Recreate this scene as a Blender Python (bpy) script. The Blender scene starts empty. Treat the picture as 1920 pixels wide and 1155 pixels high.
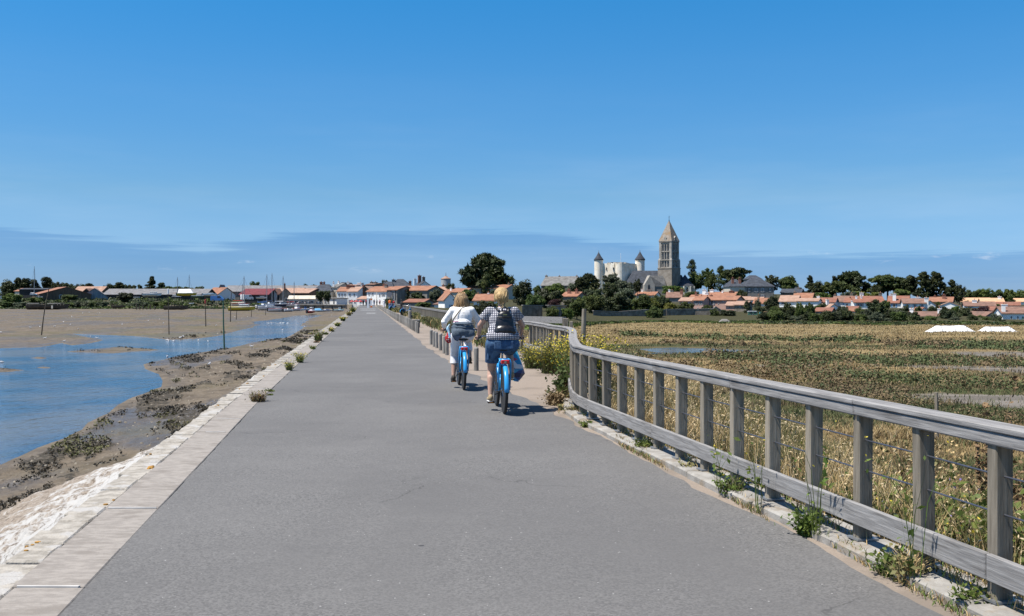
import bpy, bmesh, math, random
import numpy as np
from mathutils import Vector, Matrix, noise as mno

random.seed(7)
RNG = np.random.default_rng(11)
SC = bpy.context.scene
COL = SC.collection
PI = math.pi
R = math.radians

# ------------------------------------------------------------------ camera
FPX, CX, HY, CAMH = 1867.0, 960.0, 562.0, 1.6
cam = bpy.data.cameras.new('camera')
camo = bpy.data.objects.new('camera', cam)
COL.objects.link(camo)
camo.location = (0, 0, CAMH)
camo.rotation_euler = (R(90), 0, 0)
cam.sensor_width = 36.0
cam.lens = 36.0 * FPX / 1920.0
cam.shift_y = -(577.5 - HY) / 1920.0
cam.clip_start = 0.1
cam.clip_end = 20000
SC.camera = camo

# ------------------------------------------------------------------ light
SUN_EL = 64.0
SUN_H = Vector((-0.945, -0.325, 0)).normalized()
sv = Vector((SUN_H.x * math.cos(R(SUN_EL)), SUN_H.y * math.cos(R(SUN_EL)), math.sin(R(SUN_EL))))
sun = bpy.data.lights.new('sun', 'SUN')
sun.energy = 5.0
sun.angle = R(0.53)
sun.color = (1.0, 0.945, 0.865)
suno = bpy.data.objects.new('sun', sun)
COL.objects.link(suno)
suno.rotation_euler = sv.to_track_quat('Z', 'Y').to_euler()
suno.location = (0, 0, 80)

w = bpy.data.worlds.new('World')
SC.world = w
w.use_nodes = True
nt = w.node_tree
nt.nodes.clear()


def N(nt, typ, **kw):
    n = nt.nodes.new(typ)
    for k, v in kw.items():
        if k.startswith('i_'):
            n.inputs[int(k[2:]) if k[2:].isdigit() else k[2:]].default_value = v
        else:
            setattr(n, k, v)
    return n


def math_node(nt, op, a, b=None, c=None, clamp=False):
    n = nt.nodes.new('ShaderNodeMath')
    n.operation = op
    n.use_clamp = clamp
    for i, v in enumerate((a, b, c)):
        if v is None:
            continue
        if isinstance(v, (int, float)):
            n.inputs[i].default_value = v
        else:
            nt.links.new(v, n.inputs[i])
    return n.outputs[0]


def mix_col(nt, fac, a, b, mode='MIX'):
    n = nt.nodes.new('ShaderNodeMix')
    n.data_type = 'RGBA'
    n.blend_type = mode
    for i, v in ((0, fac), (6, a), (7, b)):
        if isinstance(v, (int, float)):
            n.inputs[i].default_value = v
        elif isinstance(v, tuple):
            n.inputs[i].default_value = v if len(v) == 4 else (*v, 1)
        else:
            nt.links.new(v, n.inputs[i])
    return n.outputs[2]


def maprange(nt, v, a, b, c=0.0, d=1.0, smooth=True):
    n = nt.nodes.new('ShaderNodeMapRange')
    n.interpolation_type = 'SMOOTHSTEP' if smooth else 'LINEAR'
    nt.links.new(v, n.inputs[0])
    for i, x in enumerate((a, b, c, d)):
        n.inputs[i + 1].default_value = x
    return n.outputs[0]


def build_sky():
    sky = N(nt, 'ShaderNodeTexSky', sky_type='NISHITA', sun_disc=False)
    sky.sun_elevation = R(SUN_EL)
    sky.sun_rotation = math.atan2(SUN_H.x, SUN_H.y)
    sky.altitude = 0
    sky.air_density = 1.0
    sky.dust_density = 0.4
    sky.ozone_density = 3.0
    tc = N(nt, 'ShaderNodeTexCoord')
    nz = N(nt, 'ShaderNodeVectorMath', operation='NORMALIZE')
    nt.links.new(tc.outputs['Generated'], nz.inputs[0])
    sep = N(nt, 'ShaderNodeSeparateXYZ')
    nt.links.new(nz.outputs[0], sep.inputs[0])
    x, y, z = sep.outputs
    # the photograph's atmosphere is more saturated and keeps its blue to the horizon
    ramp = N(nt, 'ShaderNodeValToRGB')
    nt.links.new(maprange(nt, z, -0.02, 1.0, smooth=False), ramp.inputs[0])
    cr = ramp.color_ramp
    cr.elements[0].position = 0.0
    cr.elements[0].color = SKYC[0]
    cr.elements[1].position = 1.0
    cr.elements[1].color = SKYC[-1]
    for p, c in zip(SKYP[1:-1], SKYC[1:-1]):
        e = cr.elements.new(p)
        e.color = c
    c0 = mix_col(nt, 1.0, sky.outputs[0], ramp.outputs[0], 'MULTIPLY')
    # thin high veil and a low bank of air over the sea with a wispy upper edge
    az = math_node(nt, 'ARCTAN2', x, y)
    comb = N(nt, 'ShaderNodeCombineXYZ')
    nt.links.new(math_node(nt, 'MULTIPLY', az, 5.0), comb.inputs[0])
    nt.links.new(math_node(nt, 'MULTIPLY', z, 150.0), comb.inputs[1])
    n1 = N(nt, 'ShaderNodeTexNoise', i_Scale=1.0, i_Detail=6.0, i_Roughness=0.62)
    nt.links.new(comb.outputs[0], n1.inputs['Vector'])
    er = N(nt, 'ShaderNodeValToRGB')
    nt.links.new(maprange(nt, az, -0.6, 0.6, smooth=False), er.inputs[0])
    pts = [(-0.60, 0.072), (-0.475, 0.0655), (-0.36, 0.054), (-0.30, 0.049), (-0.235, 0.063), (-0.18, 0.069), (-0.08, 0.0705), (0.02, 0.068), (0.10, 0.058), (0.18, 0.049), (0.46, 0.0425), (0.60, 0.05)]
    el = er.color_ramp.elements
    el[0].position, el[1].position = 0.0, 1.0
    for i, (a_, v_) in enumerate(pts):
        e = el[0] if i == 0 else (el[len(el) - 1] if i == len(pts) - 1 else el.new((a_ + 0.6) / 1.2))
        e.color = (v_, v_, v_, 1)
    edge = er.outputs[0]
    d = math_node(nt, 'SUBTRACT', edge, z)
    d = math_node(nt, 'ADD', d, math_node(nt, 'MULTIPLY_ADD', n1.outputs[0], 0.036, -0.018))
    f = maprange(nt, d, -0.0025, 0.006)
    fade = maprange(nt, d, 0.004, 0.05, 1.0, 0.45)
    f = math_node(nt, 'MULTIPLY', f, fade)
    c1 = mix_col(nt, f, c0, BANK, 'MULTIPLY')
    # faint streaks higher up
    comb3 = N(nt, 'ShaderNodeCombineXYZ')
    nt.links.new(math_node(nt, 'MULTIPLY', az, 2.2), comb3.inputs[0])
    nt.links.new(math_node(nt, 'MULTIPLY', z, 16.0), comb3.inputs[1])
    comb3.inputs[2].default_value = 8.0
    n3 = N(nt, 'ShaderNodeTexNoise', i_Scale=1.0, i_Detail=5.0, i_Roughness=0.6)
    nt.links.new(comb3.outputs[0], n3.inputs['Vector'])
    hz = maprange(nt, n3.outputs[0], 0.4, 0.75)
    band = maprange(nt, z, 0.26, 0.03, 0.0, 0.10)
    c2 = mix_col(nt, math_node(nt, 'MULTIPLY', hz, band), c1, (9.0, 9.6, 10.0, 1))
    comb4 = N(nt, 'ShaderNodeCombineXYZ')
    nt.links.new(math_node(nt, 'MULTIPLY', az, 16.0), comb4.inputs[0])
    nt.links.new(math_node(nt, 'MULTIPLY', z, 60.0), comb4.inputs[1])
    n4 = N(nt, 'ShaderNodeTexNoise', i_Scale=1.0, i_Detail=6.0, i_Roughness=0.6)
    nt.links.new(comb4.outputs[0], n4.inputs['Vector'])
    puff = math_node(nt, 'MULTIPLY', maprange(nt, n4.outputs[0], 0.60, 0.72), math_node(nt, 'MULTIPLY', maprange(nt, z, 0.024, 0.034), maprange(nt, z, 0.054, 0.042)))
    c2 = mix_col(nt, math_node(nt, 'MULTIPLY', puff, 0.30), c2, (9.5, 9.7, 10.2, 1))
    bg = N(nt, 'ShaderNodeBackground', i_Strength=0.065)
    nt.links.new(c2, bg.inputs[0])
    out = N(nt, 'ShaderNodeOutputWorld')
    nt.links.new(bg.outputs[0], out.inputs[0])


SKYP = [0.0, 0.0365, 0.12, 0.304, 1.0]
SKYC = [(0.66, 0.98, 1.72, 1), (0.56, 0.86, 1.52, 1), (0.56, 0.89, 1.19, 1), (0.26, 1.03, 1.47, 1), (0.85, 0.95, 1.08, 1)]
BANK = (0.66, 0.77, 0.88, 1)
build_sky()
vs = SC.view_settings
vs.view_transform = 'Standard'
vs.look = 'None'
vs.exposure = 0.65
vs.gamma = 1.0
vs.use_curve_mapping = False
SC.display_settings.display_device = 'sRGB'


# ------------------------------------------------------------------ helpers
def P(x, y, D):
    """point at depth D on the ray that the photograph shows at (x, y)"""
    return Vector(((x - CX) * D / FPX, D, CAMH - (y - HY) * D / FPX))


def onz(x, y, z=0.0):
    D = FPX * (CAMH - z) / (y - HY)
    return Vector(((x - CX) * D / FPX, D, z))


def tag(o, label=None, cat=None, group=None, kind=None):
    if label:
        o['label'] = label
    if cat:
        o['category'] = cat
    if group:
        o['group'] = group
    if kind:
        o['kind'] = kind
    return o


def thing(name, loc, label, cat, group=None, rz=0.0):
    o = bpy.data.objects.new(name, None)
    COL.objects.link(o)
    o.location = loc
    o.rotation_euler = (0, 0, rz)
    o.empty_display_size = 0.2
    return tag(o, label, cat, group)


def link(name, me, parent=None, loc=None, rot=None):
    o = bpy.data.objects.new(name, me)
    COL.objects.link(o)
    if parent is not None:
        o.parent = parent
    if loc is not None:
        o.location = loc
    if rot is not None:
        o.rotation_euler = rot
    return o


def copy_tree(o, parent=None):
    c = o.copy()
    COL.objects.link(c)
    if parent is not None:
        c.parent = parent
    for ch in o.children:
        copy_tree(ch, c)
    return c


class MB:
    """collects shapes for one mesh"""

    def __init__(s):
        s.v, s.f, s.m = [], [], []
        s.cur = 0

    def mat(s, i):
        s.cur = i
        return s

    def add(s, vs, fs, M=None):
        o = len(s.v)
        for p in vs:
            p = Vector(p)
            s.v.append(tuple(M @ p if M is not None else p))
        for f in fs:
            s.f.append(tuple(i + o for i in f))
            s.m.append(s.cur)
        return s

    def box(s, c, d, M=None, taper=1.0):
        x, y, z = d[0] / 2, d[1] / 2, d[2] / 2
        t = taper
        vs = [(-x, -y, -z), (x, -y, -z), (x, y, -z), (-x, y, -z), (-x * t, -y * t, z), (x * t, -y * t, z), (x * t, y * t, z), (-x * t, y * t, z)]
        vs = [(a + c[0], b + c[1], e + c[2]) for a, b, e in vs]
        return s.add(vs, [(0, 3, 2, 1), (4, 5, 6, 7), (0, 1, 5, 4), (1, 2, 6, 5), (2, 3, 7, 6), (3, 0, 4, 7)], M)

    def beam(s, a, b, w, h, up=(0, 0, 1)):
        a, b = Vector(a), Vector(b)
        d = (b - a)
        L = d.length
        if L < 1e-6:
            return s
        d.normalize()
        sd = d.cross(Vector(up))
        if sd.length < 1e-4:
            sd = d.cross(Vector((1, 0, 0)))
        sd.normalize()
        u = sd.cross(d)
        vs = []
        for p in (a, b):
            for i, j in ((-1, -1), (1, -1), (1, 1), (-1, 1)):
                vs.append(p + sd * (i * w / 2) + u * (j * h / 2))
        return s.add(vs, [(0, 1, 2, 3), (7, 6, 5, 4), (0, 4, 5, 1), (1, 5, 6, 2), (2, 6, 7, 3), (3, 7, 4, 0)])

    def tube(s, pts, r, n=8, cap=True, flat=None):
        pts = [Vector(p) for p in pts]
        rs = r if isinstance(r, (list, tuple)) else [r] * len(pts)
        rings = []
        prev = None
        for i, p in enumerate(pts):
            t = (pts[min(i + 1, len(pts) - 1)] - pts[max(i - 1, 0)]).normalized()
            if prev is None:
                a = t.cross(Vector((0, 0, 1)))
                if a.length < 0.1:
                    a = t.cross(Vector((0, 1, 0)))
            else:
                a = prev - t * prev.dot(t)
            a.normalize()
            b = t.cross(a)
            prev = a
            k = flat if flat else 1.0
            rings.append([p + (a * math.cos(2 * PI * j / n) + b * math.sin(2 * PI * j / n) * k) * rs[i] for j in range(n)])
        vs = [q for ring in rings for q in ring]
        fs = []
        for i in range(len(pts) - 1):
            for j in range(n):
                fs.append((i * n + j, i * n + (j + 1) % n, (i + 1) * n + (j + 1) % n, (i + 1) * n + j))
        if cap:
            fs.append(tuple(reversed(range(n))))
            fs.append(tuple((len(pts) - 1) * n + j for j in range(n)))
        return s.add(vs, fs)

    def lathe(s, prof, n=16, c=(0, 0, 0), M=None):
        vs, fs = [], []
        k = len(prof)
        for j in range(n):
            a = 2 * PI * j / n
            for r, z in prof:
                vs.append((c[0] + r * math.cos(a), c[1] + r * math.sin(a), c[2] + z))
        for j in range(n):
            j2 = (j + 1) % n
            for i in range(k - 1):
                fs.append((j * k + i, j2 * k + i, j2 * k + i + 1, j * k + i + 1))
        if prof[0][0] > 1e-5:
            fs.append(tuple(j * k for j in reversed(range(n))))
        if prof[-1][0] > 1e-5:
            fs.append(tuple(j * k + k - 1 for j in range(n)))
        return s.add(vs, fs, M)

    def prism(s, poly, z0, z1, M=None):
        n = len(poly)
        vs = [(x, y, z0) for x, y in poly] + [(x, y, z1) for x, y in poly]
        fs = [tuple(reversed(range(n))), tuple(range(n, 2 * n))]
        for i in range(n):
            fs.append((i, (i + 1) % n, n + (i + 1) % n, n + i))
        return s.add(vs, fs, M)

    def sphere(s, c, r, n=10, k=7, M=None):
        rr = r if isinstance(r, (tuple, list)) else (r, r, r)
        vs = [(c[0], c[1], c[2] - rr[2])]
        for i in range(1, k):
            a = -PI / 2 + PI * i / k
            for j in range(n):
                b = 2 * PI * j / n
                vs.append((c[0] + rr[0] * math.cos(a) * math.cos(b), c[1] + rr[1] * math.cos(a) * math.sin(b), c[2] + rr[2] * math.sin(a)))
        vs.append((c[0], c[1], c[2] + rr[2]))
        fs = []
        for j in range(n):
            fs.append((0, 1 + (j + 1) % n, 1 + j))
            for i in range(k - 2):
                fs.append((1 + i * n + j, 1 + i * n + (j + 1) % n, 1 + (i + 1) * n + (j + 1) % n, 1 + (i + 1) * n + j))
            fs.append((1 + (k - 2) * n + j, 1 + (k - 2) * n + (j + 1) % n, len(vs) - 1))
        return s.add(vs, fs, M)

    def mesh(s, name, mats):
        me = bpy.data.meshes.new(name)
        me.from_pydata(s.v, [], s.f)
        if not isinstance(mats, (list, tuple)):
            mats = [mats]
        for m in mats:
            me.materials.append(m)
        if len(mats) > 1:
            me.polygons.foreach_set('material_index', s.m)
        me.update()
        return me

    def build(s, name, mats, parent=None, smooth=False, loc=None, rot=None, bevel=0.0):
        me = s.mesh(name, mats)
        bm = bmesh.new()
        bm.from_mesh(me)
        bmesh.ops.recalc_face_normals(bm, faces=bm.faces)
        if bevel:
            bmesh.ops.bevel(bm, geom=list(bm.edges), offset=bevel, segments=1, affect='EDGES', clamp_overlap=True)
        bm.to_mesh(me)
        bm.free()
        if smooth:
            me.shade_smooth()
        return link(name, me, parent, loc, rot)


def np_mesh(name, V, F, mats, midx=None, smooth=False):
    V = np.asarray(V, dtype=np.float32)
    F = np.asarray(F, dtype=np.int32)
    k = F.shape[1]
    me = bpy.data.meshes.new(name)
    me.vertices.add(len(V))
    me.vertices.foreach_set('co', V.ravel())
    me.loops.add(F.size)
    me.loops.foreach_set('vertex_index', F.ravel())
    me.polygons.add(len(F))
    me.polygons.foreach_set('loop_start', np.arange(0, F.size, k, dtype=np.int32))
    for m in (mats if isinstance(mats, (list, tuple)) else [mats]):
        me.materials.append(m)
    if midx is not None:
        me.polygons.foreach_set('material_index', np.asarray(midx, dtype=np.int32))
    me.update(calc_edges=True)
    if smooth:
        me.shade_smooth()
    return me


def grid_faces(nu, nv):
    i = np.arange(nu - 1)[:, None] * nv + np.arange(nv - 1)[None, :]
    return np.stack([i, i + nv, i + nv + 1, i + 1], -1).reshape(-1, 4)


# lattice value noise, vectorised
_PERM = RNG.random(1 << 16).astype(np.float32)


def _h(ix, iy, s):
    k = (ix.astype(np.int64) * 73856093) ^ (iy.astype(np.int64) * 19349663) ^ (s * 83492791)
    return _PERM[k & 0xFFFF]


def vnoise(x, y, s=0):
    x = np.asarray(x, float)
    y = np.asarray(y, float)
    ix, iy = np.floor(x), np.floor(y)
    fx, fy = x - ix, y - iy
    fx = fx * fx * (3 - 2 * fx)
    fy = fy * fy * (3 - 2 * fy)
    a, b = _h(ix, iy, s), _h(ix + 1, iy, s)
    c, d = _h(ix, iy + 1, s), _h(ix + 1, iy + 1, s)
    return (a * (1 - fx) + b * fx) * (1 - fy) + (c * (1 - fx) + d * fx) * fy


def fbm(x, y, s=0, o=4, g=0.5):
    t = 0
    a = 1
    tot = 0
    for i in range(o):
        t = t + a * vnoise(x * 2 ** i, y * 2 ** i, s + i * 17)
        tot += a
        a *= g
    return t / tot


def sstep(x, a, b):
    t = np.clip((x - a) / (b - a), 0, 1)
    return t * t * (3 - 2 * t)


def poly_sd(px, py, poly):
    """signed distance to polygon, negative inside"""
    poly = np.asarray(poly)
    d = np.full(px.shape, 1e18)
    ins = np.zeros(px.shape, bool)
    n = len(poly)
    for i in range(n):
        ax, ay = poly[i]
        bx, by = poly[(i + 1) % n]
        ex, ey = bx - ax, by - ay
        wx, wy = px - ax, py - ay
        t = np.clip((wx * ex + wy * ey) / (ex * ex + ey * ey + 1e-12), 0, 1)
        dx, dy = wx - ex * t, wy - ey * t
        d = np.minimum(d, dx * dx + dy * dy)
        c = (ay <= py) != (by <= py)
        with np.errstate(divide='ignore', invalid='ignore'):
            xi = ax + (py - ay) * ex / (ey if abs(ey) > 1e-12 else 1e-12)
        ins ^= c & (px < xi)
    d = np.sqrt(d)
    return np.where(ins, -d, d)


# ------------------------------------------------------------------ materials
def new_mat(name):
    m = bpy.data.materials.new(name)
    m.use_nodes = True
    t = m.node_tree
    return m, t, t.nodes['Principled BSDF']


def c4(c):
    return (*c, 1.0) if len(c) == 3 else c


ALB = 0.74
KEEP = ('white', 'castle', 'cream', 'paint', 'skin', 'cotton', 'trousers', 'hair', 'leaf', 'denim', 'slate', 'lamp', 'sheet', 'cloth', 'frame')


def alb(name, c):
    return c if any(k in name for k in KEEP) else tuple(v * ALB for v in c[:3])


def M_noise(name, c1, c2, scale=3.0, rough=0.8, bump=0.0, bscale=None, stretch=(1, 1, 1), detail=5, c3=None, c3scale=0.4, lo=0.35, hi=0.65,
            coords='Object', metallic=0.0, c3lo=0.5, c3hi=0.62, spec=None, bdist=0.02):
    c1, c2 = alb(name, c1), alb(name, c2)
    c3 = alb(name, c3) if c3 is not None else None
    m, t, b = new_mat(name)
    tc = N(t, 'ShaderNodeTexCoord')
    if coords == 'World':
        geo = N(t, 'ShaderNodeNewGeometry')
        src = geo.outputs['Position']
    else:
        src = tc.outputs[coords]
    mp = N(t, 'ShaderNodeMapping')
    mp.inputs['Scale'].default_value = stretch
    t.links.new(src, mp.inputs[0])
    n = N(t, 'ShaderNodeTexNoise', i_Scale=scale, i_Detail=detail, i_Roughness=0.6)
    t.links.new(mp.outputs[0], n.inputs['Vector'])
    f = maprange(t, n.outputs[0], lo, hi)
    col = mix_col(t, f, c4(c1), c4(c2))
    if c3 is not None:
        n3 = N(t, 'ShaderNodeTexNoise', i_Scale=c3scale, i_Detail=5.0, i_Roughness=0.65)
        t.links.new(mp.outputs[0], n3.inputs['Vector'])
        col = mix_col(t, maprange(t, n3.outputs[0], c3lo, c3hi), col, c4(c3))
    t.links.new(col, b.inputs['Base Color'])
    b.inputs['Roughness'].default_value = rough
    b.inputs['Metallic'].default_value = metallic
    if spec is not None:
        b.inputs['Specular IOR Level'].default_value = spec
    if bump:
        nb = N(t, 'ShaderNodeTexNoise', i_Scale=bscale or scale * 3, i_Detail=6.0, i_Roughness=0.6)
        t.links.new(mp.outputs[0], nb.inputs['Vector'])
        bp = N(t, 'ShaderNodeBump', i_Strength=bump, i_Distance=bdist)
        t.links.new(nb.outputs[0], bp.inputs['Height'])
        t.links.new(bp.outputs[0], b.inputs['Normal'])
    return m


def M_flat(name, c, rough=0.6, metallic=0.0, var=0.12, scale=6.0):
    d = tuple(max(0, x * (1 - var)) for x in c)
    return M_noise(name, d, tuple(min(1, x * (1 + var * 0.6)) for x in c), scale, rough, metallic=metallic)


def M_leaf(name, c1, c2, scale=0.5, rough=0.6, trans=0.25):
    m, t, b = new_mat(name)
    tc = N(t, 'ShaderNodeTexCoord')
    n = N(t, 'ShaderNodeTexNoise', i_Scale=scale, i_Detail=3.0)
    t.links.new(tc.outputs['Object'], n.inputs['Vector'])
    col = mix_col(t, maprange(t, n.outputs[0], 0.35, 0.65), c4(c1), c4(c2))
    oi = N(t, 'ShaderNodeObjectInfo')
    hs = N(t, 'ShaderNodeHueSaturation')
    t.links.new(math_node(t, 'MULTIPLY_ADD', oi.outputs['Random'], 0.03, 0.485), hs.inputs['Hue'])
    t.links.new(math_node(t, 'MULTIPLY_ADD', oi.outputs['Random'], 0.35, 0.82), hs.inputs['Value'])
    t.links.new(col, hs.inputs['Color'])
    t.links.new(hs.outputs[0], b.inputs['Base Color'])
    b.inputs['Roughness'].default_value = rough
    b.inputs['Specular IOR Level'].default_value = 0.25
    if trans:
        tr = N(t, 'ShaderNodeBsdfTranslucent')
        t.links.new(hs.outputs[0], tr.inputs[0])
        mx = N(t, 'ShaderNodeMixShader', i_0=trans)
        t.links.new(b.outputs[0], mx.inputs[1])
        t.links.new(tr.outputs[0], mx.inputs[2])
        t.links.new(mx.outputs[0], t.nodes['Material Output'].inputs[0])
    return m

# ================================================================== ground
def rx(c, Y):
    """x of a line that runs along the road at lateral offset c"""
    b = np.where(np.asarray(c) < 0, 0.13 * np.clip((15.5 - np.asarray(Y)) / 10.5, 0, 1.7), 0.0)
    r = -0.147 * Y + c + b
    return float(r) if np.ndim(r) == 0 else r


ROAD_R = np.array([(-4, 3.15), (5, 2.98), (14, 2.67), (16.7, 2.54), (19.65, 2.40), (25, 2.16), (34, 2.08), (70, 2.15), (130, 2.3), (330, 2.4)])
FPTS = [(3.20, 1.2), (3.02, 2.2), (2.85, 3.2), (2.68, 4.15), (2.50, 5.10), (2.39, 5.77), (2.26, 6.42), (2.14, 7.06), (2.015, 7.70), (1.89, 8.36), (1.765, 9.02),
        (1.645, 9.68), (1.525, 10.34), (1.41, 11.0), (1.29, 11.66), (1.17, 12.3), (1.05, 12.92), (0.965, 13.5), (0.93, 14.1), (0.94, 14.8), (0.97, 15.5), (1.00, 16.2),
        (1.04, 17.0), (1.09, 17.8), (1.14, 18.6), (1.19, 19.4), (1.24, 20.2), (1.28, 21.0), (1.31, 21.8), (1.32, 22.6), (1.29, 23.4), (1.21, 24.1), (1.10, 24.8), (0.98, 25.5)]
while FPTS[-1][1] < 196:
    a = FPTS[-1]
    Yn = a[1] + 0.66
    FPTS.append((a[0] + (rx(4.72, Yn) - a[0]) * 0.35 if Yn < 30 else rx(4.72, Yn), Yn))
FP = np.array(FPTS)


def fence_x(Y):
    return np.interp(Y, FP[:, 1], FP[:, 0]) if np.max(Y) < 196 else np.where(np.asarray(Y) < 196, np.interp(Y, FP[:, 1], FP[:, 0]), rx(4.72, np.asarray(Y)))


def mat_asphalt():
    m, t, b = new_mat('asphalt')
    geo = N(t, 'ShaderNodeNewGeometry')
    pos = geo.outputs['Position']
    n1 = N(t, 'ShaderNodeTexNoise', i_Scale=28.0, i_Detail=6.0, i_Roughness=0.85)
    n2 = N(t, 'ShaderNodeTexNoise', i_Scale=0.9, i_Detail=5.0, i_Roughness=0.6)
    mp = N(t, 'ShaderNodeMapping')
    mp.inputs['Rotation'].default_value = (0, 0, R(-8.4))
    mp.inputs['Scale'].default_value = (1.3, 0.05, 1)
    t.links.new(pos, mp.inputs[0])
    n3 = N(t, 'ShaderNodeTexNoise', i_Scale=1.0, i_Detail=4.0)
    vor = N(t, 'ShaderNodeTexVoronoi', i_Scale=16.0)
    n4 = N(t, 'ShaderNodeTexNoise', i_Scale=300.0, i_Detail=2.0)
    for n in (n1, n2, vor, n4):
        t.links.new(pos, n.inputs['Vector'])
    t.links.new(mp.outputs[0], n3.inputs['Vector'])
    vg = N(t, 'ShaderNodeTexVoronoi', i_Scale=85.0)
    t.links.new(pos, vg.inputs['Vector'])
    sg = N(t, 'ShaderNodeSeparateColor')
    t.links.new(vg.outputs['Color'], sg.inputs[0])
    gr = math_node(t, 'MULTIPLY_ADD', n1.outputs[0], 0.5, math_node(t, 'MULTIPLY', sg.outputs[0], 0.5))
    col = mix_col(t, maprange(t, gr, 0.2, 0.8, smooth=False), (0.108, 0.105, 0.102), (0.226, 0.219, 0.212))
    col = mix_col(t, math_node(t, 'MULTIPLY', maprange(t, n2.outputs[0], 0.35, 0.7), 0.35), col, (0.215, 0.208, 0.200))
    col = mix_col(t, math_node(t, 'MULTIPLY', maprange(t, n3.outputs[0], 0.45, 0.7), 0.4), col, (0.150, 0.145, 0.141))
    nb_ = N(t, 'ShaderNodeTexNoise', i_Scale=0.22, i_Detail=6.0, i_Roughness=0.6)
    t.links.new(pos, nb_.inputs['Vector'])
    col = mix_col(t, math_node(t, 'MULTIPLY', maprange(t, nb_.outputs[0], 0.42, 0.6), 0.5), col, (0.128, 0.124, 0.122))
    vk = N(t, 'ShaderNodeTexVoronoi', feature='DISTANCE_TO_EDGE', i_Scale=0.30)
    wk_ = N(t, 'ShaderNodeVectorMath', operation='MULTIPLY_ADD')
    t.links.new(n2.outputs['Color'], wk_.inputs[0])
    wk_.inputs[1].default_value = (1.6, 1.6, 0)
    t.links.new(pos, wk_.inputs[2])
    t.links.new(wk_.outputs[0], vk.inputs['Vector'])
    ck = math_node(t, 'MULTIPLY', maprange(t, vk.outputs['Distance'], 0.004, 0.001), maprange(t, nb_.outputs[0], 0.50, 0.56))
    col = mix_col(t, math_node(t, 'MULTIPLY', ck, 0.55), col, (0.06, 0.058, 0.056))
    # pale stone chips and few tar spots
    rnd = vor.outputs['Color']
    sp = N(t, 'ShaderNodeSeparateColor')
    t.links.new(rnd, sp.inputs[0])
    chip = math_node(t, 'MULTIPLY', math_node(t, 'LESS_THAN', vor.outputs['Distance'], 0.09), math_node(t, 'GREATER_THAN', sp.outputs[0], 0.78))
    col = mix_col(t, chip, col, (0.42, 0.41, 0.40))
    vt = N(t, 'ShaderNodeTexVoronoi', i_Scale=2.3)
    t.links.new(pos, vt.inputs['Vector'])
    spt = N(t, 'ShaderNodeSeparateColor')
    t.links.new(vt.outputs['Color'], spt.inputs[0])
    tar = math_node(t, 'MULTIPLY', math_node(t, 'LESS_THAN', vt.outputs['Distance'], 0.05), math_node(t, 'GREATER_THAN', spt.outputs[1], 0.75))
    col = mix_col(t, math_node(t, 'MULTIPLY', tar, 0.8), col, (0.05, 0.05, 0.055))
    col = mix_col(t, 1.0, col, (ALB, ALB, ALB), 'MULTIPLY')
    t.links.new(col, b.inputs['Base Color'])
    b.inputs['Roughness'].default_value = 0.85
    b.inputs['Specular IOR Level'].default_value = 0.3
    bp = N(t, 'ShaderNodeBump', i_Strength=0.15, i_Distance=0.003)
    t.links.new(n4.outputs[0], bp.inputs['Height'])
    t.links.new(bp.outputs[0], b.inputs['Normal'])
    return m


MT = {}
MT['asphalt'] = mat_asphalt()
MT['sand'] = M_noise('sandy_path', (0.27, 0.218, 0.175), (0.37, 0.305, 0.248), 60, 0.95, 0.5, 220, coords='World', c3=(0.25, 0.205, 0.165), c3scale=0.6, lo=0.2, hi=0.8, bdist=0.008)
MT['slab'] = M_noise('concrete_slab', (0.29, 0.26, 0.23), (0.38, 0.343, 0.305), 9, 0.9, 0.35, 60, coords='World', stretch=(1, 2.0, 1), c3=(0.26, 0.23, 0.20), c3scale=2.2, bdist=0.012)
MT['edge'] = M_noise('edge_stone', (0.32, 0.29, 0.245), (0.50, 0.46, 0.40), 9, 0.92, 0.6, 40, coords='World', c3=(0.50, 0.48, 0.45), c3scale=3.0, c3lo=0.52, c3hi=0.6, bdist=0.02)
MT['mortar'] = M_flat('lime_mortar', (0.62, 0.60, 0.57), 0.9)
MT['lichen'] = M_flat('orange_lichen', (0.50, 0.26, 0.05), 0.95, var=0.4, scale=40)


def strip(name, c0, c1, Ys, z, mat, ncol=2, wob=0.0, seed=0, uwob=0.0):
    Ys = np.asarray(Ys, float)
    c0 = np.broadcast_to(np.asarray(c0, float), Ys.shape).copy()
    c1 = np.broadcast_to(np.asarray(c1, float), Ys.shape).copy()
    if wob:
        c1 = c1 + (fbm(Ys * 1.3, Ys * 0 + 3, seed, 4) - 0.5) * wob
    if uwob:
        c0 = c0 + (fbm(Ys * 2.3, Ys * 0 + 9, seed + 5, 4) - 0.5) * uwob
    V = []
    for i, Y in enumerate(Ys):
        for j in range(ncol):
            c = c0[i] + (c1[i] - c0[i]) * j / (ncol - 1)
            V.append((rx(c, Y), Y, z))
    return np_mesh(name, V, grid_faces(len(Ys), ncol)[:, ::-1], mat)


YS = np.concatenate([np.arange(-4, 40, 0.12), np.arange(40, 120, 0.5), np.arange(120, 331, 3.0)])
road = link('road', strip('road', -1.68, np.interp(YS, ROAD_R[:, 0], ROAD_R[:, 1]), YS, 0.0, MT['asphalt'], 6, 0.20, 4, 0.03))
tag(road, kind='structure')
fx = np.array([float(fence_x(y)) for y in YS]) + 0.147 * YS
path = link('sandy_path', strip('sandy_path', np.minimum(np.interp(YS, ROAD_R[:, 0], ROAD_R[:, 1]) - 0.6, fx - 1.0), fx + 0.25, YS, -0.006, MT['sand'], 4))
tag(path, kind='structure')

# ------------------------------------------------------------------ sea wall
seawall = thing('sea_wall', (rx(-2.2, 8), 8, 0), 'whitewashed stone sea wall sloping from the left road edge down to the mud', 'sea wall')
OFF = -seawall.location


def local(me):
    me.transform(Matrix.Translation(OFF))
    return me


def wall_part(name, me):
    return link(name, local(me), seawall)


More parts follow.
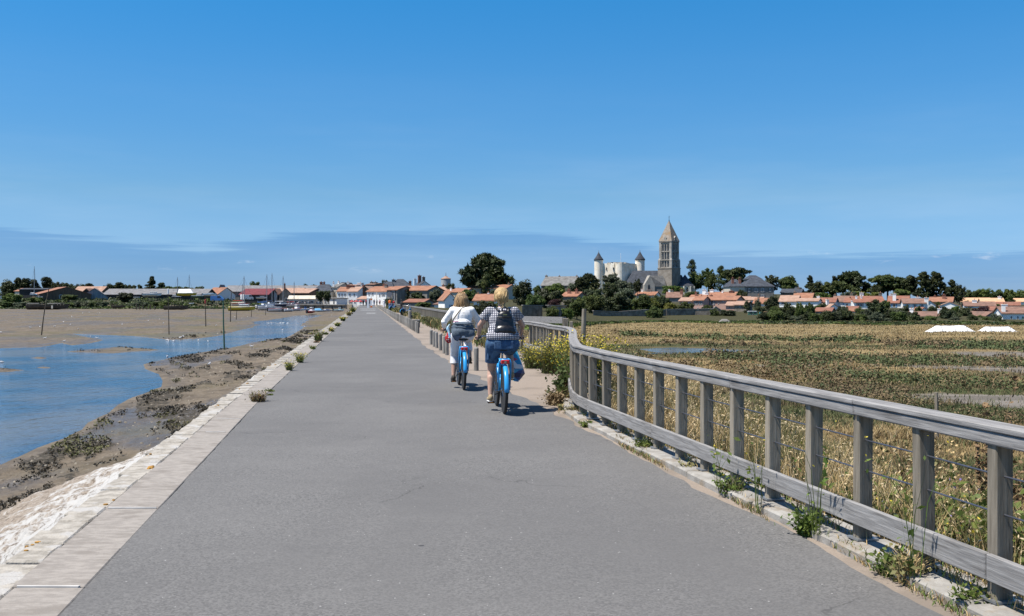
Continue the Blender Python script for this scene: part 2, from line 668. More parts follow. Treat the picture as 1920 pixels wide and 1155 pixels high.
jy = [-2.0, -0.6, 0.55, 1.7, 2.8, 3.8, 4.65, 5.53, 6.40, 7.62, 8.7, 9.76]
while jy[-1] < 34:
    jy.append(jy[-1] + random.uniform(1.0, 1.5))
u = Vector((-0.147, 1, 0)).normalized()


def road_block(mb, c0, c1, y0, y1, zt, zb, jit=0.0):
    q = [(rx(c0, y0), y0), (rx(c1, y0), y0), (rx(c1, y1), y1), (rx(c0, y1), y1)]
    q = [(a + random.uniform(-jit, jit), b_ + random.uniform(-jit, jit)) for a, b_ in q]
    return mb.prism(q, zb, zt)


for i in range(len(jy) - 1):
    zt = 0.006 + random.uniform(-0.003, 0.004)
    m = road_block(MB(), -2.085 + random.uniform(-0.012, 0.012), -1.683, jy[i] + 0.006, jy[i + 1] - 0.006, zt, -0.2)
    o = m.build('slab', MT['slab'], bevel=0.006)
    local(o.data)
    o.parent = seawall
    if jy[i] > 0 and jy[i] < 20 and random.random() < 0.75:
        mm = MB()
        ca, cb = -2.07 + random.uniform(0, 0.12), -1.70 - random.uniform(0, 0.04)
        road_block(mm, ca, cb, jy[i] - 0.010, jy[i] + 0.006, 0.0125, -0.05, 0.004)
        o = mm.build('mortar_joint', MT['mortar'])
        local(o.data)
        o.parent = seawall
far = MB()
y = jy[-1]
while y < 312:
    L = 1.3 if y < 90 else 6
    road_block(far, -2.085, -1.683, y + 0.01, y + L - 0.01, 0.012 + random.uniform(-0.004, 0.006), -0.2)
    y += L
o = far.build('coping', MT['slab'])
local(o.data)
o.parent = seawall
tag(o, kind='stuff')
# rough dressed edge stones along the lip
y = -1.5
farst = MB()
while y < 120:
    L = random.uniform(0.18, 0.42)
    near = y < 16
    mb = MB() if near else farst
    c1 = -2.09
    c0 = -2.335 + random.uniform(-0.03, 0.03)
    road_block(mb, c0, c1, y + 0.006, y + L - 0.006, 0.004 + random.uniform(-0.012, 0.006), -0.22, 0.012)
    if near:
        o = mb.build('edge_stone', MT['edge'], bevel=0.012)
        local(o.data)
        o.parent = seawall
    y += L
o = farst.build('edging', MT['edge'])
local(o.data)
o.parent = seawall
tag(o, kind='stuff')


def mat_revetment():
    m, t, b = new_mat('whitewashed_stone')
    geo = N(t, 'ShaderNodeNewGeometry')
    pos = geo.outputs['Position']
    mp = N(t, 'ShaderNodeMapping')
    mp.inputs['Rotation'].default_value = (0, 0, R(-8.4))
    mp.inputs['Scale'].default_value = (2.2, 1.5, 1.5)
    t.links.new(pos, mp.inputs[0])
    n1 = N(t, 'ShaderNodeTexNoise', i_Scale=2.2, i_Detail=7.0, i_Roughness=0.68)
    n2 = N(t, 'ShaderNodeTexNoise', i_Scale=9.0, i_Detail=6.0, i_Roughness=0.7)
    t.links.new(mp.outputs[0], n1.inputs['Vector'])
    t.links.new(mp.outputs[0], n2.inputs['Vector'])
    sepz = N(t, 'ShaderNodeSeparateXYZ')
    t.links.new(pos, sepz.inputs[0])
    stone = mix_col(t, maprange(t, n2.outputs[0], 0.35, 0.65), (0.29, 0.235, 0.18), (0.42, 0.355, 0.29))
    lim = maprange(t, sepz.outputs[2], -1.75, -0.7, 0.02, 0.30)
    f = maprange(t, math_node(t, 'ADD', n1.outputs[0], lim), 0.58, 0.74)
    col = mix_col(t, f, stone, (0.60, 0.585, 0.56))
    n3 = N(t, 'ShaderNodeTexNoise', i_Scale=3.0, i_Detail=7.0, i_Roughness=0.75)
    t.links.new(pos, n3.inputs['Vector'])
    col = mix_col(t, maprange(t, n3.outputs[0], 0.64, 0.70), col, (0.36, 0.30, 0.22))
    vc = N(t, 'ShaderNodeTexVoronoi', feature='DISTANCE_TO_EDGE', i_Scale=2.6)
    wv = N(t, 'ShaderNodeVectorMath', operation='MULTIPLY_ADD')
    t.links.new(n2.outputs['Color'], wv.inputs[0])
    wv.inputs[1].default_value = (0.35, 0.35, 0.35)
    t.links.new(mp.outputs[0], wv.inputs[2])
    t.links.new(wv.outputs[0], vc.inputs['Vector'])
    crack = math_node(t, 'MULTIPLY', maprange(t, vc.outputs['Distance'], 0.07, 0.01), maprange(t, n1.outputs[0], 0.42, 0.58, 1.0, 0.0))
    col = mix_col(t, math_node(t, 'MULTIPLY', crack, 0.85), col, (0.14, 0.105, 0.075))
    # weed growing over the foot of the wall
    n4 = N(t, 'ShaderNodeTexNoise', i_Scale=1.6, i_Detail=6.0, i_Roughness=0.7)
    t.links.new(pos, n4.inputs['Vector'])
    wd = maprange(t, math_node(t, 'MULTIPLY_ADD', n4.outputs[0], 0.5, sepz.outputs[2]), -1.50, -1.62)
    col = mix_col(t, wd, col, (0.075, 0.055, 0.03))
    col = mix_col(t, 1.0, col, (ALB, ALB, ALB), 'MULTIPLY')
    t.links.new(col, b.inputs['Base Color'])
    b.inputs['Roughness'].default_value = 0.93
    bp = N(t, 'ShaderNodeBump', i_Strength=0.9, i_Distance=0.05)
    t.links.new(n2.outputs[0], bp.inputs['Height'])
    t.links.new(bp.outputs[0], b.inputs['Normal'])
    return m


MT['revet'] = mat_revetment()
ys = np.concatenate([np.arange(3, 30, 0.07), np.arange(30, 80, 0.2), np.arange(80, 306, 1.5)])
ts = np.linspace(0, 1, 56)
YY, TT = np.meshgrid(ys, ts, indexing='ij')
fw = sstep(YY, 16.5, 21.5)
SS = TT * (4.6 - 1.7 * fw)
CC = -2.30 - SS
ZZ = -0.03 - (np.interp(SS, [0, 1.3, 3.8, 4.6], [0, 0.95, 1.86, 2.3]) * (1 - fw) + 0.76 * SS * fw)
sx, sy = CC * 1.0, YY
blk = np.zeros_like(YY)
for k, (sc_, am) in enumerate(((1.6, 0.16), (3.6, 0.10), (9.0, 0.05))):
    blk += (fbm(sx * sc_ * 1.4, sy * sc_, 21 + k, 3) - 0.5) * am
# stepped stone courses
st = vnoise(np.floor(TT * 9) * 3.7 + 11, np.floor(sy * 2.2 + np.floor(TT * 9) * 0.37) * 1.0, 40)
blk += (st - 0.5) * 0.11 + (fbm(sx * 20, sy * 16, 47, 2) - 0.5) * 0.045
env = sstep(TT, 0.0, 0.06)
ZZ = ZZ + blk * env * np.interp(YY, [8, 18], [1.05, 0.35])
XX = rx(CC, YY) - blk * env * 0.5
me = np_mesh('slope', np.stack([XX, YY, ZZ], -1).reshape(-1, 3), grid_faces(len(ys), len(ts)), MT['revet'], smooth=False)
wall_part('slope', me)
mb = MB()
for i in range(12):
    yy = random.choice([random.uniform(5, 12), random.uniform(8, 26)])
    r0 = random.uniform(0.015, 0.045)
    c = random.choice([-2.28, -2.24, -2.30, -2.12]) + random.uniform(-0.02, 0.02)
    n = random.randint(2, 5)
    for k in range(n):
        yk = yy + random.uniform(-0.12, 0.12)
        mb.lathe([(r0 * random.uniform(0.4, 1), -0.02), (r0 * random.uniform(0.3, 0.7), 0.007)], 6, (rx(c + random.uniform(-.02, .02), yk), yk, 0.002))
o = mb.build('lichen', MT['lichen'])
local(o.data)
o.parent = seawall
tag(o, kind='stuff')

# ------------------------------------------------------------------ tidal flat on the left
WZ = -2.15
WPX = [(0, 871), (34, 856), (96, 829), (125, 821), (156, 805), (166, 793), (205, 774), (221, 761), (249, 745), (280, 735), (306, 725), (308, 714), (301, 701), (273, 691), (270, 683), (312, 674),
       (320, 671), (364, 663.6), (424, 653), (467, 643), (535, 634), (549, 625), (571, 613), (566, 606), (585, 596), (604, 591), (562, 591), (545, 594), (510, 599.5), (474, 604), (484.5, 609),
       (464, 617), (431, 624.6), (406.6, 630.6), (363, 635), (320, 637), (284, 633), (251, 630), (173, 627), (128, 625), (144, 629), (192, 637.6), (170, 643), (137, 647), (116, 643), (95, 648), (69, 651), (0, 653)]
WPOLY = [tuple(onz(a, b, WZ)[:2]) for a, b in WPX]
a0 = WPOLY[-1]
WPOLY += [(a0[0] - 40, a0[1] + 2), (a0[0] - 60, 60), (-60, 20), (-30, 8), (-16, 14)]
BAR = [(126, 659.5), (160, 656), (190, 653.5), (215, 651), (240, 652), (262, 653), (296, 656), (270, 658), (235, 660), (212, 662.5), (180, 661)]
BARP = [tuple(onz(a, b, WZ)[:2]) for a, b in BAR]
BAR2 = [(-30, 690), (10, 690), (48, 694), (20, 697), (-30, 698)]
BAR2P = [tuple(onz(a, b, WZ)[:2]) for a, b in BAR2]
BAR3 = [(55, 671), (80, 669.5), (92, 671.5), (75, 673)]
BAR3P = [tuple(onz(a, b, WZ)[:2]) for a, b in BAR3]
BAR4 = [(68, 689), (85, 687.5), (101, 689), (86, 691)]
BAR4P = [tuple(onz(a, b, WZ)[:2]) for a, b in BAR4]

nY, nU = 620, 420
Yg = 6.5 * (430 / 6.5) ** (np.linspace(0, 1, nY))
Ug = np.linspace(0, 1, nU) ** 1.7
Y2, U2 = np.meshgrid(Yg, Ug, indexing='ij')
Xr = rx(-4.35, Y2)
Xl = -0.75 * Y2 - 26
X2 = Xr + (Xl - Xr) * U2
sd = poly_sd(X2, Y2, WPOLY)
for bp_ in (BARP, BAR2P, BAR3P, BAR4P):
    sb = poly_sd(X2, Y2, bp_)
    sd = np.maximum(sd, -sb)
# ragged shoreline
wl = np.clip(Y2 / 25, 0.6, 5)
sd = sd + (fbm(X2 / wl, Y2 / wl, 3, 4) - 0.5) * 0.55 * np.clip(Y2 / 40, 0.5, 3.2)
right_bank = sstep(X2 - Xr, -14 - 0.02 * Y2, -5)
zm = np.interp(Y2, [0, 60, 130, 230, 290, 430], [-1.93, -1.92, -1.85, -1.5, -1.2, -1.1])
slope_w = np.interp(Y2, [0, 40, 120, 300], [5.5, 7, 16, 22])
zz = WZ + (zm - WZ) * sstep(sd, 0, slope_w) + np.where(sd < 0, np.maximum(sd * 0.25, -0.5), 0) + np.clip(sd, 0, 0.25) * 0.12
pxx = CX + FPX * X2 / Y2
# vegetated bank of the boatyard, then the town quay
bank = sstep(Y2, 302 + (fbm(X2 * 0.04, X2 * 0 + 5, 9) - 0.5) * 26, 334) * sstep(pxx, 520, 420)
zz = zz + bank * 2.6
quay = sstep(Y2, 311, 313) * sstep(pxx, 420, 520)
zz = np.where(quay > 0, zz * (1 - quay) + 0.02 * quay, zz)
foot = np.clip(1 - (Xr - X2) / 2.2, 0, 1)
zz = zz + foot * 0.10
amp = np.interp(Y2, [6, 40, 150], [0.085, 0.075, 0.12])
land = sstep(sd, 0.02, 0.6)
rough = (fbm(X2 * 2.4, Y2 * 2.4, 5, 5, 0.6) - 0.5) * 2 * amp
zz = zz + land * rough * np.where(Y2 < 70, 1, 0.7)
# wrack mask: dark weed, aligned with the shore
wk = fbm((X2 + 0.147 * Y2) * 0.75 + Y2 * 0.1, Y2 * 0.16, 61, 5, 0.65)
weed = sstep(wk, 0.47, 0.56) * land * sstep(X2 - Xr, -16 - Y2 * 0.05, -6) * sstep(Y2, 170, 90)
edgew = sstep(sd, 1.2, 0.25) * sstep(vnoise(X2 * 0.8, Y2 * 0.35, 71), 0.35, 0.55) * land * sstep(X2 - Xr, -40, -4)
weed = np.clip(weed + edgew * sstep(Y2, 120, 60), 0, 1)
farweed = sstep(fbm(X2 * 0.035, Y2 * 0.11, 77, 4), 0.56, 0.66) * sstep(Y2, 75, 130) * 0.6 * land
zz = zz + weed * 0.05 * vnoise(X2 * 6, Y2 * 6, 3)
wet = land * np.clip(sstep(fbm((X2 + 0.147 * Y2) * 0.30, Y2 * 0.10, 91, 4), 0.53, 0.64) * np.interp(Y2, [40, 90], [0.85, 0.55]) + sstep(sd, 1.5, 0.1) * 0.45, 0, 1)
weed_m = weed
green = sstep(bank, 0.35, 0.6)
gmud = sstep(fbm(X2 * 0.05, Y2 * 0.09, 15, 4), 0.55, 0.68) * land * 0.8 * (1 - green)


def mask_attr(me, R_, G_, B_, A_=None):
    at = me.attributes.new('mask', 'FLOAT_COLOR', 'POINT')
    n = len(me.vertices)
    arr = np.ones((n, 4), np.float32)
    arr[:, 0] = R_.ravel()
    arr[:, 1] = G_.ravel()
    arr[:, 2] = B_.ravel()
    if A_ is not None:
        arr[:, 3] = A_.ravel()
    at.data.foreach_set('color', arr.ravel())


def mat_mud():
    m, t, b = new_mat('tidal_mud')
    geo = N(t, 'ShaderNodeNewGeometry')
    pos = geo.outputs['Position']
    at = N(t, 'ShaderNodeAttribute', attribute_name='mask')
    sp = N(t, 'ShaderNodeSeparateColor')
    t.links.new(at.outputs['Color'], sp.inputs[0])
    n1 = N(t, 'ShaderNodeTexNoise', i_Scale=0.5, i_Detail=8.0, i_Roughness=0.65)
    n2 = N(t, 'ShaderNodeTexNoise', i_Scale=7.0, i_Detail=6.0, i_Roughness=0.7)
    for n in (n1, n2):
        t.links.new(pos, n.inputs['Vector'])
    col = mix_col(t, maprange(t, n1.outputs[0], 0.35, 0.65), (0.125, 0.098, 0.068), (0.205, 0.163, 0.115))
    col = mix_col(t, math_node(t, 'MULTIPLY', maprange(t, n2.outputs[0], 0.45, 0.75), 0.5), col, (0.105, 0.085, 0.06))
    n5 = N(t, 'ShaderNodeTexNoise', i_Scale=1.8, i_Detail=7.0, i_Roughness=0.7)
    t.links.new(pos, n5.inputs['Vector'])
    col = mix_col(t, math_node(t, 'MULTIPLY', maprange(t, n5.outputs[0], 0.50, 0.62), 0.6), col, (0.085, 0.066, 0.042))
    col = mix_col(t, math_node(t, 'MULTIPLY', maprange(t, n5.outputs[0], 0.44, 0.36), 0.5), col, (0.25, 0.205, 0.15))
    col = mix_col(t, math_node(t, 'MULTIPLY', sp.outputs[1], 0.55), col, (0.105, 0.095, 0.088))
    nw = maprange(t, math_node(t, 'MULTIPLY_ADD', sp.outputs[0], 0.62, n2.outputs[0]), 1.0, 1.14)
    col = mix_col(t, nw, col, (0.05, 0.04, 0.024))
    col = mix_col(t, math_node(t, 'MULTIPLY', at.outputs['Alpha'], 0.75), col, (0.135, 0.115, 0.05))
    veg = mix_col(t, maprange(t, n1.outputs[0], 0.4, 0.6), (0.035, 0.040, 0.014), (0.10, 0.09, 0.04))
    col = mix_col(t, sp.outputs[2], col, veg)
    col = mix_col(t, 1.0, col, (ALB, ALB, ALB), 'MULTIPLY')
    t.links.new(col, b.inputs['Base Color'])
    rg = math_node(t, 'MULTIPLY_ADD', math_node(t, 'MULTIPLY', sp.outputs[1], math_node(t, 'SUBTRACT', 1.0, nw)), -0.52, 0.86)
    t.links.new(rg, b.inputs['Roughness'])
    b.inputs['Specular IOR Level'].default_value = 0.35
    bp = N(t, 'ShaderNodeBump', i_Strength=0.9, i_Distance=0.07)
    t.links.new(n2.outputs[0], bp.inputs['Height'])
    t.links.new(bp.outputs[0], b.inputs['Normal'])
    return m


MT['mud'] = mat_mud()
me = np_mesh('mudflat', np.stack([X2, Y2, zz], -1).reshape(-1, 3), grid_faces(nY, nU), MT['mud'], smooth=True)
mask_attr(me, np.clip(weed + farweed, 0, 1), wet, green, gmud)
tag(link('mudflat', me), kind='structure')
MUDH = (Yg, Ug, zz)


def mud_z(x, y):
    i = int(np.clip(np.searchsorted(Yg, y), 1, nY - 1))
    xr = rx(-4.35, y)
    xl = -0.75 * y - 26
    uu = np.clip((x - xr) / (xl - xr), 0, 1)
    j = int(np.clip(np.searchsorted(Ug, uu), 0, nU - 1))
    return float(zz[i, j])


def mat_water(name, deep, bump=0.25, sc=(1.0, 0.45, 1.0), scale=1.6):
    m, t, b = new_mat(name)
    geo = N(t, 'ShaderNodeNewGeometry')
    mp = N(t, 'ShaderNodeMapping')
    mp.inputs['Scale'].default_value = sc
    t.links.new(geo.outputs['Position'], mp.inputs[0])
    n1 = N(t, 'ShaderNodeTexNoise', i_Scale=scale, i_Detail=5.0, i_Roughness=0.6)
    n2 = N(t, 'ShaderNodeTexNoise', i_Scale=0.12, i_Detail=4.0)
    t.links.new(mp.outputs[0], n1.inputs['Vector'])
    t.links.new(geo.outputs['Position'], n2.inputs['Vector'])
    col = mix_col(t, maprange(t, n2.outputs[0], 0.4, 0.62), c4(deep), (0.10, 0.095, 0.09, 1))
    t.links.new(col, b.inputs['Base Color'])
    b.inputs['Roughness'].default_value = 0.08
    b.inputs['IOR'].default_value = 1.33
    bp = N(t, 'ShaderNodeBump', i_Strength=bump, i_Distance=0.12)
    t.links.new(n1.outputs[0], bp.inputs['Height'])
    t.links.new(bp.outputs[0], b.inputs['Normal'])
    return m


MT['water'] = mat_water('tidal_water', (0.012, 0.045, 0.095), 0.8)
me = np_mesh('water', [(-420, 5, WZ), (-5, 5, WZ), (-40, 260, WZ), (-420, 260, WZ)], [(0, 1, 2, 3)], MT['water'])
tag(link('water', me), kind='structure')

# ------------------------------------------------------------------ marsh and town ground on the right
EDGE = np.array([(700, 60), (860, 75), (930, 100), (1000, 140), (1060, 168), (1130, 200), (1210, 208), (1400, 206), (1700, 198), (2200, 192)])
nY2, nU2 = 560, 420
Yh = 0.8 * (1400 / 0.8) ** (np.linspace(0, 1, nY2))
Uh = np.linspace(0, 1, nU2) ** 1.8
Y3, U3 = np.meshgrid(Yh, Uh, indexing='ij')
Fx = np.array([float(fence_x(y)) for y in Yh])[:, None] + 0.16
X3 = Fx + U3 * (0.95 * Y3 + 46 - Fx)
MPZ = -3.0
PONDPX = [(1195, 654), (1260, 651.5), (1330, 653.5), (1400, 656), (1432, 658), (1380, 661), (1300, 662.5), (1240, 663)]
PONDP = [tuple(onz(a, b, -3.1)[:2]) for a, b in PONDPX]
PANS = [[(1610, 684), (1700, 683), (1800, 685), (1990, 687), (1990, 700), (1850, 697), (1700, 693), (1640, 690)],
        [(1690, 741), (1800, 738), (1990, 739), (1990, 768), (1880, 764), (1780, 756), (1712, 749)],
        [(1420, 684), (1500, 682), (1565, 685), (1500, 690), (1430, 689)],
        [(1780, 660), (1990, 659), (1990, 669), (1860, 668), (1790, 665)]]
PANP = [[tuple(onz(a, b, -3.0)[:2]) for a, b in q] for q in PANS]


def marsh_h(X, Y, detail=True):
    F = np.where(Y < 195, np.interp(Y, FP[:, 1], FP[:, 0]), rx(4.72, Y))
    o = X - F
    px = CX + FPX * X / np.maximum(Y, 0.1)
    sh = np.interp(o, [0, 0.2, 0.5, 1.6, 7.5, 9], [-0.03, -0.06, -0.16, -0.42, -2.85, -3.0])
    E = np.interp(px, EDGE[:, 0], EDGE[:, 1])
    q = Y - E
    zt = np.interp(q, [-18, -6, 10, 50, 95, 150, 230, 400, 1200], [-3.0, -2.9, -2.1, -1.1, -0.1, 1.6, 4.0, 5.0, 1.2])
    near = sstep(px, 800, 1150)
    zt = np.where(zt > -0.5, -0.5 + (zt + 0.5) * (0.22 + 0.78 * sstep(px, 1720, 1480)), zt)
    ztl = np.interp(Y, [0, 100, 200, 300, 420, 1400], [-1.0, -0.8, -0.3, 0.2, 2.4, 1.2])
    zt2 = np.where(q > -18, ztl * (1 - near) + zt * near, zt)
    z = np.where(o < 9, np.maximum(sh, np.where(zt2 > -2.9, zt2, -9)), zt2)
    z = np.where((o < 9) & (zt2 > -2.9), np.maximum(sh, zt2 - np.clip(3 - o, 0, 3)), z)
    if detail:
        fl = sstep(o, 0.8, 5)
        z = z + fl * (fbm(X * 0.12, Y * 0.3, 131, 4) - 0.5) * 0.55 * sstep(q, 5, -10)
        z = z + sstep(o, 0.4, 2) * (fbm(X * 1.1, Y * 1.1, 137, 3) - 0.5) * 0.16 * sstep(Y, 120, 40)
    return z


z3 = marsh_h(X3, Y3)
sp_ = poly_sd(X3, Y3, PONDP)
z3 = np.where(sp_ < 3, np.minimum(z3, -3.1 + np.clip(sp_, -2, 3) * 0.09), z3)
pan = np.zeros_like(z3)
for q_ in PANP:
    s_ = poly_sd(X3, Y3, q_) + (fbm(X3 * 0.3, Y3 * 0.9, 5) - 0.5) * 1.2
    pan = np.maximum(pan, sstep(s_, 0.2, -0.4))
z3 = z3 * (1 - pan) + (-3.02) * pan
o3 = X3 - Fx
px3 = CX + FPX * X3 / Y3
E3 = np.interp(px3, EDGE[:, 0], EDGE[:, 1])
town = sstep(Y3 - E3, -14, -3)
gold = sstep(fbm(X3 * 0.028, Y3 * 0.16, 151, 5), 0.44, 0.56)
gold = np.where(Y3 > 116, np.maximum(gold, 0.75), gold)
gold = np.where(o3 < 7, np.maximum(gold, 0.9), gold)
gold = gold * (1 - town)


def mat_marsh():
    m, t, b = new_mat('marsh_ground')
    geo = N(t, 'ShaderNodeNewGeometry')
    pos = geo.outputs['Position']
    at = N(t, 'ShaderNodeAttribute', attribute_name='mask')
    sp = N(t, 'ShaderNodeSeparateColor')
    t.links.new(at.outputs['Color'], sp.inputs[0])
    mp = N(t, 'ShaderNodeMapping')
    mp.inputs['Scale'].default_value = (0.12, 0.7, 0.5)
    t.links.new(pos, mp.inputs[0])
    n1 = N(t, 'ShaderNodeTexNoise', i_Scale=1.0, i_Detail=8.0, i_Roughness=0.7)
    n2 = N(t, 'ShaderNodeTexNoise', i_Scale=5.0, i_Detail=6.0, i_Roughness=0.7)
    t.links.new(mp.outputs[0], n1.inputs['Vector'])
    t.links.new(pos, n2.inputs['Vector'])
    dry = mix_col(t, maprange(t, n1.outputs[0], 0.35, 0.65), (0.25, 0.18, 0.082), (0.40, 0.30, 0.145))
    dark = mix_col(t, maprange(t, n1.outputs[0], 0.4, 0.62), (0.075, 0.08, 0.03), (0.15, 0.12, 0.06))
    col = mix_col(t, sp.outputs[0], dark, dry)
    col = mix_col(t, math_node(t, 'MULTIPLY', maprange(t, n2.outputs[0], 0.45, 0.7), 0.45), col, (0.10, 0.085, 0.04))
    col = mix_col(t, sp.outputs[1], col, mix_col(t, maprange(t, n1.outputs[0], 0.4, 0.6), (0.17, 0.15, 0.125), (0.27, 0.24, 0.205)))
    col = mix_col(t, sp.outputs[2], col, mix_col(t, maprange(t, n2.outputs[0], 0.35, 0.6), (0.034, 0.036, 0.014), (0.085, 0.078, 0.034)))
    col = mix_col(t, 1.0, col, (ALB, ALB, ALB), 'MULTIPLY')
    t.links.new(col, b.inputs['Base Color'])
    b.inputs['Roughness'].default_value = 0.95
    b.inputs['Specular IOR Level'].default_value = 0.2
    bp = N(t, 'ShaderNodeBump', i_Strength=0.8, i_Distance=0.15)
    t.links.new(n2.outputs[0], bp.inputs['Height'])
    t.links.new(bp.outputs[0], b.inputs['Normal'])
    return m


MT['marsh'] = mat_marsh()
me = np_mesh('marsh', np.stack([X3, Y3, z3], -1).reshape(-1, 3), grid_faces(nY2, nU2)[:, ::-1], MT['marsh'], smooth=True)
mask_attr(me, gold, pan, town)
tag(link('marsh', me), kind='structure')
MT['pond'] = mat_water('pond_water', (0.03, 0.06, 0.10), 0.5)
pc = np.array(PONDP)
me = np_mesh('pond', [(pc[:, 0].min() - 6, pc[:, 1].min() - 5, -3.1), (pc[:, 0].max() + 6, pc[:, 1].min() - 5, -3.1), (pc[:, 0].max() + 6, pc[:, 1].max() + 6, -3.1), (pc[:, 0].min() - 6, pc[:, 1].max() + 6, -3.1)], [(0, 1, 2, 3)], MT['pond'])
tag(link('pond', me), kind='structure')

# land behind: left of the road beyond the flat, and one sheet out to the horizon
MT['land'] = M_noise('far_land', (0.07, 0.08, 0.03), (0.16, 0.14, 0.07), 0.05, 0.95, coords='World')
me = np_mesh('ground', [(-6000, -800, -3.6), (6000, -800, -3.6), (6000, 9000, -3.6), (-6000, 9000, -3.6)], [(0, 1, 2, 3)], MT['land'])
tag(link('ground', me), kind='structure')
V, Fq = [], []
ya = np.array([428, 600, 900, 1400])
for yv in ya:
    for k, pxv in enumerate((-700, 0, 400, 440, 520, 600, 700, 760)):
        zv = 1.35 if pxv < 430 else 0.3
        V.append(((pxv - CX) * yv / FPX, yv, zv if yv > 430 else zv - 0.4))
me = np_mesh('townland', V, grid_faces(len(ya), 8)[:, ::-1], MT['land'])
tag(link('town_ground', me), kind='structure')

# ================================================================== fence
def wood(name, st, c1, c2, c3):
    return M_noise(name, c1, c2, 2.2, 0.85, 0.45, 3.0, stretch=st, detail=8, c3=c3, c3scale=0.9, c3lo=0.55, c3hi=0.68, bdist=0.01, spec=0.3)


MT['wood_x'] = wood('weathered_wood_long', (1.4, 22, 22), (0.235, 0.227, 0.222), (0.37, 0.36, 0.352), (0.175, 0.165, 0.158))
MT['wood_z'] = wood('weathered_wood_post', (16, 16, 1.2), (0.215, 0.185, 0.14), (0.37, 0.325, 0.26), (0.14, 0.115, 0.08))
MT['cable'] = M_flat('steel_cable', (0.20, 0.21, 0.25), 0.45, 0.8)
MT['steel'] = M_flat('galvanised_steel', (0.42, 0.44, 0.46), 0.45, 0.7)
MT['bolt'] = M_flat('black_bolt', (0.02, 0.02, 0.02), 0.4)
MT['kerb'] = M_noise('kerb_concrete', (0.30, 0.28, 0.25), (0.42, 0.40, 0.365), 6, 0.92, 0.5, 50, c3=(0.30, 0.25, 0.19), c3scale=2.5, bdist=0.01)

FB = Vector((2.50, 5.10, 0.06))
fence = thing('wooden_fence', FB, 'weathered grey wooden post and rail fence with two steel cables along the path', 'fence')
n = len(FP)
T = np.zeros((n, 2))
for i in range(n):
    a, b = FP[max(i - 1, 0)], FP[min(i + 1, n - 1)]
    T[i] = (b - a) / np.linalg.norm(b - a)
NL = np.stack([-T[:, 1], T[:, 0]], 1)  # points left, to the road

# posts share one mesh
pm = MB()
pm.box((0, 0, 0.40), (0.10, 0.075, 0.81))
tmp = pm.build('post', MT['wood_z'], bevel=0.006)
postme = tmp.data
bpy.data.objects.remove(tmp)
platem = MB().box((0, 0, 0.006), (0.15, 0.13, 0.012)).mesh('base_plate', MT['steel'])
bm_ = MB()
bm_.lathe([(0.016, 0), (0.016, 0.006), (0.010, 0.012), (0.0, 0.013)], 10, M=Matrix.Translation((0, -0.0375, 0.085)) @ Matrix.Rotation(R(90), 4, 'X'))
boltme = bm_.mesh('bolt', MT['bolt'])
farposts = MB()
for i in range(1, n):
    x, y = FP[i]
    ang = math.atan2(T[i][1], T[i][0]) - PI / 2
    if i < 298:
        p = link('post', postme, fence, Vector((x, y, 0.06)) - FB, (random.uniform(-.008, .008), random.uniform(-.008, .008), ang + random.uniform(-0.03, 0.03)))
        if y < 17:
            link('base_plate', platem, p)
            link('bolt', boltme, p)


def plank(name, A, B, nA, nB, off, w, z0, z1, mat, bev):
    A, B = Vector((*A, 0)), Vector((*B, 0))
    d = (B - A)
    L = d.length
    d.normalize()
    ang = math.atan2(d.y, d.x)
    Rm = Matrix.Rotation(-ang, 3, 'Z')
    mb = MB()
    vs = []
    for (Q, nn, s) in ((A, nA, 0.004), (B, nB, -0.004)):
        nn = Vector((*nn, 0))
        k = 1 / max(0.6, nn.dot(Vector((-d.y, d.x, 0))))
        for o_ in (off - w / 2, off + w / 2):
            for zq in (z0, z1):
                q = Rm @ (Q + nn * o_ * k - A)
                vs.append((q.x + s, q.y, zq))
    mb.add(vs, [(0, 1, 3, 2), (4, 6, 7, 5), (0, 4, 5, 1), (2, 3, 7, 6), (1, 5, 7, 3), (0, 2, 6, 4)])
    o = mb.build(name, mat, fence, loc=A - Vector((FB.x, FB.y, 0)), rot=(0, 0, ang), bevel=bev)
    return o


def spans(i0, i1, near, far):
    out = []
    i = i0
    while i < i1:
        y = FP[i][1]
        st = 1 if 12.5 < y < 26.5 else (near if y < 30 else far)
        j = min(i + st, i1)
        out.append((i, j))
        i = j
    return out


for (i, j) in spans(0, n - 1, 3, 6):
    y = FP[i][1]
    bev = 0.008 if y < 40 else 0
    dz = random.uniform(-0.002, 0.002)
    plank('rail', FP[i], FP[j], NL[i], NL[j], 0.0, 0.132, 0.797 + dz, 0.862 + dz, MT['wood_x'], bev)
    plank('rail_cap', FP[i], FP[j], NL[i], NL[j], 0.0, 0.150, 0.866 + dz, 0.900 + dz, MT['wood_x'], bev * 0.8)
for (i, j) in spans(0, n - 1, 4, 6):
    y = FP[i][1]
    plank('lower_board', FP[i], FP[j], NL[i], NL[j], 0.05 + 0.0175 + 0.001, 0.034, 0.108, 0.246, MT['wood_x'], 0.006 if y < 40 else 0)
for zc in (0.64, 0.445):
    mb = MB()
    pts = [Vector((FP[i][0], FP[i][1], zc)) + Vector((*NL[i], 0)) * 0.0 - FB + Vector((0, 0, 0.06)) for i in range(0, 120)]
    mb.tube(pts, 0.0055, 5)
    mb.build('cable', MT['cable'], fence, smooth=True)

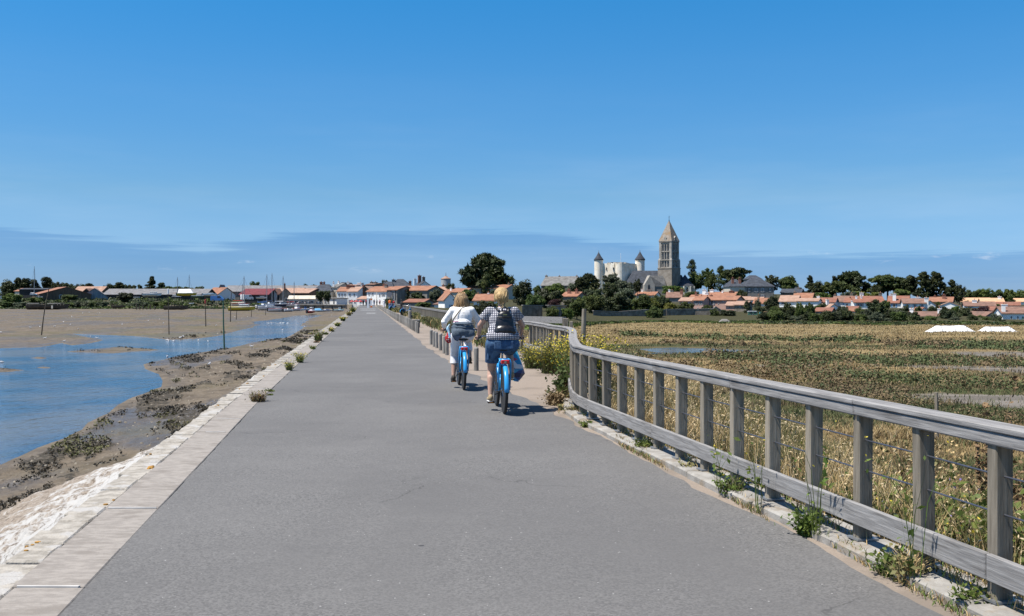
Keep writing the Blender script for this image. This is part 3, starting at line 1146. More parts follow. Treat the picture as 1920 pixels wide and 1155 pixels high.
# kerb blocks under the fence
kb = thing('kerb', FB - Vector((0, 0, 0.06)), None, None)
tag(kb, kind='structure')
i = 0
while i < n - 1 and FP[i][1] < 24:
    y = FP[i][1]
    st = 2
    j = min(i + st, n - 1)
    g = 0.012
    A, B = FP[i], FP[j]
    d = (B - A) / np.linalg.norm(B - A)
    A2, B2 = A + d * g, B - d * g
    wl_, wr_ = 0.19 + random.uniform(-.015, .02), 0.16
    q = [A2 + NL[i] * wl_, A2 - NL[i] * wr_, B2 - NL[j] * wr_, B2 + NL[j] * wl_]
    q = [(p[0] - FB.x, p[1] - FB.y) for p in q]
    # subdivide long thin slab
    mb = MB()
    mb.prism(q, -0.25, 0.058 + random.uniform(-0.008, 0.0))
    if y < 24:
        mb.build('kerb_block', MT['kerb'], kb, bevel=0.014)
    i = j

# dark side barrier and the leaning post beyond the bend
def barrier():
    A, B = P(978, 602, 31), P(1058, 603, 29.5)
    t = thing('side_barrier', (B.x, B.y, 0), 'dark wooden barrier rail with square end post beyond the fence bend', 'barrier')
    o = -Vector((B.x, B.y, 0))
    za, zb_ = 1.6 - (594 - HY) * 30 / FPX, 1.6 - (605.5 - HY) * 30 / FPX
    MB().beam(Vector((A.x, A.y, (za + zb_) / 2)) + o, Vector((B.x, B.y, (za + zb_) / 2)) + o, 0.16, za - zb_).build('beam', MT['wood_x'], t)
    MB().box((0.03, -0.1, 0.2), (0.16, 0.16, 1.7)).build('post', MT['wood_z'], t, bevel=0.01)
    MB().box((-0.65, 0.1, 0.0), (0.5, 0.12, 1.6)).build('post', MT['wood_z'], t, bevel=0.01)
    return t


barrier()
p = P(1071, 614, 27)
t = thing('wooden_post', (p.x, p.y, marsh_h(np.array(p.x), np.array(p.y)).item()), 'short square grey post just right of the dark barrier', 'post')
hgt = (1.6 - (602.5 - HY) * 27 / FPX) - t.location.z
MB().box((0, 0, hgt / 2 - 0.1), (0.085, 0.085, hgt + 0.2)).build('shaft', MT['wood_z'], t, bevel=0.008)
p = P(1091, 612, 20)
zb = marsh_h(np.array(p.x), np.array(p.y)).item()
t = thing('wooden_post', (p.x, p.y, zb), 'tall leaning round post with wire staples in the dry grass', 'post')
hgt = (1.6 - (579 - HY) * 20 / FPX) - zb
mb = MB()
mb.tube([(0, 0, -0.2), (0.02, 0, hgt * 0.5), (0.05, 0, hgt)], [0.055, 0.052, 0.045], 9)
mb.build('shaft', MT['wood_z'], t, smooth=False)
mb = MB()
mb.lathe([(0.058, 0), (0.064, 0.01), (0.058, 0.02)], 10, (0.03, 0, hgt * 0.62))
mb.build('wire_band', MT['steel'], t)
p = onz(1757, 758, -1.9)
zb = marsh_h(np.array(p.x), np.array(p.y)).item()
t = thing('wooden_post', (p.x, p.y, zb), 'weathered stake standing in the marsh behind the near fence', 'post')
hgt = (1.6 - (736 - HY) * p.y / FPX) - zb
MB().tube([(0, 0, -0.2), (-0.03, 0, max(hgt, 0.4))], [0.07, 0.06], 8).build('shaft', MT['wood_z'], t)

# ------------------------------------------------------------------ bollards
MT['boll'] = wood('bollard_wood', (14, 14, 1.5), (0.22, 0.205, 0.18), (0.36, 0.34, 0.31), (0.15, 0.135, 0.12))
for mk in ('boll', 'wood_z'):  # posts differ: some greyer, some browner
    t_ = MT[mk].node_tree
    b_ = t_.nodes['Principled BSDF']
    s_ = b_.inputs['Base Color'].links[0].from_socket
    oi = N(t_, 'ShaderNodeObjectInfo')
    v_ = math_node(t_, 'MULTIPLY_ADD', oi.outputs['Random'], 0.75 if mk == 'boll' else 0.4, 0.58 if mk == 'boll' else 0.78)
    h_ = N(t_, 'ShaderNodeHueSaturation')
    t_.links.new(v_, h_.inputs['Value'])
    t_.links.new(s_, h_.inputs['Color'])
    t_.links.new(h_.outputs[0], b_.inputs['Base Color'])
MT['bolltop'] = M_flat('bollard_end_grain', (0.30, 0.33, 0.35), 0.8)


def bollard_proto(label, loc):
    t = thing('bollard', loc, label, 'bollard', 'short wooden bollards along the road')
    MB().lathe([(0.055, -0.1), (0.055, 0.495), (0.048, 0.505)], 14).build('shaft', MT['boll'], t)
    MB().lathe([(0.048, 0.505), (0.044, 0.52), (0.0, 0.522)], 14).build('top', MT['bolltop'], t)
    return t


NEARB = [(893, 694.6, 'lone grey bollard between the two cyclists on the sandy path'), (848, 673, 'grey bollard closest behind the red bag of the left cyclist'),
         (838, 665.5, 'grey bollard just left of the red polka dot bag'), (833, 662.6, 'grey bollard touching the one left of the red bag'),
         (826, 656.6, 'grey bollard with a small dark bracket, third in the short near row'), (818.7, 652, 'grey bollard second from the far end of the short row'),
         (814, 649.8, 'grey bollard beside the leftmost one in the short row'), (808.5, 645.6, 'leftmost grey bollard of the short row by the cyclists')]
proto = None
for (bx, by, lb) in NEARB:
    q = onz(bx, by)
    if proto is None:
        proto = bollard_proto(lb, q)
    else:
        c = copy_tree(proto)
        c.location = q
        c['label'] = lb
    if proto.location != q:
        c.rotation_euler = (random.uniform(-.02, .02), random.uniform(-.02, .02), random.random() * 6)
Y = 47.5
k = 0
pal = MB()
pal.lathe([(0.062, -0.1), (0.062, 0.52), (0.052, 0.54), (0.0, 0.545)], 12)
palme = pal.mesh('bollard', MT['boll'])
while Y < 215:
    c = 2.47 + 0.05 * math.sin(Y * 0.05)
    o = link('bollard', palme, None, (rx(c, Y), Y, 0), (random.uniform(-.025, .025), random.uniform(-.025, .025), 0.14))
    lb = 'round grey bollard in the long row between road and sandy path'
    if k == 0:
        lb = 'nearest bollard ending the long row at the path side'
    tag(o, lb, 'bollard', 'grey bollards in the long row')
    Y += 1.45 if Y < 120 else 1.8
    k += 1

# ================================================================== town
WH = {}
WH['white'] = M_noise('white_render', (0.78, 0.77, 0.74), (0.86, 0.85, 0.82), 0.5, 0.9, c3=(0.64, 0.62, 0.59), c3scale=0.25, c3lo=0.6, c3hi=0.75)
WH['cream'] = M_noise('cream_render', (0.46, 0.41, 0.33), (0.58, 0.53, 0.44), 0.5, 0.9)
WH['pink'] = M_noise('pink_render', (0.58, 0.36, 0.29), (0.68, 0.44, 0.36), 0.4, 0.9)
WH['stone'] = M_noise('rubble_stone', (0.20, 0.165, 0.125), (0.36, 0.31, 0.25), 1.6, 0.95, 0.4, 4, c3=(0.14, 0.12, 0.10), c3scale=0.5, bdist=0.05)
WH['grey'] = M_noise('grey_render', (0.22, 0.205, 0.185), (0.33, 0.31, 0.28), 0.7, 0.95)
WH['dark'] = M_noise('tarred_boards', (0.02, 0.02, 0.022), (0.05, 0.048, 0.046), 1.0, 0.85, stretch=(3, 3, 0.3))
WH['maroon'] = M_noise('maroon_sheet', (0.12, 0.02, 0.02), (0.17, 0.03, 0.03), 0.7, 0.6)
WH['brownwood'] = M_noise('brown_boards', (0.12, 0.075, 0.05), (0.22, 0.14, 0.09), 1.0, 0.9, stretch=(4, 4, 0.3))
WH['bluewood'] = M_noise('grey_blue_boards', (0.20, 0.25, 0.29), (0.33, 0.38, 0.41), 1.0, 0.9, stretch=(4, 4, 0.3))
WH['castle'] = M_noise('lime_washed_castle_stone', (0.70, 0.61, 0.47), (0.86, 0.80, 0.69), 0.35, 0.95, 0.4, 3, detail=7, c3=(0.36, 0.30, 0.22), c3scale=0.35, c3lo=0.60, c3hi=0.78, bdist=0.08)
WH['church'] = M_noise('grey_church_stone', (0.34, 0.312, 0.27), (0.50, 0.465, 0.41), 0.8, 0.95, 0.4, 4, c3=(0.33, 0.235, 0.14), c3scale=0.35, c3lo=0.60, c3hi=0.75, bdist=0.06)


def roofmat(name, a, b, c=None):
    return M_noise(name, a, b, 0.9, 0.9, 0.4, 5.0, detail=7, c3=c, c3scale=0.35, c3lo=0.5, c3hi=0.68, bdist=0.06)


RF = {}
RF['orange'] = roofmat('orange_tile', (0.30, 0.132, 0.075), (0.40, 0.195, 0.118), (0.23, 0.122, 0.082))
RF['pale'] = roofmat('pale_tile', (0.37, 0.225, 0.158), (0.49, 0.315, 0.235), (0.29, 0.185, 0.135))
RF['brown'] = roofmat('brown_tile', (0.20, 0.11, 0.08), (0.30, 0.172, 0.125), (0.16, 0.10, 0.078))
RF['rust'] = roofmat('rust_tile', (0.25, 0.10, 0.065), (0.34, 0.15, 0.095), (0.21, 0.11, 0.08))
RF['peach'] = roofmat('peach_tile', (0.62, 0.36, 0.20), (0.72, 0.45, 0.27))
RF['slate'] = roofmat('blue_slate', (0.026, 0.031, 0.042), (0.052, 0.060, 0.076), (0.034, 0.038, 0.046))
RF['lead'] = roofmat('grey_stone_roof', (0.15, 0.145, 0.14), (0.24, 0.235, 0.225), (0.13, 0.12, 0.11))
RF['fibre'] = roofmat('grey_fibre_sheet', (0.125, 0.125, 0.13), (0.19, 0.19, 0.195), (0.14, 0.12, 0.11))
RF['spire'] = roofmat('spire_stone', (0.27, 0.225, 0.18), (0.38, 0.33, 0.275), (0.32, 0.215, 0.12))
MT['glass'] = M_flat('dark_window_glass', (0.03, 0.035, 0.045), 0.15)
MT['frame'] = M_flat('white_window_frame', (0.66, 0.66, 0.65), 0.6)
MT['brick'] = M_noise('chimney_brick', (0.26, 0.11, 0.075), (0.38, 0.18, 0.12), 3, 0.95)
SH = {k: M_flat(k + '_shutter', v, 0.6) for k, v in dict(blue=(0.16, 0.38, 0.62), grey=(0.24, 0.24, 0.27), green=(0.10, 0.24, 0.16), pale=(0.42, 0.58, 0.66), dark=(0.06, 0.06, 0.07), brown=(0.16, 0.09, 0.06), white=(0.65, 0.65, 0.64)).items()}
CM = dict(w=WH['white'], b=MT['brick'], s=WH['stone'], g=WH['grey'])


def window(par, c, w, h, shut=None, M=None, fmat=None):
    """a framed window standing 4 cm proud of the wall face (face looks to -y)"""
    mb = MB()
    x, y, z = c
    t = min(0.12, w * 0.14)
    for (cx_, cz_, dx, dz) in ((x - w / 2, z, t, h + t), (x + w / 2, z, t, h + t), (x, z - h / 2, w, t), (x, z + h / 2, w, t), (x, z, t * 0.6, h)):
        mb.box((cx_, y - 0.02, cz_), (dx, 0.08, dz), M)
    f = mb.build('window', fmat or MT['frame'], par)
    MB().box((x, y - 0.003, z), (w - t, 0.03, h - t), M).build('pane', MT['glass'], f)
    if shut:
        for s in (-1, 1):
            MB().box((x + s * (w * 0.78 + t), y - 0.035, z), (w * 0.5, 0.06, h + 0.1), M).build('shutter', SH[shut], par)
    return f


def house(label, x0, x1, yb, ye, yr, D, wall='white', roof='orange', kind='side', dep=7.0, yaw=0.0, chim=(), wins=(), cat='house', name='house', group=None, hip=0.0, found=4.0, rmat=None, ov=0.3, asym=None, skew=0.0):
    """a house between photo columns x0..x1 with base row yb, eave row ye and ridge row yr at depth D"""
    k = D / FPX
    if kind == 'side' and yaw == 0 and hip == 0 and asym is None and name == 'house':
        yaw = -26.0
    W = (x1 - x0) * k
    base = P((x0 + x1) / 2, yb, D)
    he, hr = (yb - ye) * k, (yb - yr) * k
    cy = math.cos(R(yaw))
    W = W / max(0.5, cy)
    t = thing(name, base, label, cat, group, R(yaw))
    wm, rm = WH[wall], rmat or RF[roof]
    th = 0.18
    if kind == 'side':
        rp = dep / 2 if asym is None else asym
        mb = MB()
        x = W / 2
        rx_ = x - hip * k
        if hip:
            mb.box((0, dep / 2, (he - found) / 2), (W, dep, he + found))
        else:
            vs = []
            for sx in (-x, x):
                vs += [(sx, 0, -found), (sx, dep, -found), (sx, dep, he if asym is None else hr - 0.02), (sx, rp, hr), (sx, 0, he)]
            mb.add(vs, [(0, 1, 2, 3, 4), (9, 8, 7, 6, 5), (0, 4, 9, 5), (1, 6, 7, 2), (4, 3, 8, 9), (2, 7, 8, 3)])
        mb.build('wall', wm, t)
        mb = MB()
        if hip:
            e = [(-x - ov, -ov, he), (x + ov, -ov, he), (x + ov, dep + ov, he), (-x - ov, dep + ov, he)]
            r = [(-rx_, rp, hr), (rx_, rp, hr)]
            vs = e + r + [(a, b, c - th) for a, b, c in e]
            mb.add(vs, [(0, 1, 5, 4), (1, 2, 5), (2, 3, 4, 5), (3, 0, 4), (6, 9, 8, 7), (0, 6, 7, 1), (1, 7, 8, 2), (2, 8, 9, 3), (3, 9, 6, 0)])
        else:
            sl = (hr - he) / rp
            p_ = [(-ov, he - ov * sl), (rp, hr), (dep + ov, (he if asym is None else hr) - ov * sl)]
            for a, b in ((p_[0], p_[1]), (p_[1], p_[2])):
                vs = []
                for sx in (-x - ov, x + ov):
                    vs += [(sx, a[0], a[1] + 0.02), (sx, b[0], b[1] + 0.02), (sx, b[0], b[1] + th), (sx, a[0], a[1] + th)]
                mb.add(vs, [(0, 1, 2, 3), (7, 6, 5, 4), (0, 4, 5, 1), (1, 5, 6, 2), (2, 6, 7, 3), (3, 7, 4, 0)])
        mb.build('roof', rm, t)
    else:
        x = W / 2
        ax = skew * W
        mb = MB()
        vs = []
        for sy in (0, dep):
            vs += [(-x, sy, -found), (x, sy, -found), (x, sy, he), (ax, sy, hr), (-x, sy, he)]
        mb.add(vs, [(4, 3, 2, 1, 0), (5, 6, 7, 8, 9), (0, 1, 6, 5), (1, 2, 7, 6), (2, 3, 8, 7), (3, 4, 9, 8), (4, 0, 5, 9)])
        mb.build('wall', wm, t)
        mb = MB()
        for s in (-1, 1):
            sl = (hr - he) / (x - s * ax if s > 0 else x + ax)
            a, b = (s * (x + ov), he - ov * sl), (ax, hr)
            vs = []
            for sy in (-ov * 0.6, dep + ov):
                vs += [(a[0], sy, a[1] + 0.02), (b[0], sy, b[1] + 0.02), (b[0], sy, b[1] + th), (a[0], sy, a[1] + th)]
            mb.add(vs, [(0, 1, 2, 3), (7, 6, 5, 4), (0, 4, 5, 1), (1, 5, 6, 2), (2, 6, 7, 3), (3, 7, 4, 0)])
        mb.build('roof', rm, t)
    for c in chim:  # (u along width 0..1, v along depth 0..1, top row, width px, material)
        u_, v_, ty, wp, m_ = c
        ch = (yb - ty) * k
        lo = he * 0.6 if v_ >= 0 else -0.5
        q = MB().box(((u_ - 0.5) * W, v_ * dep, (ch + lo) / 2), (wp * k, wp * k * 0.8, ch - lo))
        q.box(((u_ - 0.5) * W, v_ * dep, ch - 0.02), (wp * k * 1.2, wp * k, 0.14))
        o = q.build('chimney', CM[m_], t)
        MB().lathe([(0.14, 0), (0.11, 0.35), (0.0, 0.36)], 8, ((u_ - 0.5) * W, v_ * dep, ch + 0.05)).build('chimney_pot', RF['orange'], o)
    for w_ in wins:  # (u, row, width px, height px, shutter)
        u_, ry, wp, hp, shut = w_
        window(t, ((u_ - 0.5) * W, 0, (yb - ry) * k), wp * k / cy, hp * k, shut)
    # gutter line / door step left out at this distance
    return t


# ---- right hand village (front rows first)
H = house
H('white cottage with brown roof and green shutters at the right picture edge', 1883, 1936, 608, 588, 576.5, 200, 'white', 'brown', dep=8, yaw=-14, chim=((0.06, 0.1, 571, 6, 'w'),),
  wins=((0.28, 597, 2.6, 8, None), (0.48, 597, 2.6, 8, None), (0.68, 600, 3.2, 12, 'green')))
H('white cottage with rust red roof and glazed green doors behind the right edge cottage', 1861, 1893, 598, 583, 576, 222, 'white', 'rust', dep=7, yaw=-12, wins=((0.62, 591, 7, 6, 'green'),), chim=((0.98, 0.5, 571, 5.5, 'w'),))
H('plain pale gable end of a shed among bushes left of the green shuttered cottage', 1846, 1874, 603, 594, 585.5, 212, 'grey', 'brown', 'gable', 7, yaw=10)
H('low white bungalow with long brown roof and two white chimneys', 1709, 1767, 605, 594, 585.5, 214, 'white', 'brown', dep=8, chim=((0.06, 0.3, 579.5, 6.5, 'w'), (0.82, 0.3, 579, 6.5, 'w')),
  wins=((0.3, 599, 4, 5, 'pale'), (0.55, 600, 3, 7, None), (0.75, 599, 6, 4, None)))
H('tiny white gabled outhouse right of the two storey house with blue shutters', 1726, 1740, 586, 583, 577, 248, 'white', 'rust', 'gable', 5)
H('two storey white house with brown roof, blue shutters and tall white side chimney', 1696, 1733, 583, 569, 560.5, 258, 'white', 'brown', dep=7, yaw=-16, chim=((1.06, 0.12, 558.5, 6.5, 'w'), (0.72, 0.5, 557, 6, 'w')),
  wins=((0.18, 573, 3, 5, 'pale'), (0.52, 575, 3, 9, 'pale'), (0.84, 575, 3, 9, 'pale')))
H('white gabled annexe joined right of the blue shuttered house', 1733, 1754, 581, 572, 564, 262, 'white', 'brown', 'gable', 8, yaw=-8)
H('house with bright orange roof and grey cement gable on its right', 1746, 1781, 577, 566, 557.5, 300, 'grey', 'orange', dep=8, yaw=-28, chim=((0.62, 0.3, 553, 6, 'b'), (0.2, 0.5, 555, 4, 'b')))
H('white gabled cottage with pale tile roof in front of the grey gable', 1764, 1797, 582, 574, 567, 262, 'white', 'pale', 'gable', 9, yaw=-22)
H('long white cottage with faded brown roof and white gable right', 1813, 1862, 582, 574, 566.5, 268, 'white', 'brown', dep=7, yaw=-20, wins=((0.2, 577, 3, 4, 'blue'), (0.6, 577.5, 2.5, 4, 'blue')), chim=((0.35, 0.4, 562.5, 8, 'w'),))
H('white house with wide peach roof and white chimney on the right skyline', 1843, 1880, 575, 567, 559.5, 330, 'white', 'peach', dep=8, yaw=-18, chim=((0.86, 0.4, 556, 5.5, 'w'),))
H('peach roofed house left of the skyline house with the white chimney', 1806, 1850, 574, 566, 559, 350, 'cream', 'peach', dep=8)
H('house with dark brown roof half hidden by trees, red gate at its side', 1873, 1908, 580, 573, 567, 300, 'white', 'rust', dep=7, wins=((0.4, 576, 8, 3, None),))
H('peach roofed house at the far right edge below the wood', 1906, 1940, 573, 566, 560, 340, 'white', 'peach', dep=8)
H('white house with dark red roof sloping left and wide white gable', 1668, 1700, 581, 568, 555.5, 270, 'white', 'rust', dep=8, yaw=-24, chim=((0.30, 0.15, 551, 6, 'w'), (0.1, 0.5, 553, 5, 'w')), wins=((0.3, 573, 4, 6, 'blue'),))
H('white two storey house with long rust roof and a row of white chimneys', 1603, 1657, 582, 567, 556, 262, 'white', 'rust', dep=8, yaw=-8,
  chim=((0.12, 0.25, 555, 3.2, 'w'), (0.30, 0.3, 556, 3, 'w'), (0.36, 0.55, 549, 6, 'w'), (0.98, 0.5, 549, 5, 's')), wins=((0.14, 571.5, 3, 6, 'grey'), (0.24, 571.5, 3, 6, 'grey'), (0.6, 573, 3, 5, None)))
H('white lean house with rust roof attached left of the row of chimneys', 1585, 1606, 581, 567, 559, 264, 'white', 'rust', dep=7, chim=((0.62, -0.02, 564, 5, 'w'),), wins=((0.2, 572, 3, 5, None),))
H('white house with brown orange roof and stone chimneys at both ends', 1564, 1592, 576, 566, 555.5, 282, 'white', 'brown', dep=7, chim=((0.02, 0.5, 553, 4.5, 's'), (0.98, 0.5, 550, 5, 's')), wins=((0.75, 569, 4, 4, 'blue'),))
H('cottage with rust orange roof and tall white chimney on its left gable', 1535, 1563, 575, 567, 559, 280, 'white', 'rust', dep=7, chim=((0.02, 0.1, 555.5, 5, 'w'),))
H('small white gable below the tall white chimney', 1555, 1573, 583, 577, 570.5, 252, 'white', 'pale', 'gable', 6, yaw=12, chim=((0.3, 0.4, 562, 5, 'w'),))
H('stone barn with rust red lean roof behind the round bush', 1531, 1556, 594, 584, 578, 232, 'stone', 'rust', dep=6, wins=((0.3, 588, 2.5, 4, None),))
H('small stone and white shed with orange roof right of the round dark tree', 1594, 1612, 592, 584, 579, 236, 'white', 'orange', dep=5, yaw=-14)
H('low roof between small stone shed and two storey white house', 1588, 1605, 585, 580, 575, 250, 'stone', 'rust', dep=5)
H('taller house with vivid orange roof rising behind the pale roofed cottage', 1489, 1519, 573, 562, 550, 300, 'stone', 'orange', dep=7, chim=((-0.02, 0.5, 547.5, 4.5, 's'),))
H('white cottage with pale pink roof and one dark window', 1463, 1492, 576, 565.5, 554.5, 280, 'white', 'pale', dep=7, wins=((0.22, 569, 5.5, 5, 'white'),))
H('low white house with pale roof right of the vivid orange roof', 1497, 1531, 576, 565, 560, 276, 'white', 'pale', dep=6)
H('slate roofed grey house on the hill behind the village trees', 1466, 1499, 556, 549, 542, 380, 'stone', 'slate', dep=8, chim=((0.8, 0.5, 539, 4, 's'),))
H('small gabled slate house with brown gable on the hill', 1497, 1507, 556, 547, 539.5, 382, 'grey', 'slate', 'gable', 8)
# pink farm and neighbours
H('pink farmhouse with long orange roof and grey shuttered upper windows', 1317, 1377, 588, 563, 555.5, 262, 'pink', 'orange', dep=9,
  wins=((0.32, 567.5, 4.2, 8, 'grey'), (0.82, 566, 4.2, 7.5, 'dark'), (0.5, 569.5, 1.8, 2, None), (0.63, 566, 1.6, 2, None)), chim=((0.18, 0.45, 553.5, 5, 'b'),))
H('pink gable wing with twin grey shuttered windows left of the farmhouse', 1301, 1317.5, 588, 563.5, 556.5, 258, 'pink', 'orange', dep=7, wins=((0.28, 568, 2.6, 6, 'grey'), (0.74, 568, 2.6, 6, 'grey'), (0.45, 578, 1.6, 3, None)), chim=((0.4, 0.6, 555, 4, 'b'),))
H('low pink wing with pale orange roof at the far left of the pink farm', 1275, 1300.5, 584, 564.5, 558.5, 262, 'pink', 'pale', dep=6, wins=((0.3, 568, 4, 4, None), (0.7, 569, 4, 5, None)))
H('pink lean extension with mono pitch tile roof right of the pink farmhouse', 1362, 1380, 590, 573, 566.5, 254, 'pink', 'pale', dep=5, wins=((0.35, 576, 1.6, 4, None),))
H('ivy covered stone gable barn right of the pink farm', 1378, 1398, 594, 572, 565.5, 246, 'stone', 'pale', dep=7, wins=((0.45, 574, 2.4, 4, None),))
H('brown pink roofed house with grey gable below the church', 1250, 1277, 572, 558, 548, 330, 'grey', 'brown', dep=8, yaw=-12, chim=((1.0, 0.3, 542, 5.5, 'b'), (0.35, 0.5, 544, 4, 'g'), (0.15, 0.5, 543, 4, 'w')))
H('orange roofed house peeking over hedge left of the church porch', 1192, 1226, 562, 554, 547.5, 350, 'white', 'orange', dep=7, chim=((0.2, 0.5, 543, 3, 'w'), (0.5, 0.5, 544, 5, 'g'), (0.62, 0.5, 543.5, 4, 'g')))
H('bright orange roof row behind the pink farmhouse', 1326, 1374, 566, 556, 548, 320, 'white', 'orange', dep=8, chim=((0.1, 0.5, 543, 7, 'w'), (0.5, 0.4, 545, 3, 'w'), (0.82, 0.4, 545.5, 8, 'b')))
H('white house with stepped white chimneys behind the pink farmhouse roof', 1310, 1326, 566, 556, 552, 322, 'white', 'orange', dep=7, chim=((0.4, 0.4, 543.5, 6.5, 'w'), (0.75, 0.3, 549, 6, 'w')))
H('orange roof strip behind the twin window pink gable', 1293, 1318, 570, 560, 553.5, 300, 'stone', 'orange', dep=7, chim=((0.35, 0.3, 548, 4, 'b'),))
H('white house with pale roof right of the pink farm', 1372, 1409, 576, 563, 556.5, 285, 'white', 'pale', dep=8, yaw=-6)
H('pale pink roofed house behind cypress shrub', 1406, 1426, 572, 563, 557.5, 310, 'white', 'pale', dep=7, chim=((0.7, 0.2, 553.5, 4.5, 's'),))
H('orange stepped roof house right of the pale pink roof', 1414, 1440, 578, 569, 559.5, 292, 'white', 'orange', dep=7, chim=((0.35, -0.05, 560, 3.5, 's'),))
# manor on the hill
mn = H('large stone manor with hipped slate roof and shuttered upper windows', 1397, 1451.5, 562, 537, 520.5, 345, 'grey', 'slate', dep=12, hip=19, yaw=0,
       wins=((0.14, 544, 3.4, 6, 'dark'), (0.38, 544, 4, 7, 'grey'), (0.60, 544, 4, 7, 'grey'), (0.86, 544, 3.4, 6, 'dark'), (0.60, 556, 4, 6, 'grey')))
k_ = 345 / FPX
for ux in (-1395 + 1376.5, -1395 + 1390):
    pass
H('left side of the manor, its sunlight painted in cream, with two brick chimneys', 1369, 1396.5, 562, 537, 523, 345, 'cream', 'slate', dep=11, hip=9, chim=((0.27, 0.2, 521, 4.2, 'b'), (0.76, 0.2, 521, 4.2, 'b')))  # manor's left wall as its own block, cream to paint in its sunlight
H('upper slate roof block behind the manor', 1404, 1428, 545, 523, 515.5, 362, 'grey', 'slate', dep=8, hip=6)
# chapel roof and neighbours behind the riders
H('long grey roofed stone hall standing above the trees left of the castle', 1015, 1073, 545, 535, 518.5, 380, 'stone', 'lead', dep=10, chim=((0.0, 0.5, 516, 4, 's'), (0.42, 0.5, 517, 3, 's'), (0.97, 0.5, 517, 3, 's')))
H('small orange roof above the hedge left of the castle trees', 1053, 1081, 568, 556, 548, 270, 'stone', 'orange', dep=7, chim=((0.3, 0.3, 542.5, 5, 'b'), (0.8, 0.3, 542.5, 5, 'b')))
H('white cottage with orange roof between the heads of the two cyclists', 888, 931, 579, 564, 552.5, 205, 'white', 'orange', dep=7, yaw=-10, chim=((0.5, 0.5, 549.5, 3.5, 'w'), (0.05, 0.5, 551, 2, 'b')))
H('small white gable at the right end of the cottage between the riders', 924, 939, 579, 567, 561, 204, 'white', 'orange', 'gable', 6)
H('orange roofed house under the great cypress', 916, 949, 552, 541, 534, 320, 'cream', 'orange', dep=8, chim=((0.9, 0.4, 531, 3.5, 's'),))
H('low orange roofed house left under the great cypress', 877, 902, 552, 540, 533, 330, 'cream', 'orange', dep=8)
H('white gable house with small blue window below the rooftops left of the riders', 834, 855, 580, 562, 550.5, 215, 'white', 'orange', 'gable', 8, yaw=14, wins=((0.62, 574, 4, 5, 'blue'), (0.75, 562, 2, 3, None)))
H('low white shed with tile roof left of the blue window gable', 814, 834, 575, 571, 567.5, 225, 'white', 'brown', dep=5)
H('orange roof jumble house below the water tower', 828, 862, 562, 550, 543, 300, 'cream', 'orange', dep=8, chim=((0.3, 0.3, 540, 3, 'w'), (0.7, 0.3, 541, 2.5, 'b')))
H('pale roofed house left of the water tower', 812, 838, 556, 546, 538, 330, 'white', 'pale', dep=8, chim=((0.3, 0.5, 534, 3, 'b'), (0.8, 0.4, 536, 3, 'w')))
H('orange roof just right of the small dome tree', 845, 872, 560, 548, 541, 296, 'cream', 'orange', dep=7)
H('white gabled house with slate roof rising above the orange roofs', 781, 813, 552, 540, 528, 350, 'white', 'slate', 'gable', 10, yaw=18, chim=((0.0, 0.2, 523.5, 4.5, 'w'), (0.4, 0.6, 516, 6, 'b'), (0.62, 0.55, 519, 5, 's')))
H('big slate hip roofed mansion on the skyline left of the water tower', 728, 767, 548, 536, 522.5, 370, 'cream', 'slate', dep=12, hip=14, chim=((0.2, 0.3, 524, 6, 'g'), (1.0, 0.3, 527, 5, 'b')))
H('lower slate roofed house left of the hip roofed mansion', 715, 736, 548, 537, 527.5, 366, 'cream', 'slate', dep=9, hip=4, chim=((0.15, 0.4, 526, 2.5, 'g'),))
H('grey stone house with orange roof, round white sign and tall dark door', 725, 745, 572, 544, 537, 268, 'grey', 'orange', dep=9, wins=((0.62, 553, 4.5, 17, 'dark'),))
H('long stone barn with wide orange roof behind the path trees', 745.3, 802, 572, 545, 536.5, 270, 'grey', 'orange', dep=9)
H('low stone shed with rust roof and grass round it right of the path', 757, 795, 572, 567, 561.5, 235, 'grey', 'rust', dep=5)
H('white terraced house with orange roof right of the road end', 687, 706, 571, 547, 537.5, 310, 'white', 'orange', dep=9, chim=((0.98, 0.5, 533, 4, 'b'),), wins=((0.25, 552, 2.4, 5, None), (0.65, 552, 2.4, 5, None), (0.3, 562, 2.4, 5, None)))
H('white house with grey porch and orange roof by the round sign', 706.4, 724.6, 571, 547, 538, 306, 'white', 'orange', dep=9, wins=((0.3, 554, 2.6, 5, None), (0.7, 553, 3, 5, 'grey')), chim=((0.3, 0.4, 534, 5, 'g'),))
H('low white cafe with pale tile roof between the terraces at the road end', 669, 687, 572, 561, 556, 318, 'white', 'pale', dep=6, wins=((0.5, 566, 8, 4, None),))
H('tall white house with pale orange roof on the quay', 632, 651, 572, 546.5, 538.5, 330, 'white', 'orange', dep=10, yaw=-6, wins=((0.2, 553, 2.4, 5, None), (0.5, 553, 2.4, 5, None), (0.8, 553, 2.4, 5, None), (0.25, 565, 3, 7, 'grey'), (0.7, 565, 3, 7, 'grey')), chim=((0.9, 0.3, 534.5, 7, 'b'),))
H('tall white house with brown side gable, green shutter and brick chimney', 651.4, 670, 572, 547, 538, 328, 'white', 'pale', dep=10, yaw=-10, wins=((0.25, 553, 2.6, 5, None), (0.7, 553, 2.6, 5, None), (0.3, 565, 3, 6, 'grey'), (0.75, 565, 3, 6, None)), chim=((0.0, 0.45, 534.5, 7, 'b'),))
H('brown stone gable house with green shutters behind the white quay houses', 669, 700, 566, 549, 537, 334, 'stone', 'pale', 'gable', 9, yaw=-8, wins=((0.2, 552, 4, 7, 'green'),), chim=((0.42, -0.06, 535.5, 4, 'b'),))
H('flat roofed white harbour shop with dark openings', 606, 632, 573, 560, 559, 322, 'white', 'lead', dep=6, wins=((0.12, 566, 4, 9, None), (0.38, 566, 4, 9, None), (0.8, 566, 3, 9, None)))
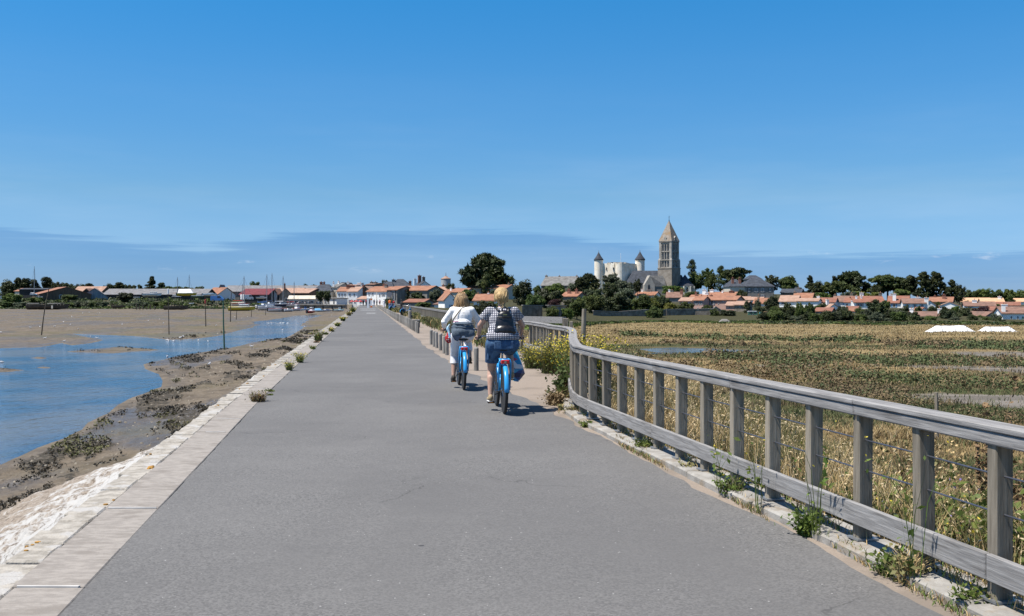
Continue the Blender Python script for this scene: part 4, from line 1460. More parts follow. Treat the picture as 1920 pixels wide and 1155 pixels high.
H('narrow beige stone house left of the tall white quay house', 621, 632, 570, 539, 531, 342, 'cream', 'lead', dep=9, wins=((0.3, 549, 1.8, 7, None), (0.7, 549, 1.8, 7, None)), chim=((0.2, 0.4, 528, 3.5, 'w'),))
H('brown gabled house with slate roof behind the beige stone house', 631, 651, 556, 541, 530, 350, 'stone', 'slate', 'gable', 10, yaw=-10, chim=((0.9, 0.2, 529, 4, 'w'),))
H('white flat roofed house with pale parapet on the left skyline', 646, 668, 545, 536, 534, 352, 'white', 'pale', dep=8, chim=((0.95, 0.4, 530.5, 9, 'w'),))
H('old stone building with battered parapet above the roofs at the road end', 686, 702, 548, 534, 531, 352, 'stone', 'brown', dep=8, chim=((0.2, 0.3, 528.5, 5, 's'), (0.7, 0.3, 529, 6, 's')))
H('large cream house with grey slate roof and three chimneys by the harbour trees', 586, 621, 565, 546, 532.5, 338, 'cream', 'slate', dep=11, hip=9, chim=((0.3, 0.5, 528.5, 5, 'b'), (0.46, 0.5, 528.5, 3.5, 'b'), (1.0, 0.4, 529, 3.5, 'w')))
H('long low building with faded orange roof behind the quay', 540, 581, 566, 549.5, 541.5, 336, 'brownwood', 'pale', dep=9, wins=((0.2, 557, 5, 5, None), (0.6, 557, 5, 5, None)))
H('cream awning front of the quay market', 541, 590, 570, 560.5, 555, 322, 'cream', 'peach', dep=4, rmat=WH['cream'], wins=((0.1, 566, 6, 5, None), (0.3, 566, 6, 5, None), (0.5, 566, 6, 5, None), (0.7, 566, 6, 5, None), (0.9, 566, 6, 5, None)), name='market_stall', cat='market stall')
H('stone gable house with slate roof on the harbour front', 524, 548, 570, 553, 541.5, 328, 'stone', 'slate', 'gable', 9, yaw=12, wins=((0.6, 562, 8, 6, None),), chim=((0.4, 0.4, 532, 3, 'b'),))
H('narrow white house with pointed arch windows on the harbour front', 503.5, 519, 570, 551, 541.5, 332, 'white', 'orange', 'gable', 10, wins=((0.3, 556, 1.6, 9, None), (0.6, 556, 1.6, 9, None), (0.5, 566, 4, 6, None)))
H('orange roofed strip behind the pointed arch house', 505, 560, 560, 548, 540.5, 345, 'cream', 'pale', dep=8)
# left shore sheds
H('black boatyard shed with maroon lean roof', 449, 502.5, 567, 553, 541.5, 324, 'dark', 'rust', dep=9, rmat=WH['maroon'], asym=8.9, name='boat_shed', cat='shed')
H('long grey roofed stone warehouse behind the boatyard', 419, 590, 566, 547, 535.5, 362, 'grey', 'fibre', dep=14, wins=((0.12, 553, 5, 4, None),), name='warehouse', cat='warehouse')
H('tall stone gable end of the grey warehouse', 406, 420, 566, 551, 534.5, 356, 'stone', 'fibre', 'gable', 5, wins=((0.4, 546, 3, 4, None),), name='warehouse', cat='warehouse')
H('white house with pale orange roof left of the stone gable', 383, 410, 564, 552, 539.5, 352, 'white', 'orange', dep=9, wins=((0.3, 557, 4, 3, None), (0.7, 557, 4, 3, None)))
H('long low shed with grey fibre sheet roof along the boatyard', 193, 386, 563, 552.5, 542, 338, 'dark', 'fibre', dep=12, name='long_shed', cat='shed')
H('grey blue boarded gable of the long low shed', 155, 199, 562, 557, 541, 336, 'bluewood', 'fibre', 'gable', 12, yaw=20, name='long_shed', cat='shed', wins=((0.2, 554, 3, 8, None),))
H('boarded barn with bright orange roof and brown gable by the tidal flat', 86, 160, 562, 552, 538.5, 330, 'brownwood', 'orange', 'gable', 16, yaw=34, name='barn', cat='barn', skew=0.02, wins=((0.5, 556, 18, 6, None),))
H('dark small gabled shed between the orange barn and the grey blue gable', 153, 171, 560, 549, 541.5, 352, 'dark', 'brown', 'gable', 9, name='shed', cat='shed')
H('low brown roofed barn behind the orange barn', 138, 190, 560, 547, 537.5, 368, 'brownwood', 'pale', dep=9, name='barn', cat='barn')
H('flat roofed black shed with white oval panel at the far left', 36, 88, 559, 543, 541, 342, 'dark', 'slate', dep=8, name='shed', cat='shed')
H('small orange roof among the trees at the far left', 26, 40, 556, 546, 541, 365, 'cream', 'orange', dep=6)

# garden walls of rubble along the marsh
def gwall(label, pts, D0, wall='stone', th=0.5):
    """pts: (x, top row, base row, depth)"""
    a = pts[0]
    b0 = P(a[0], a[2], a[3])
    t = thing('garden_wall', b0, label, 'wall')
    mb = MB()
    for i in range(len(pts) - 1):
        vs = []
        for (x, yt, yb, D) in (pts[i], pts[i + 1]):
            tp, bt = P(x, yt, D) - b0, P(x, yb, D) - b0
            for dy in (0, th):
                vs += [(bt.x, bt.y + dy, bt.z - 1.5), (tp.x, tp.y + dy, tp.z)]
        mb.add(vs, [(0, 4, 5, 1), (2, 3, 7, 6), (1, 5, 7, 3), (0, 2, 6, 4), (0, 1, 3, 2), (4, 6, 7, 5)])
    mb.build('masonry', WH[wall], t)
    cp = MB()
    for i in range(len(pts) - 1):
        q0, q1 = P(pts[i][0], pts[i][1], pts[i][3]) - b0, P(pts[i + 1][0], pts[i + 1][1], pts[i + 1][3]) - b0
        cp.beam((q0.x, q0.y + th / 2, q0.z + 0.06), (q1.x, q1.y + th / 2, q1.z + 0.06), th + 0.12, 0.14)
    cp.build('coping', WH['grey'], t)


gwall('grey stone garden wall below the trees behind the right cyclist', [(979, 573, 584, 160), (1017, 573.5, 585, 162)], 160)
gwall('pale ivy hung stone wall end standing in the grass right of the fence bend', [(1026, 573, 592, 158), (1060, 574, 592, 168)], 160, 'grey')
gwall('long rubble garden wall with tile coping left of the pink farm', [(1112, 583, 595, 214), (1160, 585, 597, 218), (1214, 581, 598, 220), (1249, 581, 595, 222)], 216)
gwall('rubble garden wall in front of the pink farm', [(1249.5, 580.5, 595, 224), (1302, 580, 594, 226), (1338, 579, 594, 226), (1342, 575, 594, 226), (1356, 584, 594, 226), (1378, 588, 594, 230)], 224)

# round white sign on the grey house
q = P(729, 552, 266)
t = thing('round_sign', (q.x, q.y + 1.6, q.z), 'round white disc on the wall of the grey stone house', 'sign')
MB().lathe([(0.62, 0), (0.62, 0.05), (0.0, 0.05)], 20, M=Matrix.Rotation(R(90), 4, 'X')).build('disc', MT['frame'], t)
MB().lathe([(0.66, -0.01), (0.74, -0.01), (0.74, 0.06), (0.66, 0.06)], 20, M=Matrix.Rotation(R(90), 4, 'X')).build('rim', SH['grey'], t)

# ------------------------------------------------------------------ water tower
D = 480
k = D / FPX
b = P(836, 560, D)
t = thing('water_tower', b, 'round grey water tower with pinkish cap and mast', 'water tower')
r = 9 * k
zt, zc, zm = (560 - 523.5) * k, (560 - 520) * k, (560 - 511) * k
MB().lathe([(r * 0.8, -3), (r * 0.8, (560 - 536) * k), (r, (560 - 535) * k), (r, zt)], 28).build('tank', M_noise('tower_concrete', (0.40, 0.42, 0.44), (0.52, 0.53, 0.54), 0.3, 0.9), t, smooth=False)
MB().lathe([(r * 1.06, zt), (r * 1.06, zt + 0.3), (r * 0.5, zc), (r * 0.3, zc + 0.5), (0.0, zc + 0.6)], 28).build('cap', RF['pale'], t)
MB().tube([(0, 0, zc), (0, 0, zm)], [0.25, 0.08], 6).build('mast', SH['grey'], t)

# ------------------------------------------------------------------ castle
D = 440
k = D / FPX
b = P(1163, 545, D)
cs = thing('castle', b, 'pale medieval castle keep with two conical slate turrets on the hill', 'castle')


def cpt(x, y, dy=0):
    q = P(x, y, D) - b
    return Vector((q.x, dy, q.z))


def tower(nm, x0, x1, yc, yt, yb, dy, par):
    c = cpt((x0 + x1) / 2, yb, dy)
    r = (x1 - x0) / 2 * k
    h = (yb - yc) * k
    o = MB().lathe([(r, -9), (r, h - 0.5), (r * 1.04, h - 0.4), (r * 1.04, h)], 28, c).build(nm, WH['castle'], par)
    rt = (yb - yt) * k
    MB().lathe([(r * 1.14, h - 0.1), (r * 1.08, h + 0.35), (r * 0.62, h + (rt - h) * 0.42), (r * 0.3, h + (rt - h) * 0.72), (0.06, rt), (0.0, rt)], 28, c).build('cone_roof', RF['slate'], o, smooth=True)
    MB().tube([c + Vector((0, 0, rt - 0.2)), c + Vector((0, 0, rt + 0.9))], [0.16, 0.03], 6).build('finial', MT['steel'], o)
    return o


tower('turret', 1115.8, 1132.2, 487, 471.5, 530, 4, cs)
tower('turret', 1194.8, 1212.6, 486, 469.5, 530, 7, cs)
# keep: plan polygon with rounded corner bastion
kx = lambda x: (x - 1163) * k
poly = [(kx(1127), 4.0), (kx(1152), 0.3)]
for a in np.linspace(200, 330, 9):
    poly.append((kx(1163.5) + 2.6 * math.cos(R(a)), 1.6 + 2.6 * math.sin(R(a))))
poly += [(kx(1197), 6.0), (kx(1199), 22), (kx(1128), 22)]
mb = MB()
mb.prism(poly, -4, (545 - 493.5) * k)
keep = mb.build('keep', WH['castle'], cs)
crown = MB()
for i in range(len(poly) - 4):
    a, b_ = Vector((*poly[i], 0)), Vector((*poly[i + 1], 0))
    n_ = max(1, int((b_ - a).length / 1.1))
    for j in range(n_):
        q = a.lerp(b_, (j + 0.5) / n_)
        if random.random() < 0.8:
            crown.box((q.x, q.y + 0.4, (545 - 493.5) * k + 0.1), (0.9, 0.7, random.uniform(0.25, 0.75)))
tag(crown.build('parapet', WH['castle'], cs), kind='stuff')
rf = MB()
zk = (545 - 493) * k
rf.add([(kx(1143), 5, zk), (kx(1186), 7, zk), (kx(1186), 18, zk), (kx(1143), 18, zk), (kx(1150), 10, zk + 0.75), (kx(1178), 11, zk + 0.75)], [(0, 1, 5, 4), (1, 2, 5), (2, 3, 4, 5), (3, 0, 4)])
rf.build('roof', RF['slate'], cs)
MB().tube([(kx(1168.5), 10, zk), (kx(1168.5), 10, (545 - 473) * k)], 0.07, 6).build('flagpole', MT['frame'], cs)
for (wx, wy, ww, wh_, fy) in ((1138, 503, 1.6, 3.6, 2.45), (1150, 503, 1.8, 3.8, 0.55), (1172.5, 508, 2.6, 5.5, 1.5), (1187.5, 509, 2.2, 5, 4.25), (1183.5, 518, 2, 3, 3.5)):
    c = cpt(wx, wy, fy - 0.12)
    mb = MB().box(c, (ww * k, 0.5, wh_ * k))
    o = mb.build('window', MT['glass'], cs)
    MB().box((c.x, c.y - 0.1, c.z - wh_ * k / 2 - 0.08), (ww * k * 1.3, 0.5, 0.18)).build('sill', WH['grey'], o)

# ------------------------------------------------------------------ church
D = 430
k = D / FPX
b = P(1256, 552, D)
ch = thing('church', b, 'stone church with tall belfry tower, pyramid spire and slate roofs', 'church')
zz_ = lambda y: (552 - y) * k
A0 = R(-40)  # the tower is seen across a corner: left face lit, right face in shade


def rotM(ang, c):
    return Matrix.Translation(c) @ Matrix.Rotation(ang, 4, 'Z')


s1 = 6.6
cx_, cy_ = (1258 - 1256) * k, 5.0
TM = rotM(R(-41), Vector((cx_, cy_, 0)))


def tbox(mb, z0, z1, s, taper=1.0):
    mb.box((0, 0, (z0 + z1) / 2), (s, s, z1 - z0), TM, taper)


mb = MB()
tbox(mb, -4, zz_(503), 7.1)
mb.box((0, 0, zz_(502.6)), (7.4, 7.4, 0.35), TM)
mb.build('tower_base', M_noise('tower_rubble', (0.27, 0.23, 0.185), (0.38, 0.335, 0.28), 0.6, 0.95, 0.4, 3, bdist=0.06), ch)
zb0, zb1, zb2, zb3 = zz_(502), zz_(487), zz_(471), zz_(451.5)
mb = MB()
tbox(mb, zb0, zb3, 5.35)
for z_, s_ in ((zb0 + 0.2, 6.5), (zb1, 6.35), (zb2, 6.1), (zb3 - 1.0, 5.9), (zb3 - 0.25, 6.5)):
    mb.box((0, 0, z_), (s_, s_, 0.34), TM)
for sx in (-1, 1):
    for sy in (-1, 1):
        mb.box((sx * 2.65, sy * 2.65, (zb0 + zb3) / 2), (0.95, 0.95, zb3 - zb0), TM)
        mb.box((sx * 2.9, sy * 2.9, (zb0 + zb1) / 2), (1.15, 1.15, zb1 - zb0), TM)
        mb.add([(sx * 2.9 + a * 0.55, sy * 2.9 + c * 0.55, zb1) for a, c in ((-1, -1), (1, -1), (1, 1), (-1, 1))] + [(sx * 2.75, sy * 2.75, zb1 + 1.5)], [(0, 1, 4), (1, 2, 4), (2, 3, 4), (3, 0, 4)], TM)
mb.build('belfry', WH['church'], ch)
# arcades: pilasters in front, dark openings between
for f in range(4):
    FM = TM @ Matrix.Rotation(f * PI / 2, 4, 'Z')
    for z0, z1 in ((zb0 + 0.45, zb1 - 0.3), (zb1 + 0.3, zb2 - 0.25), (zb2 + 0.3, zb3 - 1.3)):
        nb = 3
        for i in range(nb):
            x = (i - 1) * 1.32
            w_ = 0.62 if z0 != zb0 + 0.45 else 0.5
            hh = z1 - z0 - 0.5
            o = MB()
            pl = [(x - w_ / 2, z0), (x + w_ / 2, z0)] + [(x + w_ / 2 * math.cos(a), z0 + hh + w_ / 2 * math.sin(a)) for a in np.linspace(0, PI, 7)]
            n_ = len(pl)
            vs = [(a, -2.69, c) for a, c in pl] + [(a, -2.5, c) for a, c in pl]
            o.add(vs, [tuple(range(n_)), tuple(range(2 * n_ - 1, n_ - 1, -1))] + [(j, n_ + j, n_ + (j + 1) % n_, (j + 1) % n_) for j in range(n_)], FM)
            o.build('arch_opening', MT['glass'], ch)
        o = MB()
        for i in range(4):
            x = (i - 1.5) * 1.32
            o.box((x, -2.78, (z0 + z1) / 2), (0.30, 0.30, z1 - z0), FM)
            o.box((x, -2.80, z1 - 0.55), (0.46, 0.36, 0.22), FM)
        o.build('arcade', WH['church'], ch)
mb = MB()
zs0, zs1 = zb3, zz_(413.5)
sq = [(-3.35, -3.35), (3.35, -3.35), (3.35, 3.35), (-3.35, 3.35)]
mb.add([(a, c, zs0) for a, c in sq] + [(a * 0.97, c * 0.97, zs0 + 0.3) for a, c in sq] + [(a * 0.80, c * 0.80, zs0 + 1.9) for a, c in sq] + [(a * 0.07, c * 0.07, zs1) for a, c in sq],
       [(i + 4 * j, (i + 1) % 4 + 4 * j, (i + 1) % 4 + 4 * j + 4, i + 4 * j + 4) for j in range(3) for i in range(4)] + [(12, 13, 14, 15), (3, 2, 1, 0)], TM)
sp_o = mb.build('spire', RF['spire'], ch)
for f in range(4):
    FM = TM @ Matrix.Rotation(f * PI / 2, 4, 'Z')
    o = MB()
    o.box((0, -2.75, zs0 + 0.75), (1.25, 1.0, 1.4), FM)
    o.add([(-0.75, -3.3, zs0 + 1.4), (0.75, -3.3, zs0 + 1.4), (0, -3.3, zs0 + 2.3), (-0.75, -1.6, zs0 + 1.4), (0.75, -1.6, zs0 + 1.4), (0, -1.6, zs0 + 2.3)], [(0, 1, 2), (5, 4, 3), (0, 2, 5, 3), (1, 4, 5, 2), (0, 3, 4, 1)], FM)
    d_ = o.build('dormer', WH['church'], sp_o)
o = MB()
o.tube([TM @ Vector((0, 0, zs1 - 0.2)), TM @ Vector((0, 0, zz_(402.5)))], [0.14, 0.05], 6)
o.sphere(TM @ Vector((0, 0, zs1 + 0.25)), 0.26, 8, 6)
o.box(TM @ Vector((0, 0, zz_(405))), (0.8, 0.07, 0.09))
o.build('cross', SH['dark'], ch)


def roofblock(par, nm_w, x0, x1, yb_, ye_, yr_, dy, dep, wall, roof, hipl=0, hipr=0):
    xa, xb = (x0 - 1256) * k, (x1 - 1256) * k
    e, r_ = zz_(ye_), zz_(yr_)
    MB().box(((xa + xb) / 2, dy + dep / 2, (e - 4) / 2), (xb - xa - 0.3, dep - 0.3, e + 4)).build(nm_w, wall, par)
    vs = [(xa, dy - .2, e), (xb, dy - .2, e), (xb, dy + dep + .2, e), (xa, dy + dep + .2, e), (xa + hipl * k, dy + dep / 2, r_), (xb - hipr * k, dy + dep / 2, r_)]
    return MB().add(vs, [(0, 1, 5, 4), (1, 2, 5), (2, 3, 4, 5), (3, 0, 4), (3, 2, 1, 0)]).build('roof', roof, par)


roofblock(ch, 'nave_wall', 1177, 1243, 552, 531, 506, 6, 11, WH['grey'], RF['slate'], 16, 0)
roofblock(ch, 'choir_wall', 1256, 1292, 552, 535.5, 514.5, 3.5, 9.5, WH['stone'], RF['slate'], 17, 8)
# apse: half round wall with conical slate roof
ax, ay = (1289 - 1256) * k, 6.2
rr = 16 * k
MB().lathe([(rr, -4), (rr, zz_(536))], 20, (ax, ay, 0)).build('apse_wall', WH['castle'], ch)
MB().lathe([(rr * 1.12, zz_(535.8)), (rr * 0.55, zz_(526)), (0.05, zz_(514)), (0.0, zz_(514))], 20, (ax, ay, 0)).build('apse_roof', RF['slate'], ch)
for a in (-125, -85, -50):
    FM = Matrix.Translation((ax, ay, 0)) @ Matrix.Rotation(R(a + 90), 4, 'Z')
    o = MB()
    o.box((0, -rr - 0.02, zz_(543)), (0.7, 0.12, 1.5), FM)
    o.lathe([(0.35, 0), (0.35, 0.12)], 12, M=FM @ Matrix.Translation((0, -rr - 0.08, zz_(543) + 0.75)) @ Matrix.Rotation(R(-90), 4, 'X'))
    o.build('window', MT['glass'], ch)
    MB().box((1.35, -rr - 0.25, zz_(545)), (0.55, 0.7, 4.0), FM).build('buttress', WH['castle'], ch)
# transept gable
xa, xb = (1208.5 - 1256) * k, (1228 - 1256) * k
gz = zz_(516)
vs = []
for dy in (0.4, 9):
    vs += [(xa, dy, -4), (xb, dy, -4), (xb, dy, zz_(534)), ((xa + xb) / 2 + 0.2, dy, gz), (xa, dy, zz_(534))]
MB().add(vs, [(4, 3, 2, 1, 0), (5, 6, 7, 8, 9), (0, 1, 6, 5), (1, 2, 7, 6), (2, 3, 8, 7), (3, 4, 9, 8), (4, 0, 5, 9)]).build('transept_gable', WH['church'], ch)
mx = (1218.5 - 1256) * k
xr2 = (1250 - 1256) * k
MB().add([(mx, 0.9, gz - 0.15), (xr2 - 0.7, 3.0, gz - 0.1), (xr2, 0.6, zz_(537)), ((1229 - 1256) * k, 0.6, zz_(537))], [(0, 3, 2, 1)]).build('transept_roof', RF['lead'], ch)
MB().box(((1238 - 1256) * k, 1.6, (zz_(537) - 4) / 2), (22 * k, 1.6, zz_(537) + 4)).build('transept_wall', WH['grey'], ch)
o = MB()
gx = (1217 - 1256) * k
pl = [(gx - 0.45, zz_(542)), (gx + 0.45, zz_(542)), (gx + 0.45, zz_(536)), (gx, zz_(532.5)), (gx - 0.45, zz_(536))]
o.add([(a, 0.32, c) for a, c in pl] + [(a, 0.5, c) for a, c in pl], [(0, 1, 2, 3, 4), (9, 8, 7, 6, 5)] + [(j, 5 + j, 5 + (j + 1) % 5, (j + 1) % 5) for j in range(5)])
o.build('lancet_window', MT['glass'], ch)

# ================================================================== trees
LF = {}
LF['dark'] = M_leaf('dark_evergreen_leaf', (0.018, 0.027, 0.010), (0.060, 0.072, 0.022), 0.5, trans=0.12)
LF['mid'] = M_leaf('mid_green_leaf', (0.036, 0.056, 0.013), (0.098, 0.125, 0.030), 0.5)
LF['light'] = M_leaf('light_green_leaf', (0.055, 0.085, 0.016), (0.115, 0.155, 0.030), 0.6)
LF['yellow'] = M_leaf('yellow_green_leaf', (0.085, 0.10, 0.016), (0.17, 0.18, 0.032), 0.6)
LF['olive'] = M_leaf('olive_grey_leaf', (0.045, 0.060, 0.035), (0.10, 0.115, 0.066), 0.6)
LF['purple'] = M_leaf('purple_leaf', (0.028, 0.012, 0.014), (0.06, 0.026, 0.026), 0.6)
MT['bark'] = M_noise('bark', (0.055, 0.045, 0.036), (0.11, 0.092, 0.075), 3, 0.95, 0.6, 10, stretch=(1, 1, 0.3))


def leaf_quads(C, nrm, size, asp=1.6, rng=RNG, axis=None):
    """one bent leaf clump quad per centre"""
    n = len(C)
    a = rng.normal(size=(n, 3)) if axis is None else axis + rng.normal(size=(n, 3)) * 0.45
    a -= nrm * (a * nrm).sum(1, keepdims=True)
    a /= np.linalg.norm(a, axis=1, keepdims=True) + 1e-9
    b = np.cross(nrm, a)
    s = size[:, None]
    V = np.stack([C - a * s * asp * 0.5, C + b * s * 0.5 + nrm * s * 0.12, C + a * s * asp * 0.5, C - b * s * 0.5 + nrm * s * 0.12], 1).reshape(-1, 3)
    F = np.arange(4 * n).reshape(n, 4)
    return V, F


def crown_cloud(kind, n, seed):
    """leaf centres and normals in a unit envelope: x,y in -1..1, z in 0..1"""
    rng = np.random.default_rng(seed)
    cl = []
    if kind == 'round':
        for i in range(74):
            d = rng.normal(size=3)
            d /= np.linalg.norm(d)
            r = rng.uniform(0.35, 0.84)
            wz = 1.0 if d[2] > 0 else 0.92
            c = np.array([d[0] * r * wz, d[1] * r * wz, 0.48 + d[2] * 0.53 * r])
            s = rng.uniform(0.10, 0.30)
            cl.append((c, np.array([s, s, s * 0.5])))
    elif kind == 'bush':
        for i in range(40):
            a = rng.uniform(0, 2 * PI)
            r = rng.uniform(0.0, 0.8) ** 0.7
            h = rng.uniform(0.06, 0.84) * (1 - 0.40 * r * r)
            s = rng.uniform(0.2, 0.34)
            cl.append((np.array([math.cos(a) * r, math.sin(a) * r, h]), np.array([s, s, s * 0.62])))
    elif kind == 'spread':  # old coastal cypress: tiers of flat plates rising outward
        for i in range(92):
            a = rng.uniform(0, 2 * PI)
            t = rng.uniform(0, 1)
            rm = 1.0 - 0.78 * t ** 1.7
            r = rm * rng.uniform(0.5, 0.98) if t < 0.85 else rm * rng.uniform(0, 0.9)
            c = np.array([math.cos(a) * r, math.sin(a) * r, 0.06 + 0.88 * t + 0.06 * r])
            cl.append((c, np.array([rng.uniform(0.11, 0.19), rng.uniform(0.11, 0.19), rng.uniform(0.025, 0.05)])))
    elif kind == 'flat':  # umbrella crown
        for i in range(60):
            a = rng.uniform(0, 2 * PI)
            r = rng.uniform(0, 1) ** 0.6 * 0.9
            c = np.array([math.cos(a) * r, math.sin(a) * r, 0.84 - 0.22 * r ** 2 + rng.uniform(-0.62, 0.08) * (1 if rng.random() < 0.6 else 0.2)])
            cl.append((c, np.array([rng.uniform(0.16, 0.30), rng.uniform(0.16, 0.30), rng.uniform(0.05, 0.10)])))
    elif kind == 'cone':
        for i in range(44):
            t = rng.uniform(0, 1) ** 1.15
            a = rng.uniform(0, 2 * PI)
            r = (1 - t) * rng.uniform(0.35, 1.0) * (0.9 + 0.25 * math.sin(t * 40))
            cl.append((np.array([math.cos(a) * r, math.sin(a) * r, 0.05 + 0.92 * t]), np.array([0.15 + 0.14 * (1 - t), 0.15 + 0.14 * (1 - t), 0.045])))
    elif kind == 'column':
        for i in range(30):
            t = rng.uniform(0, 1)
            a = rng.uniform(0, 2 * PI)
            rr_ = math.sin(PI * min(1, 0.15 + 0.85 * t)) ** 0.6
            r = rr_ * rng.uniform(0.3, 0.72)
            s = rng.uniform(0.26, 0.42)
            cl.append((np.array([math.cos(a) * r, math.sin(a) * r, 0.06 + 0.86 * t]), np.array([s, s, 0.085])))
    elif kind == 'willow':
        for i in range(40):
            a = rng.uniform(0, 2 * PI)
            r = rng.uniform(0.25, 0.92)
            top = 0.96 - 0.35 * r * r
            cl.append((np.array([math.cos(a) * r, math.sin(a) * r, top * rng.uniform(0.35, 0.95)]), np.array([0.12, 0.12, 0.20])))
    elif kind == 'ragged':  # wind-torn pines: spiky clumps with gaps
        for i in range(40):
            a = rng.uniform(0, 2 * PI)
            t = rng.uniform(0, 1) ** 0.8
            r = rng.uniform(0.1, 0.95) * (1 - 0.55 * t)
            cl.append((np.array([math.cos(a) * r, math.sin(a) * r, 0.10 + 0.82 * t]), np.array([rng.uniform(0.18, 0.32), rng.uniform(0.18, 0.32), rng.uniform(0.06, 0.13)])))
    per = n // len(cl)
    P_, Q_ = [], []
    for c, s in cl:
        d = rng.normal(size=(per, 3))
        d /= np.linalg.norm(d, axis=1, keepdims=True)
        r = rng.uniform(0.35, 1.08, size=(per, 1)) ** 0.6
        P_.append(c + d * r * s)
        q = d + np.array([0, 0, 0.55]) + rng.normal(size=(per, 3)) * 0.45
        Q_.append(q / np.linalg.norm(q, axis=1, keepdims=True))
    return np.concatenate(P_), np.concatenate(Q_), cl


PROTO = {}


def proto_crown(kind, leaf, var, wid, hgt):
    """crown mesh in metres for a class of size; cached by kind, leaf, variant and coarse proportions"""
    asp = round(hgt / wid * 2) / 2 if hgt / wid > 0.5 else 0.5
    key = (kind, leaf, var, asp)
    if key in PROTO:
        return PROTO[key]
    n = {'round': 7000, 'bush': 5600, 'spread': 7800, 'flat': 6600, 'cone': 4600, 'column': 4200, 'willow': 5600, 'ragged': 4600}[kind]
    C, Q, cl = crown_cloud(kind, n, (hash((kind, var)) & 0xFFFF) if False else (sum(map(ord, kind)) * 31 + var * 977))
    # unit crown: half width 1, height 2*asp
    S = np.array([1, 1, 2 * asp])
    C = C * S
    cl2 = [(c * S, s * S) for c, s in cl]
    sz = RNG.uniform(0.05, 0.11, len(C)) * (1.15 if kind in ('spread', 'flat') else 1.0)
    sp_ = {'spread': 2.2, 'ragged': 2.4, 'cone': 2.2, 'willow': 2.6, 'flat': 1.8}.get(kind, 1.4)
    if kind == 'willow':
        Q = Q * np.array([1, 1, 0.2])
        Q /= np.linalg.norm(Q, axis=1, keepdims=True)
    ax = None
    if kind in ('spread', 'ragged', 'cone', 'flat'):
        ax = C * np.array([1, 1, 0.0])
        ax = ax / (np.linalg.norm(ax, axis=1, keepdims=True) + 1e-6) + np.array([0, 0, 0.75])
        Q = Q * np.array([0.5, 0.5, 1.0])
        Q /= np.linalg.norm(Q, axis=1, keepdims=True)
        sp_ *= 1.35
    V, F = leaf_quads(C, Q, sz, sp_, RNG, ax)
    me = np_mesh('crown', V, F, LF[leaf])
    # trunk and limbs reaching into the clumps
    mb = MB()
    zt = 2 * asp
    rt = 0.045
    top = zt * (0.62 if kind in ('round', 'bush', 'willow') else 0.9)
    mb.tube([(0, 0, -1.2), (0.02, 0.01, zt * 0.12), (0.03, -0.02, top * 0.6), (0, 0.02, top)], [rt * 1.4, rt * 1.1, rt * 0.75, rt * 0.2], 7)
    rr_ = random.Random(var + 5)
    for c, s in rr_.sample(cl2, min(12, len(cl2))):
        z0 = min(c[2] * 0.65, top * 0.8)
        mb.tube([(0.02, 0, z0), (c[0] * 0.5, c[1] * 0.5, (z0 + c[2]) / 2 + 0.02), (c[0], c[1], c[2])], [rt * 0.55, rt * 0.36, rt * 0.12], 5)
    tm = mb.mesh('trunk', MT['bark'])
    PROTO[key] = (me, tm, asp)
    return PROTO[key]


TREES = []


def tree(label, xc, yt, yb, hw, D, kind='round', leaf='mid', var=None, name='tree', cat='tree', group=None):
    k = D / FPX
    W, Hh = hw * k * 1.12, (yb - yt) * k
    var = random.randint(0, 2) if var is None else var
    me, tm, asp = proto_crown(kind, leaf, var, 2 * W, Hh)
    b = P(xc, yb, D)
    t = thing(name, b, label, cat, group, random.uniform(0, 6.28) if kind != 'x' else 0)
    sc = (W, W, Hh / (2 * asp))
    o = link('crown', me, t)
    o.scale = sc
    q = link('trunk', tm, t)
    q.scale = (W, W, Hh / (2 * asp))
    return t


T_ = tree
# skyline and hill, left to right
T_('great dark spreading cypress towering over roofs behind the right cyclist', 912, 478, 541, 49, 330, 'spread', 'dark', 0)
T_('small dark tree standing in front of the great cypress', 912, 512, 551, 11, 300, 'column', 'mid')
T_('small domed dark tree right of the water tower', 845, 529, 550, 10, 310, 'round', 'dark')
T_('dark tree on the skyline behind the slate mansion', 722, 523, 545, 9, 385, 'round', 'dark')
T_('grey green round tree by the barn at the path', 817, 540, 573, 15, 245, 'round', 'olive')
T_('dark cypress shrub in front of the long stone barn', 765, 541, 570, 9, 250, 'cone', 'dark')
T_('wide dark tree before the long stone barn', 783, 546, 568, 15, 252, 'round', 'dark')
T_('dark ivy tree beside the round white sign', 731, 556, 572, 9, 245, 'bush', 'dark')
T_('small rounded clipped hedge by the low stone shed', 795, 565, 575, 15, 220, 'bush', 'mid', name='hedge', cat='hedge')
T_('grey green tree right of the blue window gable', 866, 548, 584, 16, 200, 'round', 'olive')
T_('dark hedge tree behind the left cyclist shoulder', 906, 562, 592, 20, 150, 'bush', 'dark')
T_('large hedge tree right of the white cottage between riders', 922, 564, 588, 18, 165, 'bush', 'mid')
T_('mid green tree mass under the great cypress', 880, 541, 566, 22, 280, 'round', 'mid')
T_('green tree below the great cypress on the right', 935, 540, 566, 18, 285, 'round', 'olive')
T_('big dark rounded tree right of the blonde head', 981, 522, 576, 24, 240, 'round', 'dark', 1)
T_('mid dark tree right of the big rounded tree', 1003, 550, 582, 20, 205, 'round', 'mid')
T_('bright light green tree below the long stone hall', 1042, 530, 556, 22, 330, 'round', 'light')
T_('small lime green tree left of the long stone hall', 1008, 533, 556, 9, 335, 'round', 'light')
T_('broad dark tree between stone walls and stone hall', 1030, 541, 578, 26, 230, 'round', 'dark', 0)
T_('purple leaved shrub among dark trees below the hall', 1040, 556, 577, 11, 215, 'bush', 'purple')
T_('ivy bush on the pale wall end by the fence bend', 1036, 573, 593, 12, 156, 'bush', 'mid', name='bush', cat='bush')
